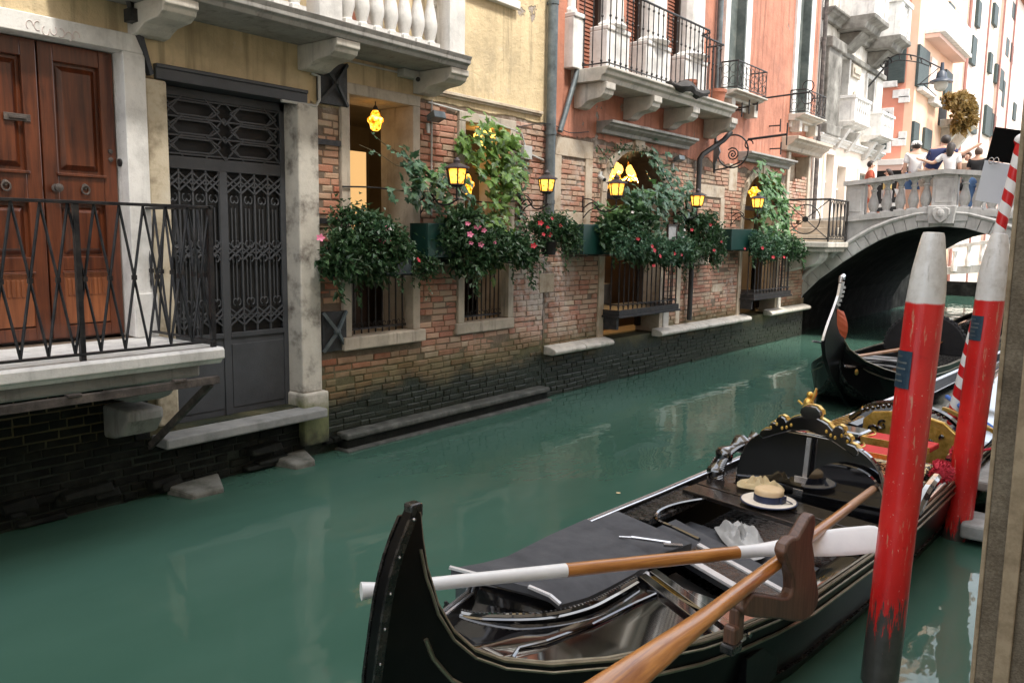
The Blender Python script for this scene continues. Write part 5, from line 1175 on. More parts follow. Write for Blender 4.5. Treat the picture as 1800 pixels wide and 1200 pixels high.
    # carpeted standing platform
    rows = [[(-.50,.62,.575),(-.36,.72,.548),(-.20,.83,.515),(-.10,.865,.495),(-.05,.88,.465)],
            [(-.53,.85,.525),(-.37,.93,.515),(-.21,1.0,.495),(-.10,1.03,.485),(-.035,1.05,.45)],
            [(-.555,1.05,.495),(-.38,1.10,.495),(-.20,1.15,.485),(-.10,1.18,.475),(-.04,1.2,.445)],
            [(-.655,1.5,.465),(-.42,1.49,.47),(-.22,1.47,.468),(-.12,1.46,.46),(-.055,1.45,.44)],
            [(-.695,1.86,.455),(-.44,1.79,.46),(-.24,1.72,.46),(-.15,1.68,.455),(-.09,1.66,.44)]]
    pf = surf('standing_platform', M['carpet'], root, rows, .035, 50)
    m = MB()
    for a, b in (((-.505,.615,.58),(-.345,.715,.55)), ((-.20,.825,.52),(-.10,.857,.50)), ((-.10,.857,.50),(-.05,.872,.47))):
        m = MB(); m.bar(a, b, .018, .012); m.build('metal_edge', M['steel_and_glint'], pf)
    m = MB(); m.hexa([(-.49,.64,.40),(-.07,.885,.38),(-.07,.915,.38),(-.49,.68,.40),(-.49,.64,.54),(-.07,.885,.455),(-.07,.915,.455),(-.49,.68,.54)]); m.build('platform_front', M['gloss_black'], pf)
    rows = [[(-.70,1.88,.435),(-.12,1.69,.435)],[(-.68,2.15,.435),(-.08,2.02,.435)]]
    surf('carpet_panel', M['carpet'], root, rows, .04)
    m = MB(); m.tube([(-.30,1.76,.475),(-.10,1.84,.478)], .010, 6); m.tube([(-.30,1.76,.475),(-.36,1.73,.470)], .006, 6); m.bar((-.12,1.80,.475),(-.04,1.86,.475),.03,.012); m.build('metal_hinge', M['steel'], root)
    # stepped cross panels on the near side, pale edge strips paint in the sky reflection
    def cross(u, v0, v1, z, wd, mat, name, skew=-.17, thick=.02):
        rows = [[(v0, u, z), (v1, u+skew*(v1-v0)/.45, z)], [(v0, u+wd, z), (v1, u+wd+skew*(v1-v0)/.45, z)]]
        return surf(name, mat, root, rows, thick, bevel=.004)
    cross(1.56, -.10, .62, .405, .04, M['steel_and_glint'], 'sky_glint_edge'); cross(1.60, -.10, .63, .30, .30, M['hull_black'], 'foot_well', thick=.2)
    cross(1.93, -.12, .64, .39, .05, M['steel_and_glint'], 'sky_glint_edge'); cross(1.98, -.12, .64, .375, .16, M['worn_black'], 'step_board')
    cross(2.14, -.12, .64, .385, .035, M['steel_and_glint'], 'sky_glint_edge'); cross(2.17, -.50, .62, .34, .35, M['carpet'], 'carpet_step', thick=.06)
    m = MB(); m.prism([(-.03,1.52,.40),(.30,1.35,.40),(.30,1.44,.40),(.0,1.585,.40)], (0,0,.006)); dp = m.build('decorated_corner', M['gold'], root)
    # side decks
    for side, f in ((1, near), (-1, far)):
        rows = []
        for u in [1.55,1.84,2.2,2.69,3.1,3.6,4.2,5,5.8]:
            g = curve(f, u)-.05; z = curve(sheer, u)-.04; w = .17 if side < 0 else .13; rows.append([(side*g, u, z), (side*(g-w*.5), u, z+.008), (side*(g-w), u, z)])
        surf('side_deck', M['worn_black'] if side < 0 else M['gloss_black'], root, rows, .03, 60)
    # rounded rim of the stern well and its dark carpeted floor
    m = MB(); rim = spline([(-.44,2.95,.40),(-.55,2.65,.40),(-.56,2.42,.40),(-.48,2.28,.40),(-.34,2.25,.395),(-.14,2.20,.39)], 6); m.tube(rim, .012, 6)
    m.build('well_rim', M['gloss_black'], root, smooth=True)
    rows = [[(-.72,2.12,.405),(-.50,2.22,.405)],[(-.74,2.5,.405),(-.57,2.5,.405)],[(-.75,3.0,.405),(-.5,3.0,.405)]]; surf('well_surround', M['worn_black'], root, rows, .03)
    rows = [[(-.56,2.26,.24),(.60,2.1,.24)],[(-.56,2.8,.24),(.62,2.62,.24)]]; surf('well_carpet', M['carpet'], root, rows, .03)
    # thwart boards
    for u, wd, z in ((2.78,.17,.43),(2.965,.20,.432)):
        rows = [[(-.66,u+.06,z),(.0,u-.01,z),(.60,u-.08,z)],[(-.66,u+wd+.06,z),(.0,u+wd-.01,z),(.60,u+wd-.08,z)]]; surf('thwart', M['thwart'], root, rows, .03, bevel=.006)
    # ---- passenger seat with carved back
    def arch_outline(u, v0, v1, zb, zt, n=24, p=2.4):
        c, r = (v0+v1)/2, (v1-v0)/2; return [(v0, u, zb)]+[(c-r*math.copysign(abs(math.cos(t))**(2/p), math.cos(t)), u+0.0, zb+.10+(zt-zb-.10)*abs(math.sin(t))**(2/p)) for t in [PI*k/n for k in range(n+1)]]+[(v1, u, zb)]
    uS = 3.30; lean = .12
    def lean_it(P, u0=uS, zb=.30): return [(x, y+(z-zb)*lean, z) for x, y, z in P]
    m = MB(); m.prism(lean_it(arch_outline(uS, -.53, .48, .26, .83, p=3.2)), (0, .05, 0)); sb = m.build('seat_back', M['gloss_black'], root, smooth=40, bevel=.01)
    # carved crest
    half = [(0,1.03),(.05,1.025),(.085,.99),(.095,.945),(.075,.915),(.11,.90),(.16,.875),(.19,.84),(.20,.83),(.215,.86),(.25,.875),(.285,.86),(.30,.825),(.29,.79),(.325,.795),(.35,.775),(.36,.745),(.345,.72),(.40,.705),(.43,.67),(.44,.63),(.40,.60),(.30,.66),(.15,.74),(0,.77)]
    half = [(x*.78, .76+(z-.63)*.64) for x, z in half]
    out = half+[(-x, z) for x, z in reversed(half[1:-1])]
    cx = -.045
    m = MB(); m.prism(lean_it([(cx+x, uS-.005, z) for x, z in out]), (0, .06, 0)); cr = m.build('carved_crest', M['gloss_black'], sb, bevel=.008)
    m = MB()
    for sg in (1, -1):
        P = [Vector(lean_it([(cx+sg*x, uS+.03, z+.006)])[0]) for x, z in half[:-3]]
        for a, b in zip(P, P[1:]): m.bar(a, b, .035, .005)
        for x, z in ((.15,.85),(.18,.84),(.22,.86),(.12,.87),(.26,.83)):
            q = lean_it([(cx+sg*x, uS-.008, z)])[0]; m.ball(q, .008, 6, 4, (1.2,.5,1.6))
    m.build('gilding', M['gold'], cr)
    m = MB(); m.bar(lean_it([(cx+.03, uS-.05, .50)])[0], lean_it([(cx+.03, uS-.05, .82)])[0], .030, .008, up=(0,1,0)); m.build('hinge_bar', M['steel'], sb)
    for z in (.54, .455): m = MB(); q = lean_it([(cx+.02, uS-.055, z)])[0]; m.box(q[0]-.055, q[0]+.055, q[1]-.006, q[1]+.004, q[2]-.022, q[2]+.022); m.build('hinge_plate', M['steel'], sb, bevel=.002)
    m = MB(); q = lean_it([(.36, uS-.06, .58)])[0]; m.bar((q[0]-.07, q[1], q[2]+.02), (q[0]+.07, q[1], q[2]-.01), .02, .03); m.build('gilt_clasp', M['gold'], sb)
    m = MB(); m.prism(arch_outline(uS-.045, -.02, .52, .22, .70, p=2.6), (0, .03, 0)); m.build('seat_panel', M['gloss_black'], root, smooth=40)
    # scrolled arms: black carved on the far side, gilt brocade on the near side
    m = MB(); arm = spline([(-.60,3.22,.30),(-.64,3.24,.44),(-.63,3.30,.56),(-.58,3.42,.64),(-.54,3.6,.66)], 8); m.tube(arm, [.05+.02*math.sin(k*.8) for k in range(len(arm))], 8)
    for k, p in enumerate(arm[:-1]): m.tube([p+Vector((.055*math.cos(t), .055*math.sin(t)*.6, .02*math.sin(t+1))) for t in [j*2*PI/8 for j in range(9)]], .012, 5)
    m.build('scrolled_arm', M['gloss_black'], root, smooth=True)
    m = MB(); m.box(.40, .55, 3.42, 4.0, .22, .50); m.prism([(.40,3.42,.5),(.55,3.42,.5),(.55,4.0,.60),(.40,4.0,.60),], (0,0,.03)); m.build('brocade_side', M['brocade'], root, bevel=.03)
    m = MB(); m.tube(spline([(.58,3.30,.28),(.63,3.4,.44),(.63,3.6,.54),(.60,3.9,.56)], 8), .035, 8); m.build('scrolled_arm', M['gloss_black'], root, smooth=True)
    # red cushions/steps
    for u, z, v0, v1 in ((4.86,.55,-.20,.30),(4.42,.545,-.12,.32)):
        m = MB(); m.box(v0, v1, u-.13, u+.13, z-.045, z); c = m.build('red_step', M['red_carpet'], root, bevel=.012)
        m = MB(); m.box(v0-.005, v1+.005, u-.137, u-.125, z-.05, z+.006); m.tube([(v0+.05*math.sin(t), u-.13+.26*k/8, z+.004) for k, t in enumerate([j*PI/8 for j in range(9)])], .008, 5); m.build('gilt_edge', M['gold'], c)
        m = MB(); m.box(v0-.25, v0, u-.13, u+.13, z-.05, z+.02); m.build('step_side', M['gloss_black'], c, bevel=.03)
    m = MB(); m.box(-.30,.40,3.75,4.25,.40,.47); m.build('seat_cushion', M['red_carpet'], root, bevel=.03)
    m = MB(); m.box(.05,.38,4.05,4.12,.40,.56); m.build('seat_front', M['brocade'], root, bevel=.01)
    # carved transverse panel with gilt scrolls
    uP = 5.55
    m = MB(); m.prism([(-.50,uP,.25),(-.50,uP,.52),(-.42,uP,.60),(-.1,uP-.06,.66),(.2,uP-.12,.62),(.36,uP-.15,.50),(.36,uP-.15,.25)], (0,.05,0)); cp = m.build('carved_panel', M['gold'], root, bevel=.01)
    m = MB(); rnd = random.Random(2)
    for k in range(9):
        c = Vector((lerp(-.40,.28,k/8), uP-.02-.11*k/8, .44+.07*math.sin(k*2.1))); r0 = .05
        m.tube([c+Vector((r0*math.cos(t)*(1-t/9), -.012, r0*math.sin(t)*(1-t/9))) for t in [j*.5+k for j in range(14)]], .012, 5)
    m.build('carved_scrolls', M['gloss_black'], cp)
    m = MB(); m.tube(spline([(-.62,uP+.02,.50),(-.42,uP+.02,.66),(-.1,uP-.04,.72),(.2,uP-.10,.68),(.42,uP-.15,.52)], 8), .025, 6)
    for k in range(20): m.ball(Vector((lerp(-.5,.38,k/19), uP-.03-.1*k/19, .60+.11*math.sin(PI*k/19))), .02, 6, 4)
    m.build('carved_cresting', M['gloss_black'], cp, smooth=True)
    m = MB()
    for k in range(12): t = k/11; m.bar((lerp(.0,.62,t)-.02, uP+.62-.55*t, .60-.05*t), (lerp(.0,.62,t)+.05, uP+.57-.55*t, .60-.05*t), .035, .03)
    m.build('gilt_rail', M['gold'], cp)
    m = MB(); m.ball((.36,uP-.22,.44), .07, 8, 6); m.ball((.36,uP-.22,.53), .045, 8, 6); m.tube([(.36,uP-.22,.40),(.33,uP-.36,.33)], .03, 6); m.build('gilt_figure', M['gold'], cp, smooth=True)
    # long side rail with gilt lattice on the far side
    rows = [[(-curve(far,u)+.04,u,curve(sheer,u)+.03),(-curve(far,u)+.19,u,curve(sheer,u)+.03)] for u in (4.0,4.5,5.0,5.5,5.9)]
    sr = surf('side_rail', M['gloss_black'], root, rows, .10)
    m = MB()
    for k in range(26):
        u = 4.02+k*.072; a, b = -curve(far,u)+.045, -curve(far,u)+.185; z = curve(sheer,u)+.034
        m.bar((a,u,z),(b,min(u+.10,5.9),z), .006, .004); m.bar((b,u,z),(a,min(u+.10,5.9),z), .006, .004)
    m.build('gilt_lattice', M['gold'], sr)
    m = MB(); g1 = [(-curve(far,u)+.035,u,curve(sheer,u)-.1) for u in (3.8,4.4,5,5.6)]; m.tube(g1, .008, 5); m.build('gilt_line', M['gold'], sr)
    # gilded cherub finial with red pompom on the far rail
    c = Vector((-.62,4.55,.50)); m = MB(); m.tube([c, c+Vector((.03,0,.16)), c+Vector((.05,0,.25))], [.018,.025,.03], 8); m.ball(c+Vector((.05,0,.29)), .045, 8, 6, (1,1,1.1)); m.ball(c+Vector((.055,0,.36)), .028, 8, 6)
    m.tube([c+Vector((.07,0,.30)), c+Vector((.10,.0,.38)), c+Vector((.105,0,.42))], [.012,.016,.008], 6); m.tube([c+Vector((.0,0,.27)), c+Vector((-.04,.0,.30))], .010, 6); m.build('gilt_cherub', M['gold'], root, smooth=True)
    def pom(c, r):
        m = MB(); rnd = random.Random(int(c[1]*100))
        m.ball(c, r*.9, 12, 9)
        for k in range(260):
            d = Vector((rnd.gauss(0,1), rnd.gauss(0,1), rnd.gauss(0,1))).normalized(); p = Vector(c)+d*r*.85; q = Vector(c)+d*r*rnd.uniform(1.0,1.15); t = d.orthogonal().normalized()*r*.09
            m.f.append(tuple(m.V(p-t, p+t, q)))
        m.build('pompom', M['pompom'], root, recalc=False)
    pom((-.62,4.53,.53), .055); pom((.50,4.75,.55), .065); pom((.53,4.25,.52), .085); pom((-.08,3.52,.60), .05)
    m = MB(); m.tube([(.50,4.80,.40),(.49,4.9,.62),(.47,5.0,.78)], [.03,.025,.015], 8); m.ball((.47,5.0,.80), .035, 8, 6); m.build('gilt_horse', M['gold'], root, smooth=True)
    # foredeck
    rows = []
    for u in [5.75,6.3,7.0,7.37,8.2,8.95,9.6,10.3,10.8]:
        rows.append([(W(u, f)*.94, u, curve(sheer, u)-.05+.07*math.sin(PI*f)) for f in [k/8 for k in range(9)]])
    surf('foredeck', M['gloss_black'], root, rows, .02, 60)
    rows = [[(.36,uP-.6,.45),(.50,uP-.6,.44)],[(.25,uP+.2,.47),(.46,uP+.2,.45)],[(.2,uP+.9,.5),(.40,uP+.9,.47)]]; surf('near_foredeck_board', M['gloss_black'], root, rows, .02)
    ferro(root, LN+.05, 1.2, 1, .9)
    return root
M['steel_and_glint'] = plain('pale_metal_and_glint', [(.55,.55,.56),(.7,.7,.71)], scale=8, rough=.35, bmp=0, metal=.2)  # pale tone doubles as painted sky reflection on the step edges
M['thwart'] = plain('dark_varnished_boards', [(.008,.006,.006),(.016,.013,.012),(.035,.028,.024)], scale=5, rough=.16, bmp=.1, coat=.4, stretch=(1,8,8))
def brocademat():
    m, nt, b = newmat('gold_black_brocade'); co = objco(nt)
    mp = nt.nodes.new('ShaderNodeMapping'); mp.inputs['Scale'].default_value = (1, 1, 2.4); L(nt, co, mp.inputs[0])
    f = noise(nt, mp.outputs[0], 22, 2, .5, 1.5); L(nt, ramp(nt, f, [(.47, (.012,.01,.008)), (.52, (.62,.48,.22)), (.7, (.75,.66,.42))]), b.inputs['Base Color']); b.inputs['Roughness'].default_value = .5; return m
M['brocade'] = brocademat()
near_gondola()

# ------------------------------------------------------------------ second gondola, bow towards the camera
def far_gondola():
    root = thing('gondola', 'second black gondola behind the poles, its bow iron and orange-red pennant facing the bridge', 'gondola', (-2.872, 10.031, 0), -R(3.0), 'gondolas moored at the poles')
    LN = 11.0
    near = [(0,.03),(.05,.07),(.10,.13),(.3,.27),(.5,.42),(.75,.53),(1.2,.62),(2.5,.70),(4.5,.70),(6.5,.62),(9,.38),(10.5,.1),(LN,.02)]
    far = [(a, b*1.08) for a, b in near]
    sheer = [(0,1.25),(.02,1.10),(.05,.92),(.10,.80),(.3,.645),(.5,.55),(.75,.475),(1.2,.44),(2.5,.41),(4.5,.41),(6.5,.45),(9,.65),(10.5,.95),(LN,1.2)]
    stem = [(-1.602,-.0),(-1.45,-.06),(-1.325,-.16),(-1.129,-.34),(-.968,-.46),(-.853,-.46),(-.675,-.34),(-.412,-.05),(-.143,.35),(0,.6),(.14,.8)]
    bow = [(LN,1.2),(LN+.12,.9),(LN+.12,.7),(LN,.4),(LN-.3,.1),(LN-.7,-.14)]
    H = Hull(near, far, sheer, stem, bow); H.stem_top = 1.35
    us = [0,.02,.05,.10,.2,.3,.4,.5,.62,.75,1.0,1.2,1.6,2.0,2.5,3.2,4.0,4.5,5.5,6.5,7.5,9,9.8,10.5,LN]
    make_hull(root, H, us, rail_near='brass', rail_far='brass')
    W = lambda u, f: lerp(-curve(far, u), curve(near, u), f)
    rows = [[(W(u, f)*.94, u, min(curve(sheer, u)-.04, .60)+.05*math.sin(PI*f)) for f in [k/8 for k in range(9)]] for u in [.08,.1,.2,.3,.5,.75,1.0,1.2,1.6,2.0]]
    surf('foredeck', M['gloss_black'], root, rows, .02, 60)
    # bow iron: slim S-curved blade with rounded comb top
    m = MB(); P = [(curve(stem, -z), z) for z in [1.60-.05*k for k in range(14)]]
    blade = [(u+.075*(1-k/16), z+.01) for k, (u, z) in enumerate(P)]
    m.prism([(-.014, u-.02, z) for u, z in P]+[(-.014, u+.02, z) for u, z in reversed(blade)], (.028, 0, 0))
    bi = m.build('bow_iron', M['steel'], root)
    m = MB()
    for k in range(6): u, z = blade[k+1]; m.box(-.012, .012, u, u+.09, z-.035, z-.005)
    m.tube([(0, P[0][0]-.02, 1.60), (0, P[0][0]+.0, 1.66), (0, .07, 1.68), (0, .11, 1.64)], [.02,.03,.028,.012], 8); m.build('comb_teeth', M['steel'], bi)
    m = MB(); pen = [[(.03, -.16+.10*t, 1.30-.48*t), (.05+.05*math.sin(4*t), .02+.08*t, 1.26-.50*t)] for t in [k/8 for k in range(9)]]; m.rings(pen, closed=False, cap=False); m.build('pennant', M['pennant'], root, recalc=False)
    m = MB(); m.tube([(-.05, .12, .86), (-.06,-.42,.92), (-.06,-.62,.95)], .012, 6); m.build('mooring_hook', M['steel'], root)
    m = MB(); m.ball((.17,.30,.52), .09, 8, 6, (.25,1.2,.55)); m.build('gilt_ornament', M['gold'], root, smooth=True)
    # seat with round dark canopy-back and fringe
    m = MB(); n = 26; out = [(-.62, 4.0, .35)]+[(-.02-.60*math.cos(t), 4.0, .42+.55*math.sin(t)) for t in [PI*k/n for k in range(n+1)]]+[(.60, 4.0, .35)]
    m.prism(out, (0, .10, 0)); sb = m.build('seat_back', M['black_cloth'], root, bevel=.02)
    m = MB()
    for x, y, z in out[1:-1]: m.ball((x, y+.05, z), .04, 6, 5)
    m.build('fringe', M['black_cloth'], sb)
    for u, z in ((1.9,.47),(2.3,.45)):
        m = MB(); m.bar((-.55,u,z),(.55,u+.1,z),.05,.02); m.build('thwart', M['steel_and_glint'], root)
    m = MB(); m.bar((.25,2.7,.47),(.42,2.55,.47),.03,.03); m.bar((.3,2.5,.47),(.42,2.75,.47),.03,.03); m.build('metal_bracket', M['steel'], root)
    m = MB(); m.box(-.45,.45,4.1,4.6,.35,.48); m.build('seat_cushion', M['red_carpet'], root, bevel=.04)
    rows = [[(W(u, f)*.94, u, curve(sheer, u)-.04+.05*math.sin(PI*f)) for f in [k/8 for k in range(9)]] for u in [6.2,7,8,9,9.8,10.5]]
    surf('stern_deck', M['gloss_black'], root, rows, .02, 60)
M['pennant'] = plain('orange_red_pennant', [(.50,.09,.03),(.62,.14,.05)], scale=6, rough=.7, bmp=.1)
M['black_cloth'] = plain('black_felt', [(.008,.008,.009),(.02,.02,.022)], scale=6, rough=.95, bmp=.5, bscale=80)
far_gondola()

# ------------------------------------------------------------------ oars, rowlock, hat and cloths (world coordinates through the boat frame)
def GF(p):
    c, s = math.cos(-GTH), math.sin(-GTH); return Vector((GP0[0]+p[0]*c-p[1]*s, GP0[1]+p[0]*s+p[1]*c, p[2]))
def FG2(p):
    c, s = math.cos(-R(3.0)), math.sin(-R(3.0)); return Vector((-2.872+p[0]*c-p[1]*s, 10.031+p[0]*s+p[1]*c, p[2]))
def oar(name, label, A_, B_, parts, blade, world=False):
    """shaft from A to B; parts = [(t0, t1, material, part name)]; blade = (t0, t1, half width, material, up)"""
    A_, B_ = Vector(A_), Vector(B_); d = B_-A_; Ln = d.length; d.normalize()
    rot = d.to_track_quat('Y', 'Z').to_matrix(); wa, wb = (A_, B_) if world else (GF(A_), GF(B_)); dw = (wb-wa).normalized()
    root = thing(name, label, 'oar', wa); root.rotation_mode = 'QUATERNION'; root.rotation_quaternion = dw.to_track_quat('Y', 'Z'); WLOC[root] = Vector((0,0,0))
    for t0, t1, r0, r1, mt, nm in parts:
        m = MB(); n = 10; m.tube([(0, lerp(t0, t1, k/n)*Ln, 0) for k in range(n+1)], [lerp(r0, r1, k/n) for k in range(n+1)], 14); m.build(nm, M[mt], root, smooth=True)
    t0, t1, w0, w1, th, mt, tilt = blade
    m = MB(); n = 24; rings = []
    for k in range(n+1):
        q = k/n; w = lerp(w0, w1, smooth(0, .75, q)); h = lerp(w0, th, smooth(0, .6, q))
        if q > .93: w *= 1-.5*((q-.93)/.07)**2
        rings.append([(w*math.cos(a)*math.cos(tilt*smooth(0,.3,q))-h*math.sin(a)*math.sin(tilt*smooth(0,.3,q)), lerp(t0, t1, q)*Ln, w*math.cos(a)*math.sin(tilt*smooth(0,.3,q))+h*math.sin(a)*math.cos(tilt*smooth(0,.3,q))) for a in [j*2*PI/16 for j in range(16)]])
    m.rings(rings); m.build('blade', M[mt], root, smooth=60)
    return root
oar('oar', 'oar with white handle and white blade lying across the stern of the near gondola', (-.36,.02,.70), (.80,2.44,.60),
    [(0,.025,.036,.028,'oar_white','grip_knob'),(.022,.33,.026,.030,'oar_white','painted_grip'),(.33,.66,.030,.031,'oar_wood','shaft')], (.66,1.0,.031,.074,.012,'oar_white',-.75))
oar('oar', 'honey-coloured oar resting in the walnut rowlock, its broad blade towards the camera', (.41,3.40,.58), (.998,-.90,.868),
    [(0,.17,.021,.024,'handle_wood','handle'),(.17,.585,.024,.031,'oar_wood','shaft')], (.57,1.0,.031,.066,.016,'oar_wood',.6))
oar('oar', 'slim honey-coloured oar lying along the second gondola behind the first red pole', tuple(FG2((-.12,.5,.62))), tuple(FG2((.2,4.2,.52))), [(0,.12,.020,.022,'handle_wood','handle'),(.12,.6,.022,.03,'oar_wood','shaft')], (.6,1.0,.03,.07,.014,'oar_wood',.6), world=True)
def rowlock():
    out = [(1.511,.831),(1.614,.895),(1.66,.900),(1.684,.857),(1.661,.768),(1.69,.70),(1.703,.636),(1.745,.55),(1.766,.494),(1.765,.45),(1.733,.42),(1.68,.405),(1.618,.41),(1.50,.45),(1.37,.506),(1.137,.593),(1.07,.625),(1.048,.65),(1.063,.675),(1.09,.69),(1.135,.695),(1.298,.633),(1.38,.597),(1.446,.578),(1.478,.582),(1.492,.60),(1.485,.64),(1.471,.676),(1.42,.74),(1.382,.793),(1.40,.825),(1.45,.842)]
    root = thing('rowlock', 'curved dark walnut rowlock standing on the near gondola gunwale', 'rowlock', GF((.72,1.3,.45)), -GTH); WLOC[root] = Vector((0,0,0))
    c = Vector((.72, 1.3, .45))
    m = MB(); m.prism([Vector((.745, u, z))-c for u, z in out], (-.055, 0, 0)); o = m.build('arm', M['walnut'], root, smooth=35)
    b = o.modifiers.new('bevel', 'BEVEL'); b.width = .012; b.segments = 3; b.limit_method = 'ANGLE'; b.angle_limit = R(50)
    m = MB(); m.box(-.045, .0, -.25, -.19, .05, .20); m.box(-.05, .005, -.28, -.235, .05, .13); m.build('clamp', M['walnut'], root, bevel=.012)
    m = MB(); m.box(-.05, .01, -.30, -.22, .02, .06); m.build('foot', M['worn_black'], root, bevel=.008)
rowlock()
def straw_hat():
    p = GF((-.10, 2.96, .447)); root = thing('straw_hat', 'pale straw boater with navy ribbon lying on the gondola thwart', 'hat', p, -GTH)
    WLOC[root] = Vector((0,0,0)); m = MB(); m.lathe((0,0,0), [(.02,.0),(.10,.002),(.165,.006),(.172,.010),(.165,.014),(.10,.012),(.02,.012)], 40); brim = m.build('brim', M['straw_white'], root, smooth=True)
    m = MB(); m.lathe((0,0,0), [(.168,.002),(.176,.006),(.176,.011),(.168,.014)], 40, cap=False); m.build('brim_binding', M['navy'], brim)
    m = MB(); m.lathe((0,0,0), [(.092,.010),(.090,.07),(.088,.082),(.080,.089),(.04,.091),(.001,.091)], 36); m.build('crown', M['straw'], root, smooth=50)
    m = MB(); m.lathe((0,0,0), [(.0945,.012),(.0925,.056)], 36, cap=False); m.box(.088,.104,-.03,.03,.015,.052); m.prism([(.095,-.02,.05),(.13,.04,.016),(.15,.02,.016)], (0,.004,.003)); m.build('ribbon', M['navy'], root, recalc=False)
straw_hat()
def cloth(name, label, c, pts, mat, seed, h):
    """crumpled cloth: outline filled with a noisy sheet"""
    root_o = GF(c); m = MB(); n = 14; P = [Vector(p) for p in pts]; rnd = random.Random(seed); rings = []
    cen = sum(P, Vector())/len(P)
    sp = spline([p.to_tuple() for p in P]+[P[0].to_tuple()], 5)
    for k in range(n+1):
        q = k/n; rings.append([GF((cen.lerp(p, q).x, cen.lerp(p, q).y, cen.lerp(p, q).z+h*(1-q**3)*(.45+.55*abs(mnoise.noise(Vector((p.x*9+seed, p.y*9, q*2.5)))*2))+.004)) for p in sp])
    m.rings(rings, closed=False, cap=False)
    o = m.build(name, M[mat], None, smooth=True, recalc=False, origin=root_o)
    return tag(o, label, 'cloth')
cloth('folded_cloth', 'tan cloth bow bundled behind the straw boater on the thwart', (-.28,3.12,.45), [(-.44,3.18,.45),(-.34,3.25,.46),(-.25,3.20,.47),(-.15,3.24,.47),(-.10,3.17,.46),(-.16,3.12,.45),(-.25,3.11,.45),(-.38,3.09,.45)], 'cloth_tan', 3, .07)
cloth('folded_cloth', 'crumpled pale grey cloth in the dark stern well of the near gondola', (-.1,2.6,.26), [(-.34,2.72,.27),(-.20,2.80,.29),(-.02,2.72,.29),(.12,2.52,.28),(.06,2.42,.26),(-.10,2.50,.26),(-.22,2.60,.26)], 'cloth_white', 8, .10)
# ================================================================== mooring poles and things at the right edge
def polemat(name, zwhite, z0, stripes=None):
    m, nt, b = newmat(name); co = worldco(nt); z = xyz(nt, co)[2]
    n1 = noise(nt, co, 14, 5, .65); st = nt.nodes.new('ShaderNodeMapping'); st.inputs['Scale'].default_value = (26, 26, 3); L(nt, co, st.inputs[0]); n2 = noise(nt, st.outputs[0], 1.5, 5, .7); n3 = noise(nt, co, 3, 3)
    red = ramp(nt, n3, [(.35, (.50,.010,.010)), (.6, (.62,.018,.016)), (.75, (.66,.045,.035))])
    red = mix(nt, mapr(nt, n2, .60, .66, 0, .55), red, (.50,.33,.22)); red = mix(nt, mapr(nt, n1, .60, .72, 0, .5), red, (.30,.008,.008)); red = mix(nt, mapr(nt, noise(nt, co, 70, 3, .6), .68, .74, 0, .7), red, (.62,.50,.42))
    if stripes:
        X = xyz(nt, co); ang = math_(nt, 'ARCTAN2', math_(nt, 'SUBTRACT', X[1], stripes[1]), math_(nt, 'SUBTRACT', X[0], stripes[0]))
        ph = math_(nt, 'FRACT', math_(nt, 'ADD', math_(nt, 'MULTIPLY', z, 1/stripes[2]), math_(nt, 'MULTIPLY', ang, 1/(2*PI))))
        col = mix(nt, mapr(nt, ph, .48, .52), red, (.74,.73,.72))
    else:
        zz = math_(nt, 'ADD', z, math_(nt, 'MULTIPLY', math_(nt, 'SUBTRACT', n1, .5), .02))
        wh = ramp(nt, n1, [(.3, (.50,.48,.45)), (.5, (.66,.65,.63)), (.7, (.72,.71,.70))]); wh = mix(nt, mapr(nt, n2, .58, .66, 0, .6), wh, (.38,.36,.33))
        col = mix(nt, mapr(nt, zz, zwhite-.006, zwhite+.006), red, wh)
    wz = math_(nt, 'ADD', z, math_(nt, 'MULTIPLY', math_(nt, 'SUBTRACT', n2, .5), 1.1))
    col = mix(nt, mapr(nt, wz, z0+.04, z0-.04), col, mix(nt, n1, (.014,.012,.010), (.09,.085,.075)))
    L(nt, col, b.inputs['Base Color']); b.inputs['Roughness'].default_value = .34; b.inputs['Coat Weight'].default_value = .25
    bump(nt, b, math_(nt, 'ADD', n2, math_(nt, 'MULTIPLY', n1, .5)), .35, .006); return m
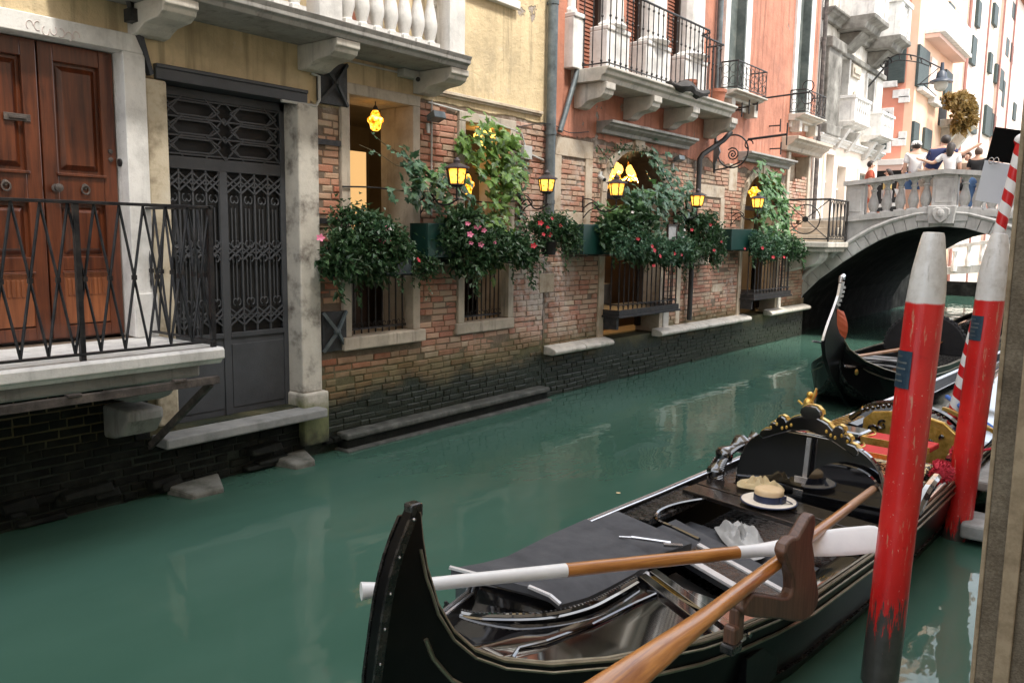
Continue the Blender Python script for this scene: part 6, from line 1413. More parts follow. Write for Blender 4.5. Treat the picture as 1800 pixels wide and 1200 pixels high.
def pole(label, base, top, r, zwhite, dirt, lab_z, lab_ang, name='mooring_pole', group='red and white mooring poles'):
    B, T = Vector(base), Vector(top); root = thing(name, label, 'mooring pole', base, 0, group)
    m = MB(); ax = (T-B).normalized(); h = (T-B).length; a = ax.orthogonal().normalized(); b = ax.cross(a); rings = []; n = 18
    prof = [(r*1.02,-1.0),(r*1.0,.0)]+[(r*(1-.03*k/12), h*.85*k/12) for k in range(1, 13)]+[(r*.94,h*.88),(r*.86,h*.92),(r*.68,h*.965),(r*.56,h*.992),(r*.50,h*.999),(r*.25,h)]
    for i, (q, z) in enumerate(prof):
        rings.append([B+ax*z+(a*math.cos(2*PI*k/n)+b*math.sin(2*PI*k/n))*q*(1+.045*mnoise.noise(Vector((math.cos(2*PI*k/n)*1.3, math.sin(2*PI*k/n)*1.3, z*2+r*50)))+(.03*math.cos(3*2*PI*k/n+1) if z > h*.86 else 0)) for k in range(n)])
    m.rings(rings); m.build('post', polemat('painted_pole_'+str(round(r*1000))+str(round(B.y)), zwhite, dirt), root, smooth=50)
    if lab_z:
        m = MB(); rr = r*1.0+.003; c = B+ax*(lab_z-B.z)
        rows = [[B+ax*(z-B.z)+Vector((rr*math.cos(t), rr*math.sin(t), 0)) for t in [lab_ang-.55+1.1*k/8 for k in range(9)]] for z in (lab_z-.085, lab_z+.085)]
        m.rings(rows, closed=False, cap=False); lb = m.build('notice_plate', M['label_blue'], root, recalc=False)
        m = MB(); rnd = random.Random(1)
        rr2 = rr+.002
        for q in range(5):
            z = lab_z+.06-.028*q; t0 = lab_ang-.42; t1 = t0+rnd.uniform(.4,.8)
            rows = [[B+ax*(zz-B.z)+Vector((rr2*math.cos(t), rr2*math.sin(t), 0)) for t in [lerp(t0,t1,k/4) for k in range(5)]] for zz in (z-.004, z+.004)]; m.rings(rows, closed=False, cap=False)
        m.build('notice_lines', M['zinc'], lb, recalc=False)
    return root
def YPW(x, y, Y, z=None):
    p = YP(x, y, Y); return (p[0], Y, p[1] if z is None else z)
P1 = pole('thick red mooring pole with white top, blue notice and blackened foot, nearest the camera', YPW(1546,1185,4.0,0), YPW(1641,408,4.0), .083, 1.83, .36, 1.53, math.atan2(-4.6,.45)-.75)
P2 = pole('second red mooring pole with white top and small blue notice, behind the first', YPW(1679,945,6.4,0), YPW(1757,410,6.4), .094, 1.71, .10, 1.52, math.atan2(-6.4,.8)-.75)
def striped():
    B, T = Vector((-1.40,8.5,0)), Vector((-.985,8.5,2.95)); root = thing('striped_pole', 'slim red and white spiral-striped pole leaning behind the second mooring pole', 'pole', B)
    m, nt, b = newmat('barber_stripes'); co = objco(nt); X = xyz(nt, co)
    # spiral about the pole's own axis
    ax_ = math_(nt, 'SUBTRACT', X[0], math_(nt, 'MULTIPLY', X[2], (T.x-B.x)/T.z))
    ang = math_(nt, 'ARCTAN2', X[1], ax_); ph = math_(nt, 'FRACT', math_(nt, 'ADD', math_(nt, 'MULTIPLY', X[2], 1/.20), math_(nt, 'MULTIPLY', ang, 1/(2*PI))))
    L(nt, mix(nt, math_(nt, 'GREATER_THAN', ph, .5), (.55,.012,.016), (.76,.76,.76)), b.inputs['Base Color']); b.inputs['Roughness'].default_value = .3
    q = MB(); q.tube([B+Vector((0,0,-.8))*1.0, B, B.lerp(T,.5), T], [.052,.052,.05,.048], 16); q.ball(T+Vector((0,0,.04)), .06, 10, 8); q.build('pole_shaft', m, root, smooth=True)
    # two hinged boards clipped near its top
    Y = 8.62
    r2 = thing('clipped_boards', 'black board above a pale grey board clipped together beside the brown post', 'board', (-1.0, Y, 2.6))
    def poly(name, pts, mat):
        w = [YP(x, y, Y) for x, y in pts]; q = MB(); q.prism([(x, Y, z) for x, z in w], (0, .012, 0)); return q.build(name, M[mat], r2)
    poly('black_board', [(1749,223),(1800,230),(1796,291),(1733,281)], 'sign_black'); poly('grey_board', [(1731,281.5),(1795,292),(1778,362),(1714,352)], 'sign_grey')
    q = MB()
    for x in (1743, 1752): a = YP(x, 283, Y); q.tube([(a[0]+.02*math.cos(t), Y-.02+.015*math.sin(t), a[1]+.03*math.sin(t)) for t in [k*2*PI/10 for k in range(11)]], .004, 5)
    q.build('wire_clip', M['steel'], r2)
striped()
def brown_post():
    m, nt, b = newmat('weathered_brown_timber'); co = objco(nt); mp = nt.nodes.new('ShaderNodeMapping'); mp.inputs['Scale'].default_value = (40, 40, 60); L(nt, co, mp.inputs[0])
    f = math_(nt, 'ADD', math_(nt, 'MULTIPLY', noise(nt, mp.outputs[0], 3.5, 6, .75), .55), math_(nt, 'MULTIPLY', noise(nt, co, 7, 6, .7), .5))
    L(nt, ramp(nt, f, [(.34, (.035,.026,.017)), (.48, (.10,.078,.052)), (.58, (.16,.13,.092)), (.7, (.24,.20,.15))]), b.inputs['Base Color']); b.inputs['Roughness'].default_value = .9; bump(nt, b, f, .6, .006)
    ml, nt, b = newmat('bare_batten_timber'); co = objco(nt); f = noise(nt, co, 14, 6, .7); L(nt, ramp(nt, f, [(.35, (.17,.125,.075)), (.6, (.30,.235,.155))]), b.inputs['Base Color']); b.inputs['Roughness'].default_value = .9; bump(nt, b, f, .4, .004)
    root = thing('timber_post', 'rough brown timber post with a lighter batten at the right edge', 'post', (-.15, 2.23, 0))
    a = Vector((-.262, 2.23, 0)); ex_ = Vector((.995, .08, 0)).normalized(); ey = Vector((-.08, .995, 0)).normalized()
    def bx(mb, x0, x1, y0, y1, z0, z1): mb.hexa([a+ex_*x+ey*y+Vector((0,0,z)) for x, y, z in ((x0,y0,z0),(x1,y0,z0),(x1,y1,z0),(x0,y1,z0),(x0,y0,z1),(x1,y0,z1),(x1,y1,z1),(x0,y1,z1))])
    q = MB(); bx(q, .008, .22, .0, .2, -1, 3.4); q.build('post_body', m, root, bevel=.004)
    q = MB(); bx(q, 0, .010, -.004, .2, -1, 3.4); q.build('edge_strip', ml, root, bevel=.003); q = MB(); bx(q, .048, .082, -.016, .0, -1, 3.4); q.build('batten', ml, root, bevel=.004)
brown_post()
def dock():
    for k, (x0, x1, y0, y1, z0, z1, lab) in enumerate(((-.90,-.2,6.72,7.45,.28,.36,'upper pale stone slab of the little jetty beside the second pole'),(-.88,-.2,6.25,6.62,.05,.16,'lower pale stone slab just above the water beside the second pole'))):
        m = MB(); m.box(x0, x1, y0, y1, z0, z1); o = m.build('stone_slab', M['grey_slab'], None, bevel=.02, origin=((x0+x1)/2, (y0+y1)/2, z0)); tag(o, lab, 'stone slab')
    m = MB(); m.box(-.78, .3, 6.6, 7.5, -.8, .275); o = m.build('jetty_base', M['black'], None, origin=(-.2, 7, 0)); tag(o, 'dark jetty support under the pale slabs', 'jetty')
    m = MB(); m.box(-.92, -.3, 8.0, 9.6, .55, 1.25); o = m.build('covered_stack', M['tarp'], None, bevel=.08, origin=(-.6, 8.8, .55)); tag(o, 'navy tarpaulin bundle behind the second red pole', 'tarpaulin')
    m = MB(); m.box(-.9, .3, 7.9, 9.8, -.5, .54); o = m.build('wooden_jetty', M['worn_black'], None, origin=(-.3, 8.8, 0)); tag(o, 'dark timber jetty under the navy tarpaulin', 'jetty')
    m = MB(); a = Vector(atpx(1665, 697, 9.0)); b = Vector(atpx(1700, 722, 8.2)); c = Vector(atpx(1755, 760, 7.6)); m.tube(spline([a, b, c], 6), .022, 8); o = m.build('mooring_rope', M['blue_rope'], None, origin=a, smooth=True); tag(o, 'blue mooring rope running from the near gondola bow to the jetty', 'rope')
    m = MB(); a = Vector(atpx(1650, 815, 7.1)); b = Vector(atpx(1705, 797, 7.2)); c = Vector(atpx(1765, 783, 7.3)); m.tube(spline([a, b, c], 6), .010, 6); o = m.build('mooring_rope', M['pompom'], None, origin=a); tag(o, 'thin red rope passing behind the second red pole', 'rope')
    for x, y, z, lab, sx in ((-5.86,3.5,.02,'flat broken stone at the water edge under the landing', .26),(-5.92,4.5,.03,'small pale stone at the water edge below the gate threshold', .2)):
        m = MB(); m.hexa([(x-.2,y-sx*.8,z-.3),(x+.10,y-sx*.6,z-.3),(x+.12,y+sx*.5,z-.3),(x-.2,y+sx,z-.3),(x-.2,y-sx*.8,z+.05),(x+.08,y-sx*.55,z+.02),(x+.10,y+sx*.45,z+.03),(x-.2,y+sx,z+.06)]); o = m.build('loose_stone', M['loose'], None, bevel=.02, origin=(x, y, z)); tag(o, lab, 'stone')
    x, y, z = GROUND(1087, 866, .006); m = MB(); m.lathe((x, y, z), [(.001,0),(.02,.002),(.012,.004),(.001,.004)], 7); o = m.build('floating_leaf', M['straw'], None, origin=(x, y, z)); tag(o, 'tiny yellow leaf floating on the green water beyond the gondola', 'leaf')
def GROUND(x, y, z): d = ray(x, y); t = (z-EYE.z)/d.z; return tuple(EYE+d*t)
def atpx(x, y, Y):
    p = YP(x, y, Y); return (p[0], Y, p[1])
M['loose'] = plain('dirty_loose_stone', [(.05,.055,.04),(.14,.14,.12),(.22,.22,.20)], scale=6, rough=.8, bmp=.5, bscale=20)
M['grey_slab'] = plain('pale_grey_slab', [(.20,.20,.19),(.33,.33,.32),(.42,.42,.41)], scale=4, rough=.8, bmp=.4, bscale=20)
dock()
# ================================================================== plants and lanterns
def leaf(mb, p, d, up, l, w, fold=.25):
    """small pointed leaf: four quads would be wasted, two folded triangles each side"""
    d = d.normalized(); sd = d.cross(up)
    if sd.length < 1e-4: sd = d.orthogonal()
    sd.normalize(); n = sd.cross(d)
    i = mb.V(p, p+d*l*.45+sd*w*.5+n*w*fold, p+d*l-n*l*.12, p+d*l*.45-sd*w*.5+n*w*fold)
    mb.f.append((i[0], i[1], i[2])); mb.f.append((i[0], i[2], i[3]))
def lobed(mb, p, d, up, l):
    """five-lobed vine leaf"""
    d = d.normalized(); sd = d.cross(up)
    if sd.length < 1e-4: sd = d.orthogonal()
    sd.normalize(); n = sd.cross(d)
    out = [(0,0),(.18,-.22),(.42,-.12),(.36,.10),(.58,.32),(.30,.42),(.24,.62),(.12,.78),(0,1.05),(-.12,.78),(-.24,.62),(-.30,.42),(-.58,.32),(-.36,.10),(-.42,-.12),(-.18,-.22)]
    c = mb.V(p+d*l*.30+n*l*.05)[0]; ids = mb.V(*[p+d*(y*l)+sd*(x*l)-n*(abs(x)*l*.25) for x, y in out])
    for a, b in zip(ids, ids[1:]+ids[:1]): mb.f.append((c, a, b))
def flower_mesh(r):
    m = MB()
    for k in range(5):
        a = 2*PI*k/5; d = Vector((math.cos(a), math.sin(a), .25)); s = Vector((-math.sin(a), math.cos(a), 0))
        i = m.V((0,0,0), d*r*.6+s*r*.36, d*r+Vector((0,0,-.05*r)), d*r*.6-s*r*.36); m.f.append((i[0],i[1],i[2],i[3]))
    return m
FLOW = {}
def add_flower(root, p, n, mt, r):
    key = (mt, r)
    if key not in FLOW: o = flower_mesh(r).build('flower', M[mt], None, recalc=False); FLOW[key] = o; first = True
    else: o = FLOW[key].copy(); COL.objects.link(o)
    o.parent = root; o.location = p-WLOC[root]; o.rotation_mode = 'QUATERNION'; o.rotation_quaternion = Vector(n).to_track_quat('Z', 'Y'); k = .7+.45*((len(COL.objects)*37) % 11)/10; o.scale = (k, k*.85, k)
def ell(fr, o, x, y, rx, ry):
    a = fr.px(x-rx, y, o)[0]; b = fr.px(x+rx, y, o)[0]; z1 = fr.px(x, y-ry, o)[1]; z0 = fr.px(x, y+ry, o)[1]; s, z = fr.px(x, y, o)
    return s, z, (b-a)/2, (z1-z0)/2
def bush(root, fr, o, ells, thick, l, mat, seed, trails=0, name='foliage'):
    rnd = random.Random(seed); m = MB(); st = MB(); nrm = fr.n
    for x, y, rx, ry, n in ells:
        s, z, rs, rz = ell(fr, o, x, y, rx*.88, ry*.84)
        # clumps of leaves on an irregular surface, gaps between them
        nc = max(6, n//20); l = l*1.12
        for c in range(nc):
            a, b = rnd.uniform(0, 2*PI), rnd.uniform(-1, 1); q = rnd.uniform(.35, 1.0)**.5; e = math.sqrt(1-b*b)
            cc = Vector((o+thick*q*abs(math.cos(a)*e)*.9+.0, s+rs*q*math.sin(a)*e, z+rz*q*b))
            if rnd.random() < .35: st.tube([fr((o-.05, s+rs*.2*math.sin(a), z-rz*.5)), fr((cc.x*.6+o*.4, (cc.y+s)/2, (cc.z+z)/2+.03)), fr(cc)], .004, 4)
            for k in range(26):
                p = cc+Vector((rnd.gauss(0,.045), rnd.gauss(0,.055), rnd.gauss(0,.05)))
                d = fr.n*rnd.uniform(-.1, 1.0)+fr.s*rnd.gauss(0,.7)+Vector((0,0,rnd.gauss(-.1,.6)))
                if d.length < .1: d = Vector((1,0,0))
                leaf(m, Vector(fr(p)), d, Vector((rnd.gauss(0,.4), rnd.gauss(0,.4), 1)), l*rnd.uniform(.7,1.3), l*rnd.uniform(.5,.78))
        for k in range(trails//2):
            p = Vector((o+thick*rnd.uniform(.3,.9), s+rs*rnd.uniform(-.9,.9), z-rz*.6)); ln = rnd.uniform(.12,.38)
            for j in range(int(ln/.022)):
                q = p+Vector((rnd.gauss(0,.015), rnd.gauss(0,.018), -j*.022)); leaf(m, Vector(fr(q)), fr.n*rnd.uniform(0,1)+fr.s*rnd.gauss(0,1)+Vector((0,0,-.5)), Vector((0,0,1)), l*.9, l*.45)
            st.tube([fr(p), fr(p-Vector((0,0,ln)))], .003, 4)
    f = m.build(name, M[mat], root, recalc=False)
    if st.v: st.build('stem', M['stem'], root)
    return f
def vine(root, fr, paths, n_per_m, l, mat, seed, spread=.10, lob=True, name='foliage', stem=.006):
    """leaves hung along climbing shoots; paths of (px, py, out)"""
    rnd = random.Random(seed); m = MB(); st = MB()
    for path in paths:
        P = [Vector((o,)+fr.px(x, y, o)) for x, y, o in path]; S = spline([p.to_tuple() for p in P], 10)
        st.tube([fr(p) for p in S], stem, 5)
        for a, b in zip(S, S[1:]):
            k = (b-a).length*n_per_m; k = int(k)+(rnd.random() < k-int(k))
            for _ in range(k):
                p = a.lerp(b, rnd.random())+Vector((abs(rnd.gauss(0,spread*.6)), rnd.gauss(0,spread), rnd.gauss(0,spread*.8)))
                d = fr.n*rnd.uniform(.0,.7)+fr.s*rnd.gauss(0,.8)+Vector((0,0,rnd.gauss(-.5,.5))); up = fr.n*rnd.uniform(.4,1.2)+Vector((rnd.gauss(0,.3), rnd.gauss(0,.3), rnd.uniform(.2,.9)))
                (lobed if lob else lambda mb,p_,d_,u_,l_: leaf(mb,p_,d_,u_,l_,l_*.6))(m, Vector(fr(p)), d, up, l*rnd.uniform(.55,1.15))
    m.build(name, M[mat], root, recalc=False); st.build('stem', M['stem'], root)
def at(fr, x, y, o): s, z = fr.px(x, y, o); return Vector(fr((o, s, z)))
def fl(root, fr, o, lst, mt, r):
    rnd = random.Random(len(lst)+int(o*100))
    for x, y in lst: add_flower(root, at(fr, x, y, o), fr.n+Vector((rnd.gauss(0,.3), -.55+rnd.gauss(0,.3), .3)), mt, r)
def planter(name, label, fr, x0, x1, y0, y1, o0, o1, mat, cat='planter', lip=True):
    s0, z1 = fr.px(x0, y0, o1); s1 = fr.px(x1, y0, o1)[0]; z0 = fr.px(x0, y1, o1)[1]; root = thing(name, label, cat, fr(((o0+o1)/2, (s0+s1)/2, z0)))
    m = MB(fr); t = .02
    m.box(o0, o1, s0, s1, z0, z0+t); m.box(o1-t, o1, s0, s1, z0, z1); m.box(o0, o0+t, s0, s1, z0, z1); m.box(o0+t, o1-t, s0, s0+t, z0, z1); m.box(o0+t, o1-t, s1-t, s1, z0, z1)
    m.build('box', M[mat], root, bevel=.006)
    m = MB(fr); m.box(o0+t, o1-t, s0+t, s1-t, z0+.05, z1-.03); m.build('soil', M['black'], root)
    m = MB(fr)
    for s in (s0+.1, s1-.1): m.bar((o0-.02, s, z0-.015), (o1, s, z0-.015), .03, .012)
    m.build('bracket', M['iron'], root); return root
# window 1
planter('window_planter', 'slate-coloured trough hung on the grille of the first restaurant window', FA, 612, 724, 452, 488, .02, .26, 'planter_dark')
b1 = thing('flowering_plant', 'big dark-leaved shrub with pink and white trumpet flowers at the first window', 'plant', at(FA, 630, 480, .2))
bush(b1, FA, .16, [(622,410,48,52,1500),(600,440,36,38,800),(662,430,40,40,900),(640,465,40,22,400),(585,455,22,26,350)], .32, .052, 'leaf', 11, 5)
bush(b1, FA, .3, [(640,400,34,26,200)], .2, .05, 'leaf_blue', 12, name='pale_shoots')
fl(b1, FA, .42, [(678,402),(671,423),(684,424),(672,405),(563,418)], 'pink_flower', .038); fl(b1, FA, .42, [(689,402)], 'white_flower', .035)
b2 = thing('flowering_plant', 'small trailing plant with one red bloom right of the first window', 'plant', at(FA, 735, 470, .2))
bush(b2, FA, .12, [(737,462,20,24,420),(715,450,20,14,160)], .2, .045, 'leaf', 13, 3); fl(b2, FA, .34, [(735,457),(696,425)], 'red_flower', .036)
# window 2
planter('window_planter', 'dark green box planter on the second restaurant window', FA, 752, 802, 392, 455, .02, .28, 'planter')
planter('window_planter', 'long slate trough hidden under the pink-flowered shrub at the second window', FA, 804, 905, 432, 462, .02, .26, 'planter_dark')
b3 = thing('flowering_plant', 'wide shrub with scattered pink flowers at the second window', 'plant', at(FA, 830, 450, .2))
bush(b3, FA, .18, [(800,410,38,36,1000),(830,430,44,30,900),(880,440,38,26,700),(815,455,36,22,500),(905,445,24,20,300),(795,385,24,20,300)], .3, .05, 'leaf', 21, 6)
bush(b3, FA, .30, [(815,418,46,26,700),(862,428,46,24,650),(900,435,22,18,250)], .16, .05, 'leaf', 22, name='front_foliage')
fl(b3, FA, .50, [(842,398),(851,405),(826,412),(828,427),(845,430),(870,426),(822,393),(838,400)], 'pink_flower', .038); fl(b3, FA, .42, [(884,423),(850,415)], 'white_flower', .035); fl(b3, FA, .42, [(908,447),(873,418)], 'red_flower', .036)
v1 = thing('climbing_vine', 'bright yellow-green vine filling the top of the second window', 'vine', at(FA, 850, 450, .1))
vine(v1, FA, [[(862,470,.10),(866,400,.12),(872,330,.12),(868,270,.14),(845,230,.16),(835,225,.18)],[(868,270,.14),(885,240,.14),(893,290,.12),(880,340,.12)],[(800,250,.08),(812,240,.12),(826,262,.12),(815,275,.12)]], 110, .12, 'leaf_bright', 31, .12)
vine(v1, FA, [[(835,305,.1),(860,310,.12),(885,312,.12),(905,320,.12)],[(862,470,.1),(868,420,.1),(872,380,.1),(880,340,.1)],[(905,320,.1),(912,300,.06),(913,270,.04)]], 45, .10, 'leaf_pale', 32, .09, name='paler_foliage')
vine(v1, FA, [[(911,390,.03),(914,350,.03),(912,310,.03),(915,285,.03)]], 90, .06, 'leaf_blue', 33, .05, name='wall_ivy')
v2 = thing('climbing_vine', 'pale straggling vine between the first and second windows', 'vine', at(FA, 770, 420, .1))
vine(v2, FA, [[(775,420,.12),(770,360,.16),(760,320,.22),(730,300,.26),(695,290,.28)],[(760,330,.2),(790,318,.2),(815,345,.18),(818,380,.16)],[(740,310,.2),(715,280,.24),(690,262,.26)],[(745,330,.2),(705,335,.26),(685,333,.28)],[(770,360,.16),(745,350,.2),(715,322,.25)]], 42, .10, 'leaf_blue', 41, .07)
vine(v2, FA, [[(765,340,.2),(785,310,.2),(800,320,.2)],[(745,310,.24),(770,320,.24)]], 60, .12, 'leaf_pale', 42, .08, name='paler_foliage')
vine(v2, FA, [[(690,265,.26),(660,240,.24),(652,232,.22)],[(695,290,.28),(665,270,.26),(632,255,.24)]], 14, .05, 'leaf_blue', 43, .02, name='bare_shoots', stem=.004)
# hanging pot
hp = thing('hanging_pot', 'black hanging pot of red flowers under the second wall lantern', 'flower pot', at(FA, 965, 448, .3))
m = MB(FA); s, z = FA.px(964, 448, .3); m.lathe((.3, s, z), [(.085,0),(.115,.17),(.122,.17),(.122,.19),(.10,.19),(.02,.17)], 16); m.build('pot', M['black_pot'], hp, smooth=40)
bush(hp, FA, .28, [(962,398,36,22,700),(940,408,20,24,300),(990,420,14,32,350),(960,390,26,14,200)], .22, .045, 'leaf', 51, 4)
fl(hp, FA, .48, [(970,384),(985,397),(950,392),(955,412),(966,413),(938,432),(962,400)], 'red_flower', .038)
# arched opening 1
planter('window_planter', 'dark green box planter at the left of the big arch', FB, 1026, 1078, 394, 448, .02, .34, 'planter')
planter('window_planter', 'long dark trough along the grille of the big arch', FB, 1080, 1200, 418, 448, .30, .52, 'planter')
b4 = thing('flowering_plant', 'dense dark shrub with tiny red blooms along the grille of the big arch', 'plant', at(FB, 1110, 450, .3))
bush(b4, FB, .30, [(1090,415,38,36,1500),(1130,440,38,20,700),(1160,440,30,20,600),(1190,440,24,20,500),(1060,410,18,26,350),(1100,385,30,20,500)], .34, .058, 'leaf', 61, 6)
bush(b4, FB, .52, [(1100,425,40,28,700),(1150,440,46,18,500),(1185,435,24,18,300)], .14, .058, 'leaf_blue', 66, name='front_foliage')
fl(b4, FB, .70, [(1121,420),(1160,450),(1198,448),(1185,446),(1150,440),(1149,467),(1146,433)], 'red_flower', .038); fl(b4, FB, .62, [(1159,447),(1201,416),(1203,405),(1112,373)], 'white_flower', .035)
b5 = thing('flowering_plant', 'round bush with reddish buds on the pier right of the big arch', 'plant', at(FB, 1230, 440, .2))
bush(b5, FB, .16, [(1230,410,30,32,1200),(1215,430,26,20,400),(1245,440,16,22,300),(1220,385,24,14,250)], .3, .055, 'leaf', 62, 4); fl(b5, FB, .44, [(1255,440),(1248,395),(1268,425),(1216,404)], 'red_flower', .034)
v3 = thing('climbing_vine', 'dark green vine trailing round the lit big arch', 'vine', at(FB, 1150, 420, .1))
vine(v3, FB, [[(1120,400,.34),(1130,360,.36),(1110,340,.36),(1090,350,.34)],[(1150,420,.2),(1155,370,.2),(1160,330,.15),(1158,290,.10),(1140,268,.06)],[(1195,400,.2),(1190,350,.15),(1175,320,.12),(1165,300,.1)],[(1205,390,.15),(1200,350,.12),(1190,320,.1)],[(1130,360,.36),(1150,345,.3),(1175,350,.2)]], 70, .125, 'leaf_blue', 63, .12)
vine(v3, FB, [[(1098,395,.34),(1106,360,.34),(1128,335,.34)],[(1045,385,.2),(1062,378,.25),(1085,375,.3)]], 80, .13, 'leaf_pale', 64, .09, name='paler_foliage')
vine(v3, FB, [[(1050,255,.04),(1062,272,.05),(1075,285,.06),(1080,300,.06)],[(1075,262,.05),(1095,262,.05),(1140,268,.05),(1158,290,.06)]], 60, .07, 'leaf', 65, .05, lob=False, name='arch_ivy')
# arched opening 2
planter('window_planter', 'dark green box planter at the second smaller arch', FB, 1287, 1332, 402, 440, .02, .36, 'planter')
b6 = thing('flowering_plant', 'bushy dark plant with a few red buds at the second smaller arch', 'plant', at(FB, 1345, 450, .3))
bush(b6, FB, .25, [(1342,430,34,26,1300),(1375,432,22,22,600),(1320,432,16,20,350),(1388,445,10,14,150)], .36, .062, 'leaf', 71, 5); bush(b6, FB, .42, [(1345,428,34,26,800)], .16, .062, 'leaf_blue', 74, name='front_foliage')
fl(b6, FB, .66, [(1340,436),(1309,437),(1378,452),(1359,452)], 'red_flower', .036)
v4 = thing('climbing_vine', 'thick fresh-green vine hanging over the second smaller arch', 'vine', at(FB, 1350, 420, .1))
vine(v4, FB, [[(1352,420,.3),(1358,380,.3),(1350,340,.24),(1338,312,.18),(1330,302,.14)],[(1372,410,.26),(1374,370,.24),(1362,335,.2),(1348,315,.16)],[(1330,400,.3),(1334,370,.3),(1342,345,.26)]], 95, .135, 'leaf_pale', 72, .15)
vine(v4, FB, [[(1380,420,.2),(1378,390,.2),(1370,360,.18)],[(1385,440,.25),(1380,410,.2)]], 80, .12, 'leaf_blue', 73, .1, name='dark_foliage')
# yellowing plant on the far balcony
v5 = thing('balcony_plant', 'yellowing creeper hanging over the far corbelled balcony', 'plant', at(FP, 1680, 215, .5))
bush(v5, FP, .5, [(1682,190,12,26,700),(1664,178,10,10,250),(1678,212,9,20,300)], .8, .22, 'leaf_autumn', 81); 

# ------------------------------------------------------------------ lanterns
def lantern(label, fr, x, y, o, h=.155, r=.112):
    s, z = fr.px(x, y, o); z0 = z-h*.5; root = thing('wall_lantern', label, 'lantern', fr((o, s, z0)), 0, 'amber wall lanterns')
    def ring(rr, zz): return [fr((o+rr*math.cos(2*PI*k/6+.3), s+rr*math.sin(2*PI*k/6+.3), zz)) for k in range(6)]
    m = MB(); m.rings([ring(r*.68, z0), ring(r*.93, z0+h*.97)]); m.build('glass', M['amber'], root)
    m = MB()
    a, b = ring(r*.72, z0-.004), ring(r*.99, z0+h)
    for p, q in zip(a, b): m.bar(p, q, .011, .011)
    for rg in (a, b):
        for p, q in zip(rg, rg[1:]+rg[:1]): m.bar(p, q, .013, .013)
    m.rings([ring(r*.45, z0-.03), ring(r*.7, z0-.003)]); m.build('frame', M['iron'], root)
    m = MB(); m.rings([ring(r*1.28, z0+h), ring(r*1.25, z0+h+.012), ring(r*.45, z0+h+.05), ring(r*.3, z0+h+.053)]); m.lathe(fr((o, s, z0+h+.05)), [(r*.3,0),(r*.34,.03),(r*.15,.05),(.01,.06)], 10); m.build('roof', M['lantern_roof'], root)
    m = MB(fr); m.tube([(o, s, z0-.03), (o, s, z0-.15)], .010, 6); zb = z0-.15
    m.tube(spline([(0, s+.02, zb-.02), (o*.3, s+.01, zb+.06), (o*.55, s, zb-.04), (o*.8, s, zb-.05), (o+.03, s, zb+.01)], 8), .010, 6)
    m.tube(spline([(0.01, s+.02, zb+.12), (o*.3, s, zb+.10), (o*.5, s, zb+.02), (o*.25, s, zb-.04), (0.02, s+.02, zb-.14)], 8), .008, 6); m.bar((.01, s+.02, zb-.18), (.01, s+.02, zb+.16), .025, .014); m.build('bracket', M['iron'], root)
M['lantern_roof'] = plain('lantern_copper_roof', [(.05,.04,.045),(.10,.085,.085)], scale=12, rough=.45, bmp=.1, metal=.4)
lantern('amber lantern with dark roof between the first and second restaurant windows', FA, 803, 310, .55)
lantern('amber lantern on a curled bracket beside the drainpipe foot', FA, 961, 326, .42, .14, .105)
lantern('amber lantern on a curled bracket before the big arch', FB, 1084, 333, .55)
lantern('amber lantern in front of the pier right of the big arch', FB, 1226, 353, .42)
lantern('amber lantern in front of the second smaller arch', FB, 1332, 357, .50)
def hanging(label, fr, x, y, o, r, h, cat='lamp', mat='globe'):
    s, z = fr.px(x, y, o); root = thing('hanging_lamp', label, cat, fr((o, s, z)))
    m = MB(); m.lathe(fr((o, s, z-h*.5)), [(r*.35,0),(r*.62,h*.10),(r*.70,h*.3),(r*1.0,h*.45),(r*1.0,h*.6),(r*.62,h*.72),(r*.55,h*.85),(r*.3,h)], 16); m.build('globe', M[mat], root, smooth=True)
    m = MB(fr); m.tube([(o, s, z+h*.5), (o, s, z+h*.5+.3)], .006, 6); m.lathe((o, s, z+h*.48), [(r*.36,0),(r*.3,.03),(.01,.05)], 10); m.build('chain', M['iron'], root)
hanging('onion-shaped yellow glass lamp hanging in the first window', FA, 660, 212, -.10, .08, .20)
hanging('glowing round lamp behind the vine leaves in the second window', FA, 852, 240, -.15, .13, .24, mat='warm_bulb')
hanging('lower glowing lamp seen behind the first wall lantern', FA, 820, 325, -.12, .09, .25, mat='globe')
hanging('bright orange hanging lamp right of the chandelier in the big arch', FB, 1130, 312, -.5, .13, .22, mat='globe')
hanging('small orange lamp in the second smaller arch', FB, 1326, 338, -.2, .12, .22, mat='globe')
hanging('orange lamp glimpsed at the left edge of the big arch', FB, 1066, 318, -.2, .08, .22, mat='globe')
def chandelier():
    s, z = FB.px(1104, 300, -.9); root = thing('chandelier', 'glowing glass chandelier inside the big arch', 'chandelier', FB((-.9, s, z)))
    m = MB(FB); m.tube([(-.9, s, z-.1), (-.9, s, z+.6)], .015, 6); m.build('stem', M['gold'], root)
    for k in range(7):
        a = 2*PI*k/7; m = MB(FB); c = Vector((-.9+.28*math.cos(a), s+.28*math.sin(a), z+.04*math.sin(3*a))); m.ball(c, .075, 8, 6, (1,1,1.2)); m.build('glass_shade', M['warm_bulb'], root, smooth=True)
        m = MB(FB); m.tube(spline([(-.9, s, z-.08), (-.9+.15*math.cos(a), s+.15*math.sin(a), z-.16), tuple(c-Vector((0,0,.08)))], 6), .012, 5); m.build('arm', M['gold'], root)
chandelier()
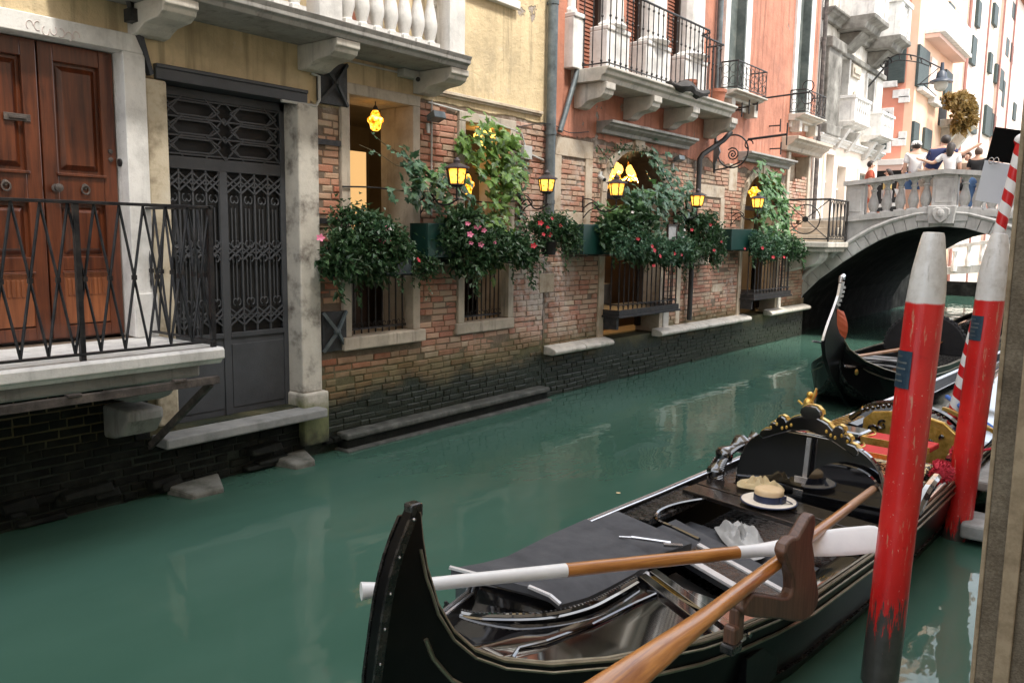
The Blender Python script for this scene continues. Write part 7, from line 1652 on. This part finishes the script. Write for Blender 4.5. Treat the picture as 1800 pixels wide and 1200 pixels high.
# light of the lit lamps inside the rooms
def glow(name, fr, p, w):
    l = bpy.data.lights.new(name, 'POINT'); l.energy = w; l.color = (1, .62, .26); l.shadow_soft_size = .12; o = bpy.data.objects.new(name, l); COL.objects.link(o); o.location = fr(p); return o
s, z = FA.px(640, 230, -.8); glow('room_lamp_light', FA, (-1.0, 5.75, 3.0), 2.2)
glow('room_lamp_light', FA, (-.8, 7.3, 2.9), 2.0); s, z = FB.px(1104, 300, -.9); glow('room_lamp_light', FB, (-.9, s, z-.25), 36); s, z = FB.px(1330, 330, -.6); glow('room_lamp_light', FB, (-.6, s, z-.1), 7)
# ------------------------------------------------------------------ small fittings on the wall
def fittings():
    def flood(x, y, fr, lab):
        s, z = fr.px(x, y, .1); r = thing('floodlight', lab, 'floodlight', fr((.1, s, z)))
        m = MB(fr); m.hexa([(.06,s-.09,z-.05),(.17,s-.09,z-.01),(.17,s+.09,z-.01),(.06,s+.09,z-.05),(.05,s-.09,z+.01),(.15,s-.09,z+.06),(.15,s+.09,z+.06),(.05,s+.09,z+.01)]); m.build('head', M['zinc'], r, bevel=.006)
        m = MB(fr); m.bar((0,s,z-.02),(.1,s,z-.02),.02,.02); m.box(0,.03,s-.05,s-.01,z-.16,z-.06); m.build('bracket', M['pvc'], r)
    flood(766, 206, FA, 'small grey floodlight between the first and second windows'); flood(1193, 280, FB, 'small grey floodlight right of the big arch')
    for x, y, fr, lab in ((737, 137, FA, 'white camera under the right end of the stone balcony'),(914, 255, FA, 'small white camera below the junction box'),(1062, 313, FB, 'small white camera left of the big arch')):
        s, z = fr.px(x, y, .08); r = thing('security_camera', lab, 'camera', fr((.05, s, z)))
        m = MB(fr); m.tube([(.02, s-.02, z+.02), (.13, s-.07, z-.03)], .032, 10); m.build('camera_body', M['pvc'], r); m = MB(fr); m.tube([(.13, s-.07, z-.03), (.136, s-.073, z-.033)], .024, 10); m.build('lens', M['black'], r); m = MB(fr); m.box(0, .03, s-.03, s+.03, z-.0, z+.09); m.build('mount', M['pvc'], r)
    def cab(lab, fr, pts, r=.008):
        P = [at(fr, *p) for p in pts]; m = MB(); m.tube(spline(P, 8), r, 6); o = m.build('cable', M['cable'], None, origin=P[0]); tag(o, lab, 'cable')
    cab('dark cable sagging across the brickwork between the restaurant windows', FA, [(602,328,.05),(660,330,.06),(740,340,.06),(820,352,.06),(870,356,.06),(922,352,.04)])
    cab('thin black cable looping right of the tall drainpipe', FA, [(905,225,.03),(930,220,.03),(968,218,.12),(1000,233,.05),(1035,232,.05)], .006)
fittings()
# ================================================================== people on the bridge
def skin(name, verts, edges, radii, mat, parent, sub=2, root=0):
    me = bpy.data.meshes.new(name); me.from_pydata([tuple(v) for v in verts], edges, []); o = bpy.data.objects.new(name, me); COL.objects.link(o); me.materials.append(mat)
    md = o.modifiers.new('skin', 'SKIN'); md.use_smooth_shade = True
    sv = me.skin_vertices[0].data if me.skin_vertices else None
    if sv is None:
        bpy.context.view_layer.update(); sv = me.skin_vertices[0].data
    for i, r in enumerate(radii):
        sv[i].radius = (r, r) if not isinstance(r, tuple) else r
        sv[i].use_root = (i == root)
    s = o.modifiers.new('subdivision', 'SUBSURF'); s.levels = sub; s.render_levels = sub
    o.parent = parent; return o
SKIN = plain('skin', [(.46,.26,.18),(.56,.34,.24)], scale=4, rough=.55, bmp=0)
HAIR = {'dark': plain('dark_hair', [(.012,.008,.006),(.03,.02,.015)], scale=20, rough=.6, bmp=.3), 'brown': plain('brown_hair', [(.05,.025,.015),(.09,.05,.03)], scale=20, rough=.6, bmp=.3)}
CL = {k: plain(k+'_cotton', [tuple(x*.85 for x in c), c], scale=3, rough=.9, bmp=.3, bscale=14) for k, c in dict(white=(.72,.71,.70), navy=(.022,.032,.10), black=(.012,.012,.013), rust=(.42,.09,.05), yellow=(.62,.47,.16), jeans=(.06,.12,.24), brown=(.14,.09,.06), pinkish=(.55,.30,.26), khaki=(.34,.29,.24), dark=(.03,.028,.03)).items()}
CAPM = plain('pale_cap', [(.55,.56,.54),(.70,.70,.68)], scale=14, rough=.8, bmp=.2)
def person(label, loc, H, face, top, bottom, hair='dark', lean=0., side=0., shorts=False, armL=None, armR=None, cap=False, dress=False, longhair=False, hide_legs=False):
    """face = heading in degrees (0 looks along +y); arms as (shoulder->elbow, elbow->hand) direction pairs"""
    root = thing('person', label, 'person', loc, R(face)); WLOC[root] = Vector((0,0,0)); k = H
    hip = Vector((0,0,.52*k)); ln = Vector((side, lean, 0))
    def T(z, x=0, y=0): return Vector((x*k+ln.x*(z-.52)*k*1.6, y*k+ln.y*(z-.52)*k*1.6, z*k))
    V = [T(.52), T(.60), T(.70), T(.80), T(.855), T(.90, 0, .012), T(.955, 0, .015)]; rad = [.085,.075,.085,.085,.036,.052,.044]; E = [(0,1),(1,2),(2,3),(3,4),(4,5),(5,6)]
    legs = []
    for sg in (-1, 1):
        a = len(V); V += [T(.49, sg*.055), Vector((sg*.06*k, .01*k, .27*k)), Vector((sg*.062*k, -.01*k, .045*k)), Vector((sg*.07*k, .075*k, .02*k))]; rad += [.062,.040,.026,.02]; E += [(0,a),(a,a+1),(a+1,a+2),(a+2,a+3)]; legs.append(a)
    arms = []
    for sg, arm in ((-1, armL), (1, armR)):
        d1, d2 = arm if arm else ((sg*.18,-.02,-1), (sg*.05,.22,-1)); d1 = Vector(d1).normalized(); d2 = Vector(d2).normalized()
        a = len(V); sh = T(.80, sg*.105); el = sh+d1*.165*k; wr = el+d2*.14*k; V += [sh, el, wr, wr+d2*.06*k]; rad += [.042,.028,.019,.022]; E += [(3,a),(a,a+1),(a+1,a+2),(a+2,a+3)]; arms.append(a)
        # fingers and thumb
        b = len(V); pd = d2.orthogonal().normalized()
        for q, off in enumerate((-.015,-.005,.006,.016)): V.append(wr+d2*(.105+.01*(q in (1,2)))*k+pd*off*k); rad.append(.006); E.append((a+3, b+q))
        V.append(wr+d2*.07*k+pd*.035*k); rad.append(.007); E.append((a+3, b+4))
    skin('body', V, E, [r*k for r in rad], SKIN, root)
    # shirt or dress
    def part(name, idx, grow, mat, extra=(), tuck=None):
        mp = {v: i for i, v in enumerate(idx)}; P = [V[i].copy() for i in idx]; rr = [rad[i]*k*grow for i in idx]; ee = [(mp[a], mp[b]) for a, b in E if a in mp and b in mp]
        for (src, p, r) in extra: ee.append((mp[src], len(P))); P.append(p); rr.append(r)
        return skin(name, P, ee, rr, mat, root)
    a0, a1 = arms
    sl = [(a, V[a].lerp(V[a+1], .75), rad[a]*k*1.08) for a in arms]
    ex = sl+([(0, Vector((0,0,.20*k)), .12*k)] if dress else [])
    s_ = part('dress' if dress else 'shirt', [0,1,2,3,a0,a1], 1.16, CL[top], ex)
    if not dress:
        l0, l1 = legs; q = [0, l0, l1] if shorts else [0, l0, l0+1, l0+2, l1, l1+1, l1+2]
        ex = [(l, V[l].lerp(V[l+1], .8), rad[l]*k*1.02) for l in legs] if shorts else []
        part('shorts' if shorts else 'trousers', q, 1.17, CL[bottom], ex)
    m = MB(); hc = V[5].lerp(V[6], .45)+Vector((0,-.008*k,.012*k)); m.ball(hc, .066*k, 12, 8, (.93,1.05,1.0))
    if longhair: m.tube([hc+Vector((0,-.03*k,0)), hc+Vector((0,-.06*k,-.07*k)), hc+Vector((0,-.055*k,-.15*k))], [.055*k,.058*k,.035*k], 10)
    # keep the face free: only hair behind/above
    me = m.build('hair', HAIR[hair], root, smooth=True); 
    for v in me.data.vertices:
        if v.co.y > hc.y+.028*k and v.co.z < hc.z+.03*k: v.co.y = hc.y+.02*k
    m = MB(); f = V[5]; m.ball(f+Vector((0,.058*k,.004*k)), .010*k, 6, 5, (1,1.3,1.2))
    for sg in (-1,1): m.ball(f+Vector((sg*.056*k, .0, .0)), .012*k, 6, 5, (.5,1,1.5))
    m.build('nose_and_ears', SKIN, root, smooth=True)
    m = MB()
    for sg in (-1,1): m.ball(f+Vector((sg*.021*k,.049*k,.018*k)), .0065*k, 6, 4)
    m.ball(f+Vector((0,.050*k,-.022*k)), .010*k, 6, 4, (1.5,.5,.5)); m.build('eyes_and_mouth', HAIR['brown'], root, smooth=True)
    if cap:
        m = MB(); c = V[6]+Vector((0,-.005*k,-.006*k)); m.lathe(c, [(.070*k,-.012*k),(.070*k,.0),(.062*k,.03*k),(.04*k,.046*k),(.001,.05*k)], 14); m.prism([c+Vector(p)*k for p in ((-.05,.04,-.008),(-.035,.10,-.016),(0,.115,-.018),(.035,.10,-.016),(.05,.04,-.008))], (0,0,.008*k)); m.build('cap', CAPM, root, smooth=45)
    return root
def crowd():
    def P(label, x, ytop, Y, *a, **kw):
        X, zt = YP(x, ytop, Y); zd = ZDECK(X)+.0; return person(label, (X, Y, zd), max(.9, zt-zd)/.985, *a, **kw)
    P('woman in a long rust-red dress walking at the left end of the bridge', 1531, 284, 19.0, 'rust' and -70, 'rust', 'rust', dress=True, hair='dark')
    P('child in a yellow top and white trousers behind the balusters', 1562, 298, 19.5, 100, 'yellow', 'white', longhair=True)
    P('child in a black top and white shorts behind the balusters', 1590, 295, 19.6, 150, 'black', 'white', shorts=True, hair='brown')
    P('man in a white shirt, blue shorts and pale cap seen from behind', 1612, 249, 19.2, 25, 'white', 'jeans', shorts=True, cap=True)
    P('man in a navy T-shirt leaning over with his arm round the woman in white', 1638, 240, 19.0, -8, 'navy', 'khaki', shorts=True, side=.24, lean=.10, armR=((.9,.25,-.35),(.7,.2,.45)), armL=((-.4,.1,-1),(-.1,.5,-1)))
    P('dark-haired woman in a white top hugged by the man in navy', 1674, 252, 18.9, 0, 'white', 'dark', longhair=True, side=-.02, armL=((-.85,-.2,-.7),(-.9,-.25,.35)))
    P('person in a brown top and black shorts half hidden beside the black-shirted man', 1691, 268, 19.6, 30, 'brown', 'black', shorts=True, hair='brown')
    P('rosy-faced person in a pinkish top beyond the black-shirted man', 1702, 268, 20.4, 160, 'pinkish', 'khaki', hair='brown')
    P('man in a black T-shirt and blue jeans with cropped hair seen from behind', 1721, 261, 18.9, -10, 'black', 'jeans', hair='brown')
crowd()
# ================================================================== light, sky, camera
def light():
    w = bpy.data.worlds.new('World'); SC.world = w; w.use_nodes = True; nt = w.node_tree; bg = nt.nodes['Background']
    EL, AZ = R(SUN_EL), R(SUN_AZ)               # azimuth: heading of the sun, clockwise from +Y
    sk = nt.nodes.new('ShaderNodeTexSky'); sk.sky_type = 'NISHITA'; sk.sun_disc = False; sk.sun_elevation = EL; sk.sun_rotation = AZ; sk.air_density = 1.0; sk.dust_density = 2.5; sk.ozone_density = 1.0
    # thin bright cloud over the blue
    tc = nt.nodes.new('ShaderNodeTexCoord'); n = nt.nodes.new('ShaderNodeTexNoise'); n.inputs['Scale'].default_value = 2.2; n.inputs['Detail'].default_value = 7; n.inputs['Roughness'].default_value = .6; nt.links.new(tc.outputs['Generated'], n.inputs['Vector'])
    f = mapr(nt, n.outputs['Fac'], .38, .60, .25, .95); bw = nt.nodes.new('ShaderNodeRGBToBW'); nt.links.new(sk.outputs[0], bw.inputs[0])
    cl = mix(nt, f, sk.outputs[0], (7.5,7.6,7.8)); nt.links.new(cl, bg.inputs[0]); bg.inputs[1].default_value = SKY
    l = bpy.data.lights.new('sun', 'SUN'); l.energy = SUN; l.angle = R(SUN_ANG); l.color = (1, .95, .87); o = bpy.data.objects.new('sun', l); COL.objects.link(o)
    d = Vector((math.sin(AZ)*math.cos(EL), math.cos(AZ)*math.cos(EL), math.sin(EL))); o.rotation_euler = (-d).to_track_quat('-Z', 'Y').to_euler()
    cam = bpy.data.cameras.new('camera'); c = bpy.data.objects.new('camera', cam); COL.objects.link(c); cam.sensor_width = 36; cam.lens = 36*1430.0/1800; cam.clip_end = 800; cam.clip_start = .05
    mt = Matrix((_R, _U, -_f)).transposed().to_4x4(); mt.translation = EYE; c.matrix_world = mt; SC.camera = c
    SC.view_settings.view_transform = 'Standard'; SC.view_settings.look = 'None'; SC.view_settings.gamma = 1; SC.view_settings.exposure = EXPO
    SC.render.engine = 'CYCLES'; SC.render.resolution_x = 1024; SC.render.resolution_y = 682
    SC.cycles.max_bounces = 8; SC.cycles.diffuse_bounces = 4; SC.cycles.glossy_bounces = 4; SC.cycles.transmission_bounces = 2
SUN_EL, SUN_AZ, SUN, SUN_ANG, SKY, EXPO = 58, 100, 2.0, 10, .14, 1.55
light()
